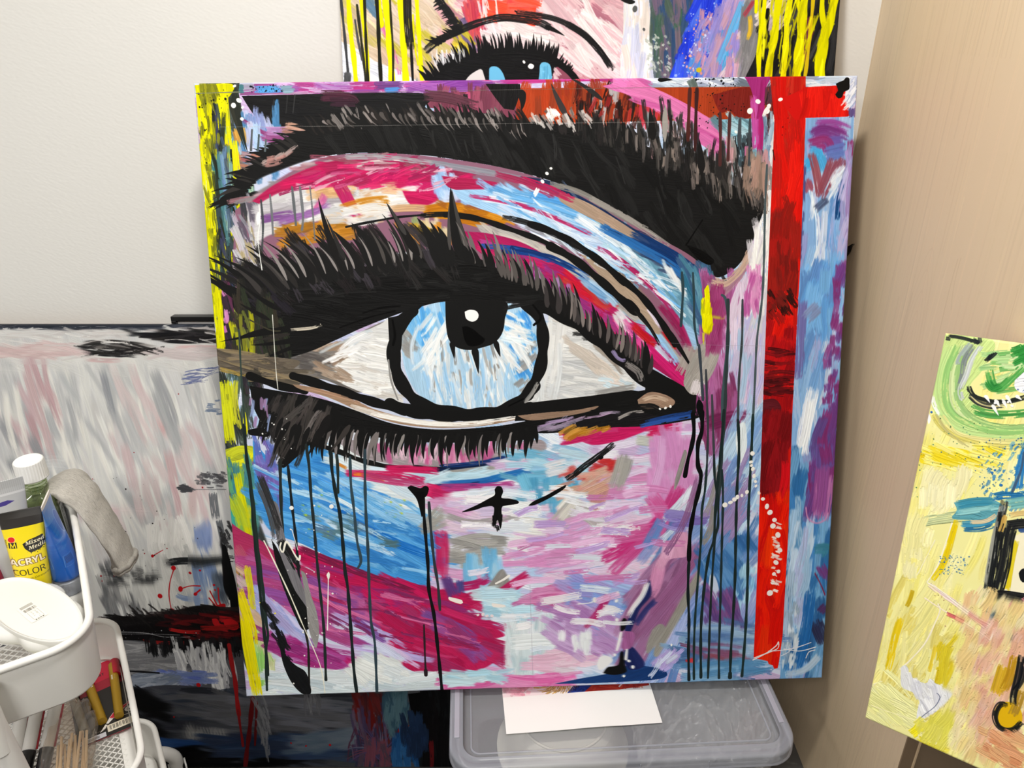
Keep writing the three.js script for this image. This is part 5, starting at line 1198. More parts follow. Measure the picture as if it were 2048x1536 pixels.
  s('#08080a,#121416,#0c0a0c', 80, 14.6, 104.2, 90, .35, [939,724,991,724,989,914,933,914]);
  b('#5a1216', 8.4, .5, [947,825,948,858,946,902]);
  s('#1a2c48,#16243c', 30, 12.5, 62.5, 90, .5, [891,782,936,782,935,847,895,847]);
  // red drips
  l('#8f1a1c', 9.2, [557.8,622.3,561.2,664.3,565.1,696.1,566.5,738.7,568.6,771], {a: .95});
  l('#7a181a', 5.2, [567.2,760.2,569.3,792.7,571.6,820.9,572.6,838.4]);
  l('#5f1416', 9.4, [597.3,734.5,592.3,771,585.9,814.4,580,847.2,573.5,891.3]);
  l('#5a1416', 5.2, [605.9,738.7,601.6,781.8,596.6,836.2]);
  s('#5a5c60,#77787c', 20, 4.1, 62.2, 84, .55, [607,734,622,734,622,836,607,836]);
  s('#6a6a6e,#58585c', 30, 3.1, 30.9, 86, .55, [701,728,730,728,729,760,699,760]);
  d('#b01418', 4.5, [492.9,706.7]);
  d('#a01418', 2.1, [698,838.4,745.8,836.2,668.4,831.9,439.8,775.3]);
  return E;
}
canvasPainting(paint_p2(), 1.0000, 0.8861, 0.03, 0.5, 0.0005, 'grey white canvas with black horizon and red splashes behind the trolley', [-1.108, 0.8559, 0.056], [1, 0, 0], [0, -0.9614, 0.2753], [0, 0.2753, 0.9614]);
function paint_p3() {
  seed = 33; SOFT = 0.7;
  const E = easel(765, 1200, 1.3, '#b9a8a8');
  // sand and white ground
  f('#c9b49c', [-13,78,169,78,167,237,-21,237], {hard: 1});
  s('#c9ad94,#b9a58a,#d0bca4,#bfa88c,#c4b46a,#d8c4b4', 110, 10.4, 66.8, 40, .4, [-6,71,169,71,206,200,5,178]);
  m('#dde2ea', 9.1, 28, [-2,149,28,171,90,194,120,211,120,237,-13,237], {hard: 1});
  s('#e4e8f0,#d4dae4', 30, 7.6, 52.9, 26, .3, [1,160,82,196,89,229,-2,229]);
  s('#bcb03c,#d4c8a0,#cdb8a8', 30, 7.4, 66.8, 46, .5, [31,99,108,99,137,171,60,163]);
  b('#d06aa0', 3.7, .5, [63,120,68,142,83,171,89,200]);
  b('#4a6a9a', 8.8, .4, [39,92,50,103,61,120]);
  s('#5a7a94', 8, 7.4, 22.1, 60, .5, [39,92,62,92,69,113,50,113]);
  // eyelid, pinks and reds
  s('#c9a0a8,#b8808c,#d8b8bc,#a86a7c,#cf9aa2', 120, 14.9, 67.1, 30, .4, [169,78,436,78,440,222,167,222]);
  s('#e0d4d4,#d8c4c8,#ece4e2', 70, 11.9, 52.1, 14, .5, [230,120,314,120,322,163,230,156]);
  s('#d8c0c4,#cfaab2,#e4d8d8', 60, 9.7, 82.3, 44, .45, [314,106,437,134,440,214,346,200]);
  m('#5a4a6e', 8.9, 70, [182,120,199,117,207,142,203,171,191,171,187,149]);
  s('#6a5a80,#7a6488', 20, 7.5, 44.7, 70, .45, [180,127,207,127,206,171,183,171]);
  s('#b8364a,#c84a50,#a83a54', 24, 8.9, 36.9, 75, .4, [192,92,222,85,214,134,199,134]);
  m('#e8432c', 10.3, 8, [234,96,296,89,299,113,299,129,276,123,238,117]);
  s('#ec4a30,#d83a3a,#e05848', 26, 8.8, 44.2, 6, .35, [215,92,296,86,299,127,230,120]);
  s('#d8d4d8', 6, 3, 44.3, 76, .5, [192,85,245,85,245,142,191,142]);
  s('#c8b430,#b8a82c', 10, 6, 44.8, 46, .5, [172,134,191,134,196,171,183,171]);
  // white column, green and blue
  m('#e0dedc', 11.9, 88, [434,78,474,78,479,134,486,207,436,207,435,149]);
  s('#ebe8e6,#d4d6e4,#dcd0c8,#c4c8e0', 50, 9.7, 59.5, 86, .4, [436,78,474,78,488,207,440,207]);
  m('#55606a', 10.4, 80, [471,78,535,78,531,134,510,211,486,207,479,134]);
  s('#4a5a52,#2f4a70,#6a5a70,#3c4a64,#70606c,#3a5a4a', 70, 8.9, 59.6, 78, .45, [474,78,542,78,525,211,488,211]);
  s('#c4cac4,#b0b8b0', 40, 2.2, 6, 40, .6, [468,142,507,142,509,200,478,200]);
  m('#2440d0', 10.4, 104, [550,78,588,78,576,134,556,192,553,211,510,211,523,163]);
  s('#2038d8,#3a58d8,#1c30c0,#4a6ae0', 80, 9.7, 44.7, 104, .35, [542,78,595,78,564,211,514,211]);
  s('#6a7ac8,#8a80c0,#c08aa0,#4a8ad0,#9a8ab8', 60, 6, 29.9, 105, .5, [552,120,605,106,580,211,533,211]);
  z('#d08a88,#c4d0f0,#e0a09a,#9ab0f0', 170, 1.9, [536,106,589,92,572,207,517,207]);
  s('#8a80c4,#a890c0,#b08aa0', 40, 10.4, 52.2, 108, .45, [581,92,619,92,595,211,564,211]);
  b('#5aa4d8', 13.4, .35, [619,92,606,127,593,163,586,185]);
  b('#4aa0d4', 10.5, .35, [607,142,597,178,593,200]);
  b('#e0c4cc', 10.5, .4, [614,134,609,171,587,207]);
  s('#c490a8,#8a80c8,#d0a0a8', 30, 6.8, 37.6, 100, .5, [600,149,630,134,627,211,595,211]);
  s('#8a8a8c,#77777a', 30, 9, 67.2, 96, .4, [615,92,642,92,642,211,627,211]);
  b('#9a3a48', 5.2, .3, [634,92,625,106,618,116]);
  b('#d8b030', 5.9, .4, [628,113,630,134,626,149]);
  d('#555656', 4.4, [451.7,104.5]);
  d('#555656', 2.5, [466.5,133.7]);
  d('#c8b020', 3.8, [554,192.3]);
  h('#1c1c1c', 8.8, [451.4,94.6,434.6,94.6,425.2,87.6]);
  // black and yellow right side
  m('#1c1c1d', 11.9, 100, [644,78,778,78,783,222,635,222,642,163]);
  s('#141415,#2a2a2c,#3a3a3c,#222', 60, 9.7, 59.7, 104, .4, [649,78,771,78,775,214,646,214]);
  s('#cfc0bc,#e0d4d0,#b8a8a8', 30, 4.4, 29.6, -50, .6, [643,99,680,92,676,134,645,134]);
  s('#6a2a3c', 4, 9, 44.9, 104, .5, [706,134,721,127,717,178,711,200]);
  l('#e4e000', 8.2, [648.7,77.7,649.1,105.9,646.4,134.5,645.7,170.5,648.1,207]);
  l('#dcd800', 11.9, [671.6,77.7,669.5,113,667.4,148.8,663.3,177.8,662.2,207]);
  l('#e0dc04', 9.7, [689.9,77.7,685.4,120.2,686.5,156,685.5,207]);
  l('#dcd800', 14.9, [711.2,77.7,708.8,105.9,708.5,141.6,706.6,177.8,707.3,207]);
  l('#e4e000', 8.8, [696.5,84.8,704.2,105.9]);
  l('#d0b414', 6, [723.3,77.7,723.1,113,721.9,156,720.2,192.3,718.5,210.7]);
  l('#dcd800', 8.9, [737,77.7,737.9,105.9,742.7,127.3]);
  l('#e0dc00', 13.4, [756.8,77.7,753.8,113,747,141.6,740.1,170.5,740.3,210.7]);
  l('#d8d400', 16.5, [744.8,134.5,743.2,170.5,743.1,207]);
  l('#e8e400', 5.1, [636.6,77.7,637.1,108.8]);
  l('#141414', 6, [655.2,105.9,654.6,141.6,652.9,185]);
  s('#c8c400,#f0ec10,#b0ac00', 60, 2.2, 44.8, 96, .5, [642,92,757,92,743,207,650,207]);
  // yellow and black runs on the left
  l('#e6e200', 8.2, [13.9,77.7,14.2,105.9,15.7,141.6,18.8,177.8,20.5,210.7]);
  l('#e2de00', 7.4, [33.7,77.7,34.1,105.9,37.6,134.5,39,177.8,39.2,210.7]);
  l('#e4e000', 10.4, [68.7,77.7,72.1,113,74,148.8,75.9,185,76.6,210.7]);
  l('#e6e200', 10.4, [93.1,77.7,94.9,120.2,96.7,163.3,98.4,210.7]);
  l('#e6e200', 6.7, [117.4,77.7,119.4,120.2,121.4,163.3,123.4,210.7]);
  l('#d8d400', 3, [111.9,113,112.5,148.8,117.8,185]);
  l('#deda00', 8.9, [59.3,84.8,61.4,113,62.4,127.3]);
  l('#3a3c3e', 4.5, [1.7,77.7,3.5,105.9,6.2,148.8,9.6,210.7]);
  l('#2c2c20', 4.5, [26.7,98.9,29.9,134.5,33,170.5,36.1,210.7]);
  l('#242418', 4.5, [38.3,77.7,38.4,113,38.5,148.8,39.2,210.7]);
  l('#1c1c14', 6, [56.5,77.7,58.1,120.2,58.3,156,59.5,210.7]);
  l('#2a2a1c', 3.7, [77.4,91.8,78,120.2,79.7,163.3,78.2,210.7]);
  b('#151515', 11.9, .1, [104,78,104,120,106,149,108,163]);
  l('#151515', 4.5, [107.7,156,108.5,185,109.3,210.7]);
  l('#4a4a4c', 3.7, [22.8,120.2,26.2,148.8,31.2,177.8]);
  s('#4a4c4e', 10, 3, 10.6, 88, .6, [4,200,12,200,11,211,3,211]);
  f('#9a9a9c', [114,207,116,203,117,208,117,214,114,214]);
  // brow line, lashes
  b('#1a1a1b', 11.8, .4, [146,82,158,99,172,117,187,132]);
  r('#1a1a1b', 4.4, 20, 11.8, 13.3, 150, 170, [151,92,169,116,184,132]);
  b('#161617', 10.4, .2, [129,166,145,153,168,142,199,129,230,120,253,117,276,119,303,123,322,132], {rag: .3});
  h('#161617', 8.9, [314.3,128.7,329.7,134.5,345.2,143.1]);
  r('#161617', 6, 20, 16.4, 10.4, 200, 220, [145,155,160,146,184,134]);
  b('#161617', 6.7, .25, [270,109,299,113,330,119,360,132,392,156,408,175,422,192], {rag: .2});
  b('#161617', 9, .2, [345,124,376,142,400,166,417,188], {rag: .3});
  l('#161617', 2.2, [271.2,108.8,268.2,107.4]);
  m('#131314', 9, 8, [125,211,144,200,167,185,199,171,230,163,260,160,291,163,322,169,346,184,369,207,370,237,120,237]);
  r('#131314', 6, 40, 19.6, 25.6, 228, 262, [128,206,160,188,191,173,222,166]);
  r('#131314', 5.2, 50, 22.5, 19.5, 255, 290, [222,166,260,162,299,165,330,173]);
  r('#131314', 4.5, 18, 12, 9, 286, 310, [315,171,338,179,354,194]);
  s('#dcdce0', 26, 1.5, 15, 80, .6, [137,171,191,160,191,172,138,189]);
  f('#d8d4d2', [189,211,198,200,215,191,220,200,223,211,223,225,186,225]);
  f('#69b7dc', [228,229,228,200,229,189,236,187,243,189,250,198,254,211,257,229]);
  f('#69b7dc', [301,229,306,200,307,185,312,181,319,182,324,188,326,207,328,229]);
  s('#7ac8ea,#58a8d0', 10, 3.8, 18.1, 84, .4, [307,187,323,187,326,211,304,211]);
  f('#8a4a5c', [327,200,332,188,341,192,354,203,359,214,327,214]);
  s('#d8c4c8', 6, 4.5, 12.1, 60, .5, [329,192,340,194,343,211,329,211]);
  d('#f4f4f2', 3, [282.2,180.7]);
  f('#f4f4f2', [288,187,291,183,296,184,298,187,295,191,290,190]);
  return E;
}
canvasPainting(paint_p3(), 0.7653, 1.2000, 0.02, 0.5, 0.0005, 'tall canvas with yellow drips and a closed dark eye at the top', [-0.2636, 1.4723, 0.0254], [1, 0, 0], [0, -0.9719, 0.2355], [0, 0.2355, 0.9719]);
function paint_p4() {
  seed = 44; SOFT = 0.5;
  const E = easel(400, 493, 2.6, '#e2dc94');
  // pale yellow ground
  f('#eae49c', [-115,-26,179,-60,285,497,-44,707], {hard: 1});
  s('#f0e89a,#ece286,#f2ecae,#e8de78,#efe48c', 220, 10.8, 48.7, 95, .35, [-17,-1,144,-24,197,492,-3,505]);
  w(95, 5.5, 4, .3, [-17,-1,92,-17,185,475,-5,498]);
  // green whirl
  m('#c6dc8a', 6.5, 110, [-1,2,36,-2,53,6,46,36,37,56,42,72,53,88,75,95,111,87,116,108,73,113,36,110,14,103,0,81,-2,45], {a: .9});
  b('#b9d68a', 7.6, .4, [8,13,3,44,6,74,18,96,41,108,77,106,113,96]);
  b('#8fc070', 6.5, .4, [16,12,11,43,14,72,24,91,45,101,76,102,112,91]);
  b('#cfe0a4', 5.5, .4, [23,11,17,41,21,71,30,87,46,95]);
  b('#9ac47a', 6.5, .45, [31,10,23,34,25,64,35,84,54,95,80,96,111,87]);
  b('#7a8088', 4.4, .45, [32,9,26,28,27,46,26,64]);
  b('#c4c8cc', 4.4, .5, [39,9,33,27,31,45,28,63,32,75]);
  b('#a4b0b0', 3.3, .5, [28,7,21,23,19,35]);
  b('#1c2020', 4.8, .3, [35,57,42,67,53,70,65,70,79,66,96,57]);
  b('#2a2e2e', 4.3, .4, [38,67,48,74,61,76,75,73]);
  b('#d8c890', 1.3, .2, [39,68,51,75,66,75,79,68]);
  b('#4f9a4a', 4.2, .35, [43,78,55,82,72,81,91,76,108,68]);
  b('#3f8f44', 3.7, .4, [46,86,63,87,82,83,109,73]);
  s('#8fc07a,#a8d08c,#6aae5c,#c4dca0', 50, 4.2, 20.8, -20, .4, [44,19,95,0,104,48,53,59]);
  b('#4fa04c', 7.4, .35, [52,35,59,51,67,53,78,36,85,24]);
  b('#2f8a3c', 7.4, .3, [53,47,60,55,68,50]);
  b('#3a9444', 11.3, .35, [77,2,83,13,90,23]);
  s('#2f8a3a', 14, 5.1, 15.4, -40, .4, [67,4,90,-1,95,22,76,25]);
  b('#1c2022', 3.2, .3, [52,17,49,23,47,26]);
  b('#1f2428', 3.2, .4, [55,14,52,19,48,24]);
  b('#1c2022', 2.7, .3, [4,3,17,3,32,5,39,5]);
  b('#23282a', 2.8, .4, [2,6,7,6]);
  s('#22282a', 6, 2.7, 7.6, 60, .4, [29,2,37,0,36,6,30,7]);
  m('#eeeef2', 6.1, -30, [79,42,91,26,108,20,114,52,91,55,81,51]);
  z('#6a80b0,#9a9ab0', 30, 0.62, [78,36,100,27,105,54,82,56]);
  d('#f4f4f4', 1.6, [54,65.9,65.6,68.8,63.8,75,72.1,66.3,77.2,67.6,65.1,71.2,81.8,71.2,84.6,60.3,75.1,61.6]);
  h('#f0f0f0', 4.8, [53.7,64.2,57.5,68.1,60.3,72.2]);
  h('#f0f0f0', 4.8, [65.4,67.7,68.2,71.8,70.7,74.7]);
  h('#f0f0f0', 4.8, [63.6,73.9,66.6,79.1,71.7,85]);
  h('#f0f0f0', 4.7, [73.9,60.1,77.8,65.1,81.4,69]);
  h('#f0f0f0', 4.7, [72.1,66.3,74.8,70.4,77.6,74.4]);
  h('#f0f0f0', 4.7, [83.3,58.3,86.7,61,89.9,62.7]);
  // swept yellows
  b('#e6dc90', 7.5, .4, [13,97,33,116,54,117,83,113,115,103]);
  b('#d8cc6a', 5.4, .4, [5,98,21,113,44,120,74,120,116,109]);
  b('#b4ac70', 2.2, .3, [8,96,21,112,37,122,49,127]);
  b('#f2f2ee', 3.4, .35, [0,75,4,85,13,97]);
  f('#f0f0ee', [-1,96,4,102,3,110,0,104]);
  d('#2f6ab8', 1.4, [3.2,95.1]);
  m('#ead42c', 6.7, 10, [1,144,20,133,51,131,77,135,64,146,34,153,3,158]);
  s('#e4cc24,#ecdc50,#f0e484', 40, 4.4, 33.2, 10, .4, [-1,137,80,123,75,148,3,161]);
  b('#e8c814', 5.8, .2, [3,146,2,152]);
  z('#4a8a60,#3a6a8a,#5a7a4a', 90, 0.61, [-4,94,75,95,90,179,0,206]);
  s('#f0eabc,#ece4b0', 20, 14.7, 33.9, 96, .4, [11,174,52,163,52,190,11,203]);
  // blue spray in the middle
  s('#6aa0b8,#4a88b0,#8ab4b4,#2f78b8', 70, 1.6, 6.2, 110, .7, [69,120,122,95,140,187,71,185]);
  s('#3a88b8,#2a78b4,#5a9cb8', 60, 2.1, 8.2, 100, .6, [88,115,123,101,136,166,88,168]);
  z('#3a78a8,#2a6090,#5a8a9a', 220, 0.68, [58,116,121,90,142,198,63,193]);
  b('#2a78b8', 7.3, .4, [103,117,103,140,105,163]);
  l('#3f5a78', 2.6, [102.6,120.1,103.5,140.1,101.2,158.2,99.6,170.4]);
  d('#2f70b0', 1.8, [77,150.2,88.1,161.9,79.3,146.6]);
  // arm of blue
  b('#b9c494', 10.2, .4, [2,242,21,226,45,213,60,206]);
  l('#5a6a4a', 0.68, [2.5,243.7,26.6,229,51.5,217.4,70.8,208.9]);
  m('#5a9ca8', 5.4, -12, [46,195,71,185,91,182,98,194,86,208,71,209,48,214,51,203]);
  b('#3a8aa4', 8.7, .35, [50,197,67,188,86,182]);
  b('#8ac0c0', 5.4, .45, [50,207,73,196,94,185]);
  b('#1f6aa0', 8.4, .3, [84,178,94,172,117,166]);
  b('#2a6a94', 7.6, .35, [61,222,77,217,91,207]);
  b('#3a88a8', 6.5, .35, [57,218,76,211,92,200]);
  b('#e0c8a0', 3.2, .3, [66,213,81,207,90,197]);
  b('#70b0b0', 11.4, .4, [96,183,114,174,131,167]);
  // black frame figure
  f('#f0e8c8', [112,214,137,200,150,265,115,282]);
  b('#e8d020', 4.2, .2, [114,219,114,243,116,278]);
  b('#1a1c1e', 11.6, .12, [107,200,106,221,108,251,107,285], {rag: .2});
  b('#2c3034', 7.5, .3, [95,178,95,201,95,231,97,267,98,294], {rag: .2});
  b('#9a9a90', 5.4, .45, [94,184,93,214,94,244,95,279]);
  b('#16181a', 6.4, .3, [94,190,97,225,99,260,101,295]);
  b('#c8a050', 3.7, .4, [98,194,98,206,97,215]);
  b('#1c1d1f', 10.3, .15, [103,205,118,198,136,194]);
  b('#d8b878', 4.7, .3, [102,194,112,188,134,180]);
  b('#2a4a8a', 3.1, .3, [114,208,124,204]);
  b('#17181a', 9.5, .12, [99,292,115,284,134,280,151,274], {rag: .3});
  b('#b08a94', 2.7, .4, [94,301,99,304,102,305]);
  b('#5a7a8a', 7.5, .3, [100,302,109,314,124,329,140,340], {rag: .2});
  b('#17181a', 10.6, .2, [109,297,120,310,134,320,152,329], {rag: .2});
  b('#b8a888', 3.2, .45, [110,316,124,329,140,338]);
  b('#3a4448', 5.3, .35, [106,303,119,319,139,334]);
  s('#d89aa0,#c87a84', 14, 3.6, 20.8, 20, .4, [120,292,149,283,153,305,128,303]);
  f('#16171a', [123,255,125,249,132,246,138,252,131,263,126,262]);
  // lower ochres and pinks
  s('#e6d08a,#e2c484,#e8d29c,#e2b886,#e8d8a8', 200, 8.7, 27.1, 100, .45, [76,293,150,288,176,480,97,486]);
  s('#dca88a,#d89c86,#e0b094,#deb4a2', 70, 7.5, 21.5, 96, .5, [97,322,147,325,166,449,118,462]);
  z('#a8905a,#c49a70,#b88868', 260, 0.61, [36,308,144,308,165,474,84,479]);
  s('#e4dc8c,#e8e098,#d8c868', 60, 7.7, 59.2, 100, .4, [-1,322,64,310,80,456,10,478]);
  b('#dcbc14', 7.3, .3, [17,351,15,375,15,401,14,422]);
  b('#d8b820', 5.1, .4, [52,219,51,252,47,283]);
  b('#e6c810', 4.5, .2, [53,214,51,240,48,272,41,293]);
  l('#f2ecd4', 1.5, [48.7,219.5,46.4,247.6,43.7,273.5,36.2,297.7]);
  z('#4a78a0,#5a88a8', 90, 0.67, [44,261,73,251,73,275,46,285]);
  s('#efe8b0,#e8e09c', 16, 12.9, 29.2, 88, .4, [-2,225,26,223,33,290,5,294]);
  l('#f0ead0', 1.2, [35.1,245.1,29.2,272.3,24.2,293.2], {a: .7});
  b('#e0c8c4', 5, .3, [39,299,52,305,69,311,92,321,106,328]);
  l('#f4ecd8', 1.7, [37.5,298.6,51.3,302.2,80.5,315.9,107.6,323.4]);
  l('#f0e0cc', 1.7, [37.7,317.6,55.3,323.4,83.3,331,105.2,337.9,110.8,340.5,111.4,332.9]);
  b('#c85a5c', 3.9, .3, [63,327,72,328,83,330]);
  b('#c86a6c', 2.7, .4, [84,318,97,323,106,324]);
  l('#f0e6cc', 1.7, [52.4,319.5,55.7,325.8,53.5,343.2,47.8,371.3,36,398.5,27.4,414.2]);
  l('#e8e0b4', 1.5, [4.6,443.4,-0.4,455.3]);
  l('#f0eab8', 1.2, [10.8,437.9,1.5,446.2]);
  b('#c8a81c', 3.5, .3, [23,313,22,326,20,336]);
  s('#d8c020,#c8ac1c', 12, 4.6, 34.4, 100, .4, [63,367,73,363,81,430,71,434]);
  b('#dcc830', 9.2, .4, [71,364,72,395,76,432]);
  b('#e8e4a0', 7, .4, [58,376,59,401,58,421]);
  s('#e6e4a0,#e2e094,#eae8a8', 40, 9.8, 36.8, 20, .4, [0,449,30,428,55,468,7,493]);
  m('#dcdcdc', 7.1, 60, [28,412,31,407,36,409,40,418,57,419,61,411,67,414,85,417,85,425,73,449,58,467,55,455,55,442,46,436,33,434]);
  s('#ececee,#d0d0d8,#e4e4e6', 30, 4.7, 17.6, 60, .4, [31,414,84,418,64,460,53,443]);
  l('#6a7088', 0.93, [71.1,425.2,75,428.5,72,441.6,63.6,456.1,57.8,466.9]);
  b('#eadc20', 9.5, .25, [54,487,59,479,61,472]);
  b('#e8d418', 5.9, .25, [62,487,76,491,97,486]);
  s('#e0d860,#dcd454', 24, 7, 23.4, 104, .4, [58,467,88,439,92,489,64,490]);
  l('#efe8b4', 1.2, [4.2,473.5,26.6,471.9,54.7,468.4]);
  b('#e0c438', 2.9, .4, [59,369,59,388,58,404]);
  w(100, 3.3, 4, .3, [72,300,141,292,170,471,86,485]);
  // yellow wheel with a black loop
  b('#caa024', 11.9, .3, [130,363,129,382,128,400]);
  b('#b88a1c', 8.5, .35, [137,347,137,371,134,391]);
  f('#dcae14', [130,418,133,408,142,402,152,404,157,417,153,431,142,436,133,431]);
  b('#17181a', 4.8, .15, [141,407,135,408,132,415,132,426,137,434,145,435,152,430,157,419], {rag: .2});
  b('#a8842c', 7.4, .35, [150,384,149,402,147,416]);
  b('#17181a', 5.3, .2, [143,345,144,369,144,393,146,404], {rag: .2});
  b('#14161a', 4.2, .3, [148,355,148,372,144,387]);
  s('#d89a70,#d08a60,#dca878', 30, 7.6, 21.7, 10, .5, [121,448,162,432,165,474,132,480]);
  return E;
}
canvasPainting(paint_p4(), 0.4000, 0.4934, 0.018, 0.42, 0.0011, 'yellow canvas with green whirl and black outline at the right edge', [0.5131, 1.0217, 0.5105], [0.7438, 0.1074, 0.6597], [-0.1326, -0.9437, 0.3031], [-0.6551, 0.3129, 0.6877]);
const EASEL = { foot: [0.4477, 0.5562, 0.66], u: [0.7438, 0.1074, 0.6597], v: [0.1326, 0.9437, -0.3031], n: [-0.6551, 0.3129, 0.6877] };


// ---------- black poster frame behind the grey canvas ----------
{
  const t = thing('picture_frame', 'thin black picture frame with a white mat peeking over the grey canvas', 'picture frame');
  const w = 0.61, h = 0.873, b2 = 0.009, d2 = 0.018, lean = Math.atan2(0.085, 0.85);
  t.position.set(-0.6315 + w / 2, 0.003, 0.108); t.rotation.x = -lean;
  for (const s2 of [0, 1]) { obj('frame_bar', rbox(w, b2, d2, 0.0008).translate(0, s2 ? h - b2 / 2 - 0.012 : b2 / 2, -d2 / 2), blackFrame, t); obj('frame_bar', rbox(b2, h - 0.012 - 2 * b2, d2, 0.0008).translate((s2 - 0.5) * (w - b2), (h - 0.012) / 2, -d2 / 2), blackFrame, t); }
  obj('mat_board', rbox(w - 2 * b2 + 0.004, h - 0.016 - 2 * b2, 0.002, 0.0005).translate(0, (h - 0.012) / 2, -0.009), std(0xe8e6e6, 0.8), t);
  obj('backing_board', rbox(w - 2 * b2 + 0.002, h - 0.016 - 2 * b2, 0.003, 0.0005).translate(0, (h - 0.012) / 2, -0.0135), std(0x6b5a46, 0.8), t);
}

// ---------- clear storage box ----------
const frosted = phys({ color: 0xc4c6cc, roughness: 0.22, transparent: true, opacity: 0.36, side: THREE.DoubleSide });
const frostedRim = phys({ color: 0xbcbfca, roughness: 0.3, transparent: true, opacity: 0.5, side: THREE.DoubleSide });
const boxAt = V3(0.172, 0, 0.321), boxTurn = 3.2 * Math.PI / 180;
{
  const t = thing('storage_box', 'frosted clear plastic storage box with a lid under the large eye canvas', 'storage box');
  t.position.copy(boxAt); t.rotation.y = boxTurn;
  const W = 0.535, D = 0.37, tub = [];
  for (const [f2, y] of [[0.0, 0.268], [0.006, 0.268], [0.0, 0.262], [-0.006, 0.262], [-0.008, 0.2], [-0.03, 0.02], [-0.04, 0.006], [-0.06, 0.0]]) tub.push(ring(W + f2, D + f2, 0.05 + f2 / 3, y));
  obj('tub', loft(tub, [0, 1]), frosted, t);
  obj('front_panel_ridge', [rbox(0.2, 0.003, 0.003, 0.001).translate(0.06, 0.225, 0.183), rbox(0.003, 0.12, 0.003, 0.001).translate(0.16, 0.166, 0.181), rbox(0.003, 0.12, 0.003, 0.001).translate(-0.04, 0.166, 0.181)], frostedRim, t);
  const L = 0.565, M = 0.402, lid = (i, y, r2) => ring(L - 2 * i, M - 2 * i, Math.max(0.012, r2 - i), y, 10);
  const lidPart = obj('lid', loft([lid(0.028, 0.2905, 0.05), lid(0.0245, 0.2915, 0.05), lid(0.0225, 0.2995, 0.05)], [1, 0]), frosted, t);
  obj('lid_rim', loft([lid(0.0225, 0.2993, 0.05), lid(0.0215, 0.3002, 0.05), lid(0.017, 0.2998, 0.05), lid(0.016, 0.2985, 0.05), lid(0.011, 0.2985, 0.05), lid(0.01, 0.2998, 0.05), lid(0.004, 0.2996, 0.05), lid(0.001, 0.298, 0.05), lid(0, 0.294, 0.05), lid(-0.001, 0.276, 0.05), lid(0.001, 0.2745, 0.05), lid(0.003, 0.276, 0.05)]), frostedRim, lidPart);
  obj('lid_ridge', loft([lid(0.034, 0.2908, 0.05), lid(0.0345, 0.2925, 0.05), lid(0.0365, 0.2925, 0.05), lid(0.037, 0.2908, 0.05)]), frostedRim, lidPart);
  for (const s2 of [-1, 1]) obj('latch_slot', rbox(0.009, 0.003, 0.1, 0.0012).translate(s2 * (L / 2 - 0.0125), 0.2995, 0.09), std(0xa9a8b4, 0.45), lidPart);
  obj('rim_seam', [-0.12, 0.02, 0.13].map((x) => rbox(0.0015, 0.018, 0.0015, 0.0006).translate(x, 0.286, M / 2 + 0.001)), frostedRim, lidPart);
}
{
  const t = thing('plastic_bowl', 'round white plastic bowl inside the clear box near its front', 'bowl');
  t.position.set(0.09, 0.262, 0.395);
  obj('base_disc', lathe([[0, 0.0], [0.075, 0.0], [0.08, -0.003], [0.088, -0.012]]), std(0xdad7cc, 0.5), t);
  obj('bowl_wall', lathe([[0.088, -0.012], [0.104, -0.055], [0.112, -0.07], [0.117, -0.072], [0.117, -0.076]]), std(0xe2dfd2, 0.5), t);
  obj('foot_ring', new THREE.TorusGeometry(0.076, 0.0025, 8, 48).rotateX(Math.PI / 2), std(0xe8e4d6, 0.5), t);
}
{
  const g = new THREE.PlaneGeometry(0.24, 0.24, 90, 90).rotateX(-Math.PI / 2), p = g.attributes.position;
  for (let i = 0; i < p.count; i++) {
    const x = p.getX(i), z2 = p.getZ(i); let y = 0;
    for (const [a, k2, w] of [[0.9, 55, 0.010], [2.2, 90, 0.008], [1.5, 160, 0.005], [0.3, 240, 0.003], [2.7, 330, 0.0018]]) y += w * (1 - Math.abs(Math.sin((x * Math.cos(a) + z2 * Math.sin(a)) * k2 + 3 * Math.sin(x * 31 + z2 * 17 + a * 9))) * 2);
    p.setY(i, y);
  }
  g.computeVertexNormals();
  const o = obj('plastic_film', g, phys({ color: 0xc9c9c9, roughness: 0.17, transparent: true, opacity: 0.4, ior: 2,  side: THREE.DoubleSide }));
  o.position.set(0.325, 0.255, 0.37); o.rotation.y = boxTurn;
  tag(o, 'crumpled clear plastic film inside the right half of the clear box', 'plastic film');
}
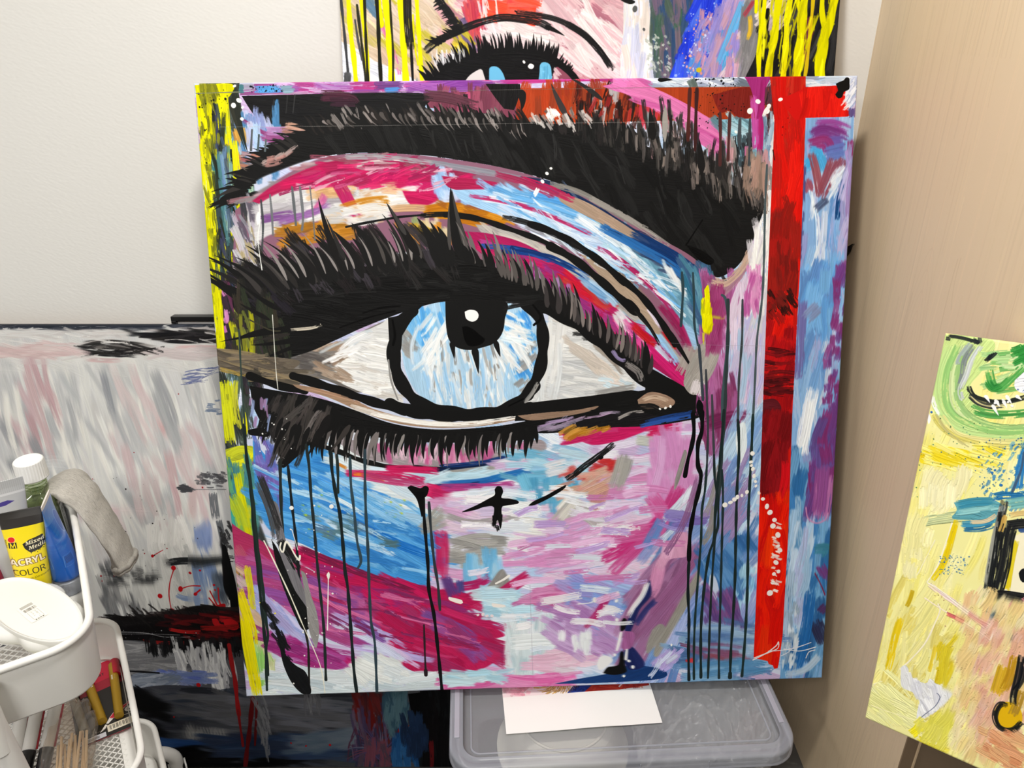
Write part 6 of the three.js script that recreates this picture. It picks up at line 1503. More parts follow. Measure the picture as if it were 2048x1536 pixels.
{
  const art = sheet(768, 512, (g, w, h) => {
    g.fillStyle = '#f3f1ee'; g.fillRect(0, 0, w, h);
    g.save(); g.beginPath(); g.rect(0, 0, w - 6, 304); g.clip();
    const blob = (c2, n, x0, y0, x1, y1, lw, a) => { for (let i = 0; i < n; i++) { g.strokeStyle = tint(hex(c2), rr(-0.15, 0.15), a); g.lineWidth = lw * rr(0.4, 1.2); const x = rr(x0, x1), y = rr(y0, y1); g.beginPath(); g.moveTo(x, y); g.lineTo(x + rr(-60, 60), y + rr(-40, 40)); g.stroke(); } };
    g.fillStyle = '#efdfe0'; g.fillRect(0, 0, 240, 304);
    blob('#e3a3b2', 60, 20, 150, 120, 290, 26, 0.4); blob('#dd8fa2', 30, 90, 180, 150, 300, 16, 0.5);
    g.fillStyle = '#17358e'; g.beginPath(); g.moveTo(330, 304); g.lineTo(400, 230); g.lineTo(470, 160); g.lineTo(560, 160); g.lineTo(500, 250); g.lineTo(420, 304); g.fill();
    blob('#2446a8', 50, 380, 170, 500, 290, 10, 0.6); blob('#0d1f5c', 40, 380, 170, 480, 300, 8, 0.6);
    g.fillStyle = '#b5281c'; g.beginPath(); g.moveTo(420, 304); g.lineTo(510, 230); g.lineTo(570, 120); g.lineTo(768, 120); g.lineTo(768, 290); g.lineTo(600, 304); g.fill();
    blob('#cf4a2a', 60, 460, 200, 740, 290, 12, 0.5); blob('#8f1c1c', 40, 640, 170, 760, 280, 14, 0.5); blob('#f0e6e2', 26, 610, 200, 690, 260, 7, 0.8);
    for (let i = 0; i < 700; i++) { const a = rr(0, 6.3), q = rr(40, 116); g.strokeStyle = tint([196, 148, 56], rr(-0.35, 0.3), 0.6); g.lineWidth = rr(1, 4); g.beginPath(); g.moveTo(285 + Math.cos(a) * q, 215 + Math.sin(a) * q * 0.72); g.lineTo(285 + Math.cos(a + 0.15) * (q + 22), 215 + Math.sin(a + 0.15) * (q + 20) * 0.72); g.stroke(); }
    g.fillStyle = '#7a5a3c'; g.beginPath(); g.ellipse(290, 196, 54, 34, 0, 0, 7); g.fill(); g.fillStyle = '#e9e3e0'; g.beginPath(); g.ellipse(262, 214, 16, 14, 0, 0, 7); g.fill(); g.fillStyle = '#5c4a4a'; g.beginPath(); g.ellipse(310, 186, 30, 18, 0, 0, 7); g.fill();
    g.restore();
  });
  const shape = new THREE.PlaneGeometry(0.262, 0.186, 20, 12).rotateX(-Math.PI / 2), p = shape.attributes.position;
  for (let i = 0; i < p.count; i++) p.setY(i, 0.0006 + 0.0012 * Math.max(0, Math.sin(p.getX(i) * 30 + 1)) * cl((p.getZ(i) + 0.02) * 12, 0, 1));
  shape.computeVertexNormals();
  const t = thing('printed_sheet', 'white sheet with a colourful print lying on the clear box lid', 'paper sheet');
  t.position.set(0.113, 0.2935, 0.36); t.rotation.y = 5.0 * Math.PI / 180;
  obj('paper', shape, phys({ color: 0xffffff, map: tex(art), roughness: 0.8 }), t);
}

// ---------- trolley ----------
const TX = V3(0.8545, 0, -0.5195), TZ = V3(0.5195, 0, 0.8545), TC = [-0.678, 0.572];
const trolleyPoint = (x, y, z, dx = 0) => V3(TC[0], 0, TC[1]).addScaledVector(TX, x + dx).addScaledVector(TZ, z).setY(y);
const TW = 0.242, TL = 0.356, TH = 0.088, LEVEL = [0.22, 0.46, 0.70], SHIFT = [0.0125, 0, -0.0125];
{
  const t = thing('utility_trolley', 'white metal three-tier trolley holding paint tubes and markers at the lower left', 'trolley');
  t.position.set(TC[0], 0, TC[1]); t.rotation.y = Math.atan2(0.5195, 0.8545);
  const R2 = 0.05, wall = (i, y) => ring(TW - 2 * i, TL - 2 * i, R2 - i, y, 10);
  const skin = loft([wall(0.0135, -TH + 0.012), wall(0.011, -TH + 0.003), wall(0.008, -TH), wall(0.0055, -TH + 0.004), wall(0.001, -0.016), wall(0.001, -0.006), wall(0.003, -0.006), wall(0.0045, -0.02), wall(0.0095, -TH + 0.01), wall(0.0125, -TH + 0.0035), wall(0.02, -TH + 0.0015), wall(0.032, -TH + 0.001)]);
  const under = loft([wall(0.008, -TH), wall(0.032, -TH - 0.0005)]);
  const rimPath = rrect(TW - 0.004, TL - 0.004, R2 - 0.002, 10).map(([x, z2]) => V3(x, -0.003, z2));
  const rim = new THREE.TubeGeometry(new THREE.CatmullRomCurve3(rimPath, true, 'centripetal'), 160, 0.0048, 10, true);
  const bars = [], bw = 0.0016, cx = 0.0062, cz = 0.0054, mx = TW / 2 - 0.03, mz = TL / 2 - 0.03;
  const proto = new THREE.BoxGeometry(1, 0.0012, bw);
  for (let k = 0, z2 = -mz; z2 < mz; k++, z2 += cz) for (let i = 0, x = -mx; x < mx; i++, x += cx) { const up = (i + k) % 2 ? 1 : -1, len = Math.hypot(cx, cz), g = proto.clone(); g.scale(len * 1.04, 1, 1); put(g, x + cx / 2, -TH + 0.001, z2 + cz / 2, 0, -up * Math.atan2(cz, cx), 0); bars.push(g); }
  const mesh = mergeGeometries(bars);
  LEVEL.forEach((y, i) => {
    const tray = obj('tray', [skin, under], trolleyWhite, t); tray.position.set(SHIFT[i], y, 0);
    obj('rim', rim, trolleyWhite, tray); obj('mesh_floor', mesh, trolleyWhite, tray);
  });
  for (const s2 of [-1, 1]) {
    const z2 = s2 * (TL / 2 + 0.0125), X = (y) => -0.0125 * (y - 0.46) / 0.24;
    obj('post', tube([[X(0.1), 0.1, z2], [X(0.3), 0.3, z2], [X(0.5), 0.5, z2], [X(0.69), 0.69, z2]], 0.0125, 30, 20), postWhite, t);
    LEVEL.forEach((y) => obj('bracket', new THREE.CylinderGeometry(0.0155, 0.0155, 0.092, 24).translate(X(y), y - 0.054, z2), trolleyWhite, t));
    const foot = obj('foot_tube', tube([[0.15, 0.045, z2], [0.148, 0.075, z2], [0.128, 0.098, z2], [0.1, 0.103, z2], [0.05, 0.103, z2], [0, 0.103, z2], [-0.05, 0.103, z2], [-0.1, 0.103, z2], [-0.128, 0.098, z2], [-0.148, 0.075, z2], [-0.15, 0.045, z2]], 0.0125, 90, 16), postWhite, t);
    for (const e of [-1, 1]) {
      const c2 = obj('caster', [new THREE.CylinderGeometry(0.005, 0.005, 0.03, 12).translate(e * 0.15, 0.05, z2), rbox(0.026, 0.02, 0.03, 0.004).translate(e * 0.15, 0.046, z2 - 0.006)], darkSteel, t);
      obj('wheel', [new THREE.CylinderGeometry(0.024, 0.024, 0.008, 24).rotateZ(Math.PI / 2).translate(e * 0.15 + 0.009, 0.0245, z2 - 0.014), new THREE.CylinderGeometry(0.024, 0.024, 0.008, 24).rotateZ(Math.PI / 2).translate(e * 0.15 - 0.009, 0.0245, z2 - 0.014)], std(0x1a1a1b, 0.5), c2);
      obj('hub_cap', [new THREE.CylinderGeometry(0.016, 0.016, 0.003, 24).rotateZ(Math.PI / 2).translate(e * 0.15 + 0.0145, 0.0245, z2 - 0.014), new THREE.CylinderGeometry(0.016, 0.016, 0.003, 24).rotateZ(Math.PI / 2).translate(e * 0.15 - 0.0145, 0.0245, z2 - 0.014)], postWhite, c2);
    }
  }
}

// ---------- things in the top tray ----------
const FLOOR3 = 0.70 - TH + 0.0025, FLOOR2 = 0.46 - TH + 0.0025;
const EYE = V3(0, 1.36, 1.36);
function tubeBody(len, wid, rad, capped = 0) {        // a squeezed paint tube: round shoulder below, flat crimp above
  const rings = [], n = 36;
  const sec = (y, a, c2) => Array.from({ length: n }, (_, i) => { const q = (i / n) * Math.PI * 2, co = Math.cos(q), si = Math.sin(q); return [a * Math.sign(co) * Math.pow(Math.abs(co), 0.9), y, c2 * Math.sign(si) * Math.pow(Math.abs(si), 0.9)]; });
  rings.push(sec(0, rad * 0.5, rad * 0.5), sec(0.003, rad * 0.9, rad * 0.9), sec(0.007, rad, rad));
  for (let i = 1; i <= 14; i++) { const t = i / 14; rings.push(sec(0.007 + (len - 0.019) * t, rad + (wid / 2 - rad) * t, Math.max(0.0012, rad * (1 - Math.pow(t, 1.6))))); }
  rings.push(sec(len - 0.011, wid / 2, 0.0011), sec(len, wid / 2, 0.0011));
  const g = loft(rings, [1, 1]), p = g.attributes.position, uv = g.attributes.uv;
  for (let i = 0; i < p.count; i++) uv.setXY(i, 0.5 + p.getX(i) / wid, p.getY(i) / len);
  return g;
}
function paintTube(label, foot, top, face, len, wid, rad, art, capMat) {
  const t = thing('paint_tube', label, 'paint tube');
  stand(t, foot, top, face);
  obj('body', tubeBody(len - 0.022, wid, rad).translate(0, 0.022, 0), phys({ color: 0xffffff, map: tex(art), roughness: 0.28, clearcoat: 0.6, clearcoatRoughness: 0.12 }), t);
  obj('cap', lathe([[0, 0], [rad * 0.92, 0], [rad * 0.96, 0.002], [rad * 0.98, 0.02], [rad * 0.9, 0.0225], [0, 0.0225]], 32), capMat, t);
  return t;
}
const outlined = (g, s2, x, y, size, fill, edge, ls) => { g.font = `bold ${size}px sans-serif`; g.lineWidth = size * 0.14; g.strokeStyle = edge; g.fillStyle = fill; let q = x; for (const ch of s2) { g.strokeText(ch, q, y); g.fillText(ch, q, y); q += g.measureText(ch).width + ls; } };
const yellowArt = sheet(512, 1400, (g, w, h) => {      // v runs up the tube; the crimp is at the top of the sheet
  g.fillStyle = '#f4dc04'; g.fillRect(0, 0, w, h); g.fillStyle = '#242021'; g.fillRect(0, 0, w, 265); g.fillStyle = '#141213'; g.fillRect(0, 0, w, 40);
  for (let i = 0; i < 160; i++) { g.fillStyle = 'rgba(60,56,58,.5)'; g.fillRect(i * 3.3, 4, 1.4, 34); }
  g.save(); g.translate(96, 430); g.fillStyle = '#f7c09a'; g.beginPath(); g.arc(0, 0, 46, 0, 7); g.fill(); g.fillStyle = '#e01818'; g.beginPath(); g.arc(0, 0, 40, 0, 7); g.fill();
  g.fillStyle = '#181818'; g.fillRect(-44, 44, 96, 92); g.strokeStyle = '#f4dc04'; g.lineWidth = 11; g.beginPath(); g.moveTo(-24, 132); g.lineTo(-18, 60); g.lineTo(4, 118); g.lineTo(28, 60); g.lineTo(36, 132); g.stroke();
  g.save(); g.translate(-58, 136); g.rotate(-Math.PI / 2); g.fillStyle = '#181818'; g.font = 'bold 38px sans-serif'; g.fillText('marabu', 0, 0); g.restore(); g.restore();
  g.save(); g.translate(350, 560); g.rotate(-0.12); g.fillStyle = '#171516';
  g.beginPath(); g.moveTo(-130, -60); g.lineTo(-40, -96); g.lineTo(128, -110); g.lineTo(140, -40); g.lineTo(130, 40); g.lineTo(60, 92); g.lineTo(-70, 100); g.lineTo(-120, 20); g.closePath(); g.fill();
  for (let i = 0; i < 60; i++) { const a = rr(0.1, 2.6), q = rr(80, 150); g.beginPath(); g.arc(Math.cos(a) * q, Math.sin(a) * q * 0.85, rr(2, 9), 0, 7); g.fill(); }
  g.fillStyle = '#f6ecc8'; g.font = 'italic bold 74px serif'; g.fillText('Mixed', -104, -26); g.fillText('Media', -84, 52); g.restore();
  g.save(); g.translate(26, 850); g.rotate(-0.05); outlined(g, 'ACRYL', 0, 0, 142, '#f8ead0', '#8a6a20', -2); g.restore();
  g.save(); g.translate(34, 1016); g.rotate(-0.05); g.fillStyle = '#241f10'; g.font = '134px sans-serif'; let q = 0; for (const ch of 'COLOR') { g.fillText(ch, q, 0); q += g.measureText(ch).width * 0.93; } g.font = 'italic 46px sans-serif'; g.fillText('Made in Germany', 60, 76); g.restore();
});
paintTube('yellow acrylic paint tube with a black band lettered ACRYL COLOR', V3(-0.6694, FLOOR3, 0.5081), V3(-0.6574, 0.7645, 0.5053), EYE.clone().add(V3(-0.1, 0, 0)), 0.152, 0.05, 0.0205, yellowArt, std(0x1a1a1a, 0.4));
const blueArt = sheet(512, 1400, (g, w, h) => {
  const gr = g.createLinearGradient(0, 0, w, 0); gr.addColorStop(0, '#0b56b0'); gr.addColorStop(0.5, '#1766c8'); gr.addColorStop(1, '#1460bd'); g.fillStyle = gr; g.fillRect(0, 0, w, h); g.fillStyle = '#3f78c4'; g.fillRect(0, 0, w, 330);
  g.fillStyle = '#ded6cf'; g.fillRect(0, 0, w, 60);
  g.fillStyle = '#0d5cbe'; g.beginPath(); g.ellipse(330, 440, 100, 190, 0, 0, 7); g.fill(); g.strokeStyle = '#7fb0ea'; g.lineWidth = 7; g.stroke();
  for (let i = 0; i < 120; i++) { g.strokeStyle = `rgba(130,190,220,${rr(0.05, 0.3)})`; g.lineWidth = rr(1, 5); const y = rr(250, 820); g.beginPath(); g.moveTo(rr(20, 130), y); g.lineTo(rr(130, 210), y - 50); g.stroke(); }
  g.fillStyle = '#0b1a38'; g.fillRect(300, 900, 212, 190); g.fillStyle = '#dfe8f4'; g.font = '70px sans-serif'; g.fillText('LIGHT', 372, 1018); g.strokeStyle = '#4a80c8'; g.lineWidth = 5; g.strokeRect(60, 900, 130, 200); g.fillStyle = '#122c5c'; for (let i = 0; i < 12; i++) g.fillRect(70 + i * 9, 920, 4, 120);
});
paintTube('blue acrylic paint tube turned edge on beside the yellow tube', V3(-0.6375, FLOOR3, 0.4835), V3(-0.6364, 0.7649, 0.4800), V3(-0.6375 + 0.95, FLOOR3, 0.4835 - 0.3), 0.153, 0.05, 0.0195, blueArt, phys({ color: 0xd8dce4, roughness: 0.15, transmission: 0.6, thickness: 0 }));
const redArt = sheet(512, 1400, (g, w, h) => { g.fillStyle = '#a61c46'; g.fillRect(0, 0, w, h); g.fillStyle = '#241a18'; g.fillRect(0, 0, w, 260); g.beginPath(); g.ellipse(330, 640, 170, 150, 0.3, 0, 7); g.fill(); g.fillStyle = '#c9a890'; g.font = 'italic bold 90px serif'; g.fillText('Media', 230, 690); g.save(); g.translate(26, 980); outlined(g, 'ACRYL', 0, 0, 150, '#d8a0a0', '#7a1030', 0); g.restore(); });
paintTube('dark pink acrylic paint tube half cut by the left picture edge', V3(-0.7310, FLOOR3, 0.5125), V3(-0.7420, 0.735, 0.4790), EYE, 0.13, 0.05, 0.02, redArt, std(0x1a1a1a, 0.4));
const paleArt = sheet(512, 1400, (g, w, h) => { g.fillStyle = '#b9babc'; g.fillRect(0, 0, w, h); for (let y = 0; y < 170; y += 7) for (let x = 0; x < w; x += 9) { g.fillStyle = (x + y) % 2 ? '#a2a4a6' : '#cfd0d0'; g.fillRect(x + (y % 14 ? 4 : 0), y, 5, 3); } g.fillStyle = '#d4d4d6'; g.fillRect(0, 170, w, 30); g.fillStyle = '#4a3f88'; g.beginPath(); g.moveTo(150, 280); g.lineTo(330, 262); g.lineTo(390, 290); g.lineTo(300, 322); g.lineTo(150, 318); g.fill(); g.fillStyle = '#e8e4e0'; g.beginPath(); g.arc(120, 300, 34, 0, 7); g.fill(); g.fillStyle = '#5b519c'; g.beginPath(); g.moveTo(20, 60); g.lineTo(110, 180); g.lineTo(20, 200); g.fill(); });
paintTube('pale grey paint tube with purple brush marks behind the yellow tube', V3(-0.708, FLOOR3, 0.481), V3(-0.706, 0.782, 0.472), EYE, 0.172, 0.068, 0.022, paleArt, std(0xdededc, 0.4));
{
  const t = thing('glass_bottle', 'square shouldered glass bottle of pale green medium with white ribbed cap', 'bottle');
  t.position.set(-0.6985, FLOOR3, 0.4045); t.rotation.set(0.0, 0.35, 0.0);
  const sq = (a, y, r2) => ring(a * 2, a * 2, r2, y, 6);
  const glass = phys({ color: 0xdfe6d2, roughness: 0.04, transmission: 1, thickness: 0, ior: 1.5 });
  obj('glass_body', loft([sq(0.0245, 0.0005, 0.008), sq(0.0258, 0.004, 0.009), sq(0.026, 0.01, 0.009), sq(0.026, 0.098, 0.009), sq(0.0245, 0.108, 0.011), sq(0.0205, 0.115, 0.014), sq(0.0165, 0.118, 0.0155), sq(0.015, 0.121, 0.0149), sq(0.0148, 0.138, 0.0147)], [1, 0]), glass, t);
  obj('liquid', loft([sq(0.0228, 0.003, 0.007), sq(0.0245, 0.008, 0.008), sq(0.0245, 0.098, 0.008), sq(0.0225, 0.107, 0.01), sq(0.0190, 0.112, 0.013)], [1, 1]), phys({ color: 0xc6cdb4, roughness: 0.12, transmission: 0.8, thickness: 0, ior: 1.35 }), t);
  obj('thread', [0.124, 0.129, 0.134].map((y) => new THREE.TorusGeometry(0.0152, 0.0009, 6, 36).rotateX(Math.PI / 2).translate(0, y, 0)), glass, t);
  const capRing = (y, r2, rib) => Array.from({ length: 96 }, (_, i) => { const a = (i / 96) * Math.PI * 2, q = r2 + (rib ? 0.0006 * Math.cos(i * Math.PI / 1.5 * 1) : 0); return [q * Math.cos(a), y, q * Math.sin(a)]; });
  obj('cap', loft([capRing(0.1395, 0.0195), capRing(0.1398, 0.021), capRing(0.142, 0.0212), capRing(0.1425, 0.0202, 1), capRing(0.167, 0.0198, 1), capRing(0.1685, 0.0188), capRing(0.169, 0.0175)], [1, 1]), std(0xf2f1ee, 0.45), t);
  const lab = sheet(512, 640, (g, w, h) => { g.fillStyle = '#dfe0e2'; g.fillRect(0, 0, w, h); g.fillStyle = '#26262a'; for (let i = 0; i < 40; i++) g.fillRect(260 + rr(0, 6), 60 + i * 14, i % 3 ? 120 : 190, rr(3, 8)); for (let i = 0; i < 14; i++) g.fillRect(60, 60 + i * 22, rr(60, 150), 7); });
  const face = (ry) => new THREE.PlaneGeometry(0.036, 0.082).translate(0, 0.054, 0.0264).rotateY(ry);
  obj('label', [face(Math.PI / 2), face(0), face(Math.PI)], phys({ color: 0xffffff, map: tex(lab), roughness: 0.5, side: THREE.DoubleSide }), t);
}
{
  const t = thing('mixing_palette', 'white plastic paint palette lying upside down across the top tray', 'palette');
  const a = V3(0.84, 0, 0.543), X = a.clone().normalize(), Z = V3(-X.z, 0, X.x), mat = std(0xe2e1dd, 0.34);
  basis(t, V3(-0.613, 0.6765, 0.5935), X, V3(0, 1, 0), Z.clone());
  const el = (k2, y, sc = 0, dx = 0) => Array.from({ length: 120 }, (_, i) => { const q = (i / 120) * Math.PI * 2, lobe = sc * (0.5 - 0.5 * Math.cos(q)) * Math.abs(Math.sin(q * 4.5 + 0.6)); return [(0.092 * k2 + lobe) * Math.cos(q) + dx, y - lobe * 0.15, (0.037 * k2 + lobe) * Math.sin(q)]; });
  obj('base_disc', loft([el(0.6, -0.0018), el(0.9, -0.0016), el(0.965, -0.001), el(0.975, 0.0012), el(1, 0.0012), el(1.01, -0.001), el(1.015, -0.006)], [1, 0]), mat, t);
  obj('well_skirt', loft([el(1.0, -0.004), el(1.0, -0.006, 0.01), el(1.005, -0.009, 0.018), el(1.01, -0.013, 0.022), el(1.0, -0.018, 0.022), el(0.98, -0.018, 0.021)]), mat, t);
  for (const [x, z2, q] of [[-0.08, 0.036, 0.03], [-0.03, 0.041, 0.022]]) obj('paint_well', put(new THREE.SphereGeometry(q, 28, 12, 0, Math.PI * 2, 0, Math.PI / 2).scale(1, 0.36, 0.72), x, -0.018, z2), mat, t);
  const stick = sheet(384, 200, (g, w, h) => { g.fillStyle = '#efebe0'; g.fillRect(0, 0, w, h); g.fillStyle = '#3a3632'; for (let i = 0; i < 5; i++) g.fillRect(14 + i * 11, 20, 5, 150); for (let i = 0; i < 16; i++) g.fillRect(90, 18 + i * 9.5, 60, rr(2, 7)); g.strokeStyle = '#8a8272'; g.lineWidth = 3; g.strokeRect(178, 30, 170, 120); g.font = '26px monospace'; g.fillText('4 005 1 2', 190, 74); g.fillText('0 71 5', 190, 120); for (let i = 0; i < 4; i++) g.fillRect(356, 40 + i * 28, 14, 18); });
  obj('sticker', put(new THREE.PlaneGeometry(0.042, 0.02), 0.004, -0.0013, 0.004, -Math.PI / 2, 0, -0.05), phys({ color: 0xffffff, map: tex(stick), roughness: 0.6 }), t);
}
{
  const t = thing('folded_packet', 'olive and blue printed packet tucked below the white palette', 'packet');
  const art = sheet(256, 256, (g) => { g.fillStyle = '#8a8a3c'; g.fillRect(0, 0, 256, 256); g.fillStyle = '#2f6a80'; g.fillRect(0, 90, 60, 160); g.fillStyle = '#b9b48c'; g.beginPath(); g.arc(90, 150, 60, 0, 7); g.fill(); g.fillStyle = '#c4b428'; g.fillRect(120, 40, 130, 70); g.fillStyle = '#2a2a22'; for (let i = 0; i < 7; i++) g.fillRect(100 + i * 18, 66, 10, 12); });
  const p = trolleyPoint(-0.005, 0.618, 0.13); t.position.copy(p); t.rotation.y = 0.5;
  obj('wrapper', rbox(0.09, 0.012, 0.06, 0.005), phys({ color: 0xffffff, map: tex(art), roughness: 0.4 }), t);
}
{
  const t = thing('grey_cloth', 'heather grey jersey cloth draped over the back corner of the top tray', 'cloth');
  const art = sheet(512, 512, (g) => { g.fillStyle = '#b3aea6'; g.fillRect(0, 0, 512, 512); for (let i = 0; i < 7000; i++) { g.strokeStyle = tint([176, 172, 166], rr(-0.42, 0.25), 0.55); g.lineWidth = rr(0.6, 2); const x = rr(0, 512), y = rr(0, 512); g.beginPath(); g.moveTo(x, y); g.lineTo(x + rr(-2, 2), y + rr(4, 20)); g.stroke(); } });
  const bump = tex(grain(256, 256, 128, 200, 1), false, 3, 3), mat = phys({ color: 0xffffff, map: tex(art, true, 2, 2), roughness: 0.95, sheen: 0.4, sheenRoughness: 0.6, bumpMap: bump, bumpScale: 0.0006 });
  const path = new THREE.CatmullRomCurve3([trolleyPoint(0.07, 0.64, -0.15, -0.0125), trolleyPoint(0.092, 0.69, -0.172, -0.0125), trolleyPoint(0.112, 0.722, -0.168, -0.0125), trolleyPoint(0.133, 0.716, -0.142, -0.0125), trolleyPoint(0.152, 0.683, -0.117, -0.0125), trolleyPoint(0.163, 0.645, -0.1, -0.0125), trolleyPoint(0.168, 0.607, -0.09, -0.0125)]);
  const rings = [], N2 = 60, K2 = 44;
  for (let i = 0; i <= N2; i++) {
    const s2 = i / N2, p = path.getPoint(s2), tan = path.getTangent(s2), side = TZ.clone().multiplyScalar(-1).addScaledVector(TX, 0.35).normalize(), nor = side.clone().cross(tan).normalize(), bi = tan.clone().cross(nor).normalize();
    const ra = 0.026 + 0.005 * Math.sin(s2 * 3) + 0.006 * s2, rb = 0.014 + 0.005 * Math.sin(s2 * 5 + 1);
    rings.push(Array.from({ length: K2 }, (_, k) => { const a = (k / K2) * Math.PI * 2, wr = 1 + 0.06 * Math.sin(a * 2 + s2 * 31) * Math.sin(s2 * 17 + a) + 0.05 * Math.sin(a * 3 + s2 * 9) + 0.03 * Math.sin(a * 7 - s2 * 23) + 0.05 * Math.sin(s2 * 46 + 2.2 * Math.cos(a)) * Math.exp(-Math.pow((s2 - 0.4) * 5, 2)); return p.clone().addScaledVector(bi, ra * wr * Math.cos(a)).addScaledVector(nor, rb * wr * Math.sin(a)).toArray(); }));
  }
  obj('drape', loft(rings, [1, 1]), mat, t);
  const last = rings[N2].map((q) => V3(...q)), hemAt = (k2) => new THREE.CatmullRomCurve3(last.filter((_, i) => i % 2 === 0).map((q, i) => q.clone().add(V3(0, k2 + 0.0015 * Math.sin(i * 2.1), 0))), true);
  obj('hem', [new THREE.TubeGeometry(hemAt(0.002), 80, 0.0042, 8, true), new THREE.TubeGeometry(hemAt(-0.004), 80, 0.0036, 8, true)], mat, t);
  const seamPts = rings.filter((_, i) => i > 14 && i < 34).map((rg) => V3(...rg[12]));
  obj('seam', new THREE.TubeGeometry(new THREE.CatmullRomCurve3(seamPts), 40, 0.0011, 6), mat, t);
}

// ---------- things in the middle tray ----------
{
  const t = thing('marker_pack', 'black and red blister pack of gold and silver paint markers on mesh', 'marker pack');
  const p = trolleyPoint(0.0735, FLOOR2 + 0.004, -0.076); t.position.copy(p); t.rotation.y = Math.atan2(0.5195, 0.8545) + 0.03;
  const art = sheet(640, 1280, (g, w, h) => {
    g.fillStyle = '#17130f'; g.fillRect(0, 0, w, h); g.fillStyle = '#b11533'; g.fillRect(0, 0, w, 470); g.fillStyle = '#8f1028'; g.beginPath(); g.moveTo(0, 380); g.lineTo(w, 300); g.lineTo(w, 470); g.lineTo(0, 520); g.fill();
    g.fillStyle = '#111'; g.font = 'bold 60px sans-serif'; g.fillText('ART', 300, 250);
    g.save(); g.translate(600, 560); g.rotate(Math.PI / 2); g.fillStyle = '#c4b8a4'; g.font = 'bold 54px sans-serif'; g.fillText('METALLIC', 0, 0); g.restore();
    g.fillStyle = '#c8102e'; g.strokeStyle = '#f2d8d8'; g.lineWidth = 5; g.beginPath(); g.moveTo(360, 1010); g.lineTo(430, 930); g.lineTo(560, 880); g.lineTo(600, 850); g.lineTo(590, 900); g.lineTo(540, 930); g.lineTo(470, 1010); g.lineTo(420, 1040); g.closePath(); g.fill(); g.stroke();
    g.fillStyle = '#f0ece6'; g.beginPath(); g.moveTo(360, 1010); g.lineTo(400, 1040); g.lineTo(340, 1090); g.lineTo(318, 1076); g.fill(); g.beginPath(); g.moveTo(310, 1084); g.lineTo(330, 1100); g.lineTo(300, 1150); g.lineTo(240, 1180); g.fill();
    g.fillStyle = '#efe9e2'; g.beginPath(); g.ellipse(584, 978, 50, 44, 0, 0, 7); g.fill(); g.fillStyle = '#17130f'; g.font = 'bold 62px sans-serif'; g.fillText('M', 558, 1000); g.fillStyle = '#cfc6b8'; g.fillRect(500, 1048, 130, 8);
    g.strokeStyle = '#8a8278'; g.lineWidth = 4; g.beginPath(); g.moveTo(0, 1196); g.lineTo(w, 1090); g.stroke();
    g.fillStyle = '#cfcfd6'; g.fillRect(20, 1196, 280, 70); g.fillStyle = '#e6dcc8'; g.fillRect(322, 1110, 300, 110); g.fillStyle = '#26211c';
    for (let i = 0; i < 30; i++) { if (i % 4 !== 3) g.fillRect(346 + i * 8.6, 1126, rr(2, 6), 70); if (i < 22) g.fillRect(40 + i * 9, 1214, rr(2, 6), 36); }
  });
  obj('card', rbox(0.084, 0.002, 0.168, 0.0008), phys({ color: 0xffffff, map: (() => { const q = tex(art); return q; })(), roughness: 0.4 }), t);
  const gold = std(0xa8841e, 0.38, { metalness: 0.35 }), silver = std(0x8f8d80, 0.4, { metalness: 0.35 }), red = std(0xa01226, 0.35), black = std(0x14110f, 0.4);
  for (const [x, z0, z1, m2, turn, cap] of [[-0.033, -0.04, 0.064, silver, 0.09, black], [-0.009, -0.06, 0.056, gold, 0.09, red], [0.023, -0.06, 0.058, gold, -0.06, red]]) {
    const q = obj('paint_marker', put(new THREE.CylinderGeometry(0.0068, 0.0068, z1 - z0, 20).rotateX(Math.PI / 2), x, 0.007, (z0 + z1) / 2, 0, turn, 0), m2, t);
    obj('marker_cap', put(new THREE.CylinderGeometry(0.0074, 0.0074, 0.034, 20).rotateX(Math.PI / 2), x - 0.001 + turn * -1.1 * (z1 - z0) / 2 + 0.003, 0.0072, z0 + 0.01, 0, turn, 0), cap, q);
    const lt = sheet(256, 64, (g) => { g.fillStyle = '#d8d0bc'; g.font = 'bold 58px sans-serif'; g.fillText('000', 60, 52); });
    obj('marker_print', put(new THREE.PlaneGeometry(0.008, 0.03), x, 0.0136, z0 + 0.04, -Math.PI / 2, 0, turn), phys({ color: 0xd8d0bc, alphaMap: tex(sheet(64, 256, (g) => { g.fillStyle = '#000'; g.fillRect(0, 0, 64, 256); g.save(); g.translate(12, 40); g.rotate(Math.PI / 2); g.fillStyle = '#fff'; g.font = 'bold 58px sans-serif'; g.fillText('000', 0, 0); g.restore(); }), false), transparent: true, roughness: 0.5 }), q);
  }
}
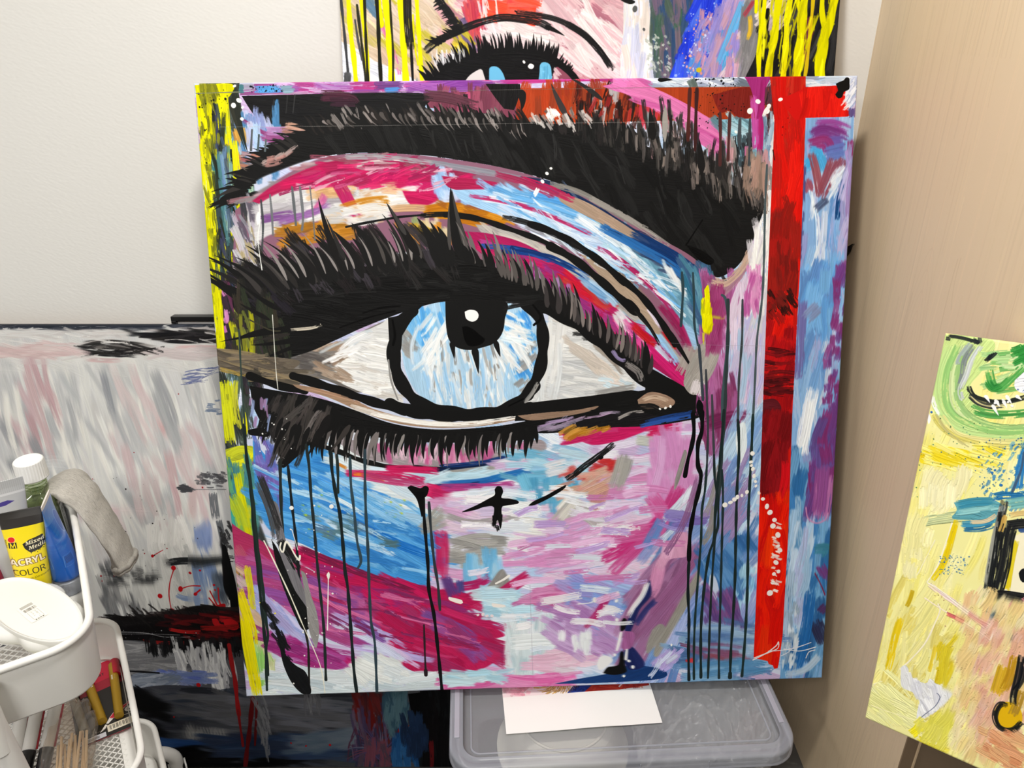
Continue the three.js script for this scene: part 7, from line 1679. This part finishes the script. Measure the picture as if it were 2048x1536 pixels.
{
  const body = std(0xd6d4d0, 0.35), band = std(0x8f1020, 0.4), cap = std(0x141112, 0.35);
  const mk = (label, a, b2, shade) => {
    const t = thing('fat_marker', label, 'marker', 'fat white markers leaning in the middle tray');
    stand(t, trolleyPoint(...a), trolleyPoint(...b2), EYE);
    obj('barrel', lathe([[0, 0.03], [0.0085, 0.03], [0.0095, 0.034], [0.0095, 0.105], [0.008, 0.109], [0, 0.109]], 28), shade, t);
    obj('marker_cap', lathe([[0, 0], [0.0075, 0], [0.009, 0.003], [0.0098, 0.031], [0, 0.031]], 28), cap, t);
    obj('colour_band', [rbox(0.0045, 0.072, 0.0015, 0.0006).translate(0.0085, 0.069, 0.0045)], band, t);
  };
  mk('white marker with dark red band, nearest the wooden sticks', [-0.012, FLOOR2 + 0.01, 0.03], [0.022, 0.425, -0.062], body);
  mk('white marker with dark red band, middle of three beside the post', [-0.034, FLOOR2 + 0.01, 0.022], [-0.004, 0.42, -0.072], body);
  mk('white marker with dark red band, closest to the front post', [-0.05, FLOOR2 + 0.01, 0.02], [-0.024, 0.42, -0.075], body);
}
{
  const sticks = [], spotS = mulberry();
  for (let i = 0; i < 12; i++) {
    const o = obj('wooden_stick', i ? sticks[0].geometry : mergeGeometries([new THREE.CylinderGeometry(0.0019, 0.0019, 0.08, 10).toNonIndexed(), new THREE.SphereGeometry(0.0021, 10, 6).translate(0, 0.04, 0).toNonIndexed()]), birch);
    sticks.push(o);
    const x = 0.0 + i * 0.0036, z2 = 0.082 + 0.006 * Math.sin(i * 2.3), lift = 0.003 + (i % 3) * 0.004;
    stand(o, trolleyPoint(x, FLOOR2 + lift, z2), trolleyPoint(x + 0.012 + 0.006 * Math.sin(i * 1.7), FLOOR2 + lift + 0.016, z2 - 0.08), EYE);
    o.position.lerpVectors(trolleyPoint(x, FLOOR2 + lift, z2), trolleyPoint(x + 0.012, FLOOR2 + lift + 0.016, z2 - 0.08), 0.5);
    tag(o, 'thin pale wooden stick in the clear bag beside the marker pack', 'stick', 'wooden sticks bundled in the clear bag');
  }
  const g = new THREE.SphereGeometry(1, 64, 40), p = g.attributes.position;
  for (let i = 0; i < p.count; i++) { const x = p.getX(i), y = p.getY(i), z2 = p.getZ(i), wr = 1 + 0.07 * Math.sin(x * 9 + z2 * 5) + 0.06 * Math.abs(Math.sin(z2 * 8 - x * 6 + y * 3)) + 0.04 * Math.sin(x * 23 + z2 * 19); p.setXYZ(i, Math.sign(x) * Math.pow(Math.abs(x), 0.7) * 0.034 * wr, Math.max(-0.9, y) * 0.021 * wr, Math.sign(z2) * Math.pow(Math.abs(z2), 0.7) * 0.072 * wr); }
  g.computeVertexNormals();
  const bag = obj('plastic_bag', g, phys({ color: 0xf6efe8, roughness: 0.1, transmission: 0.9, thickness: 0, ior: 1.45 }));
  bag.position.copy(trolleyPoint(0.026, FLOOR2 + 0.0195, 0.0)); bag.rotation.y = Math.atan2(0.5195, 0.8545) - 0.1;
  tag(bag, 'crumpled clear plastic bag around thin wooden sticks in the middle tray', 'plastic bag');
}
{
  const t = thing('red_carton', 'small red and white carton at the left end of the middle tray', 'carton');
  const p = trolleyPoint(-0.075, FLOOR2 + 0.028, 0.06); t.position.copy(p); t.rotation.y = 0.45;
  obj('carton_body', rbox(0.05, 0.055, 0.1, 0.002), std(0x9c1433, 0.5), t); obj('paper_band', rbox(0.0512, 0.02, 0.1012, 0.002).translate(0, -0.012, 0), std(0xcfcac2, 0.6), t);
}

// ---------- easel behind the yellow canvas ----------
{
  const t = thing('wooden_easel', 'plain wooden easel carrying the yellow canvas at the right edge', 'easel');
  const bar = (name, a, b2, w) => { const A = V3(...a), B = V3(...b2), L = A.distanceTo(B), o = obj(name, rbox(w, L, w * 0.7, 0.002), pine, t); stand(o, A, B, EYE); o.position.lerpVectors(A, B, 0.5); };
  const K = (s2, v, n2) => { const q = V3(...EASEL.foot).addScaledVector(V3(...EASEL.u), s2).addScaledVector(V3(...EASEL.v), v).addScaledVector(V3(...EASEL.n), n2); return q.toArray(); };
  const down = (s2, n2) => { const q = V3(...K(s2, 0, n2)), v = V3(...EASEL.v); return q.addScaledVector(v, (0.004 - q.y) / v.y).toArray(); };
  bar('mast', down(0.3, -0.045), K(0.3, 0.42, -0.045), 0.03);
  bar('ledge', K(0.2, -0.012, -0.012), K(0.4, -0.012, -0.012), 0.022);
  bar('leg', [0.93, 0.004, 0.78], K(0.3, 0.3, -0.06), 0.026);
  bar('foot_bar', [down(0.3, -0.045)[0] - 0.12, 0.014, down(0.3, -0.045)[2] - 0.1], [down(0.3, -0.045)[0] + 0.2, 0.014, down(0.3, -0.045)[2] + 0.17], 0.026);
}
function mulberry() { return rnd; }
renderer.render(scene, camera);
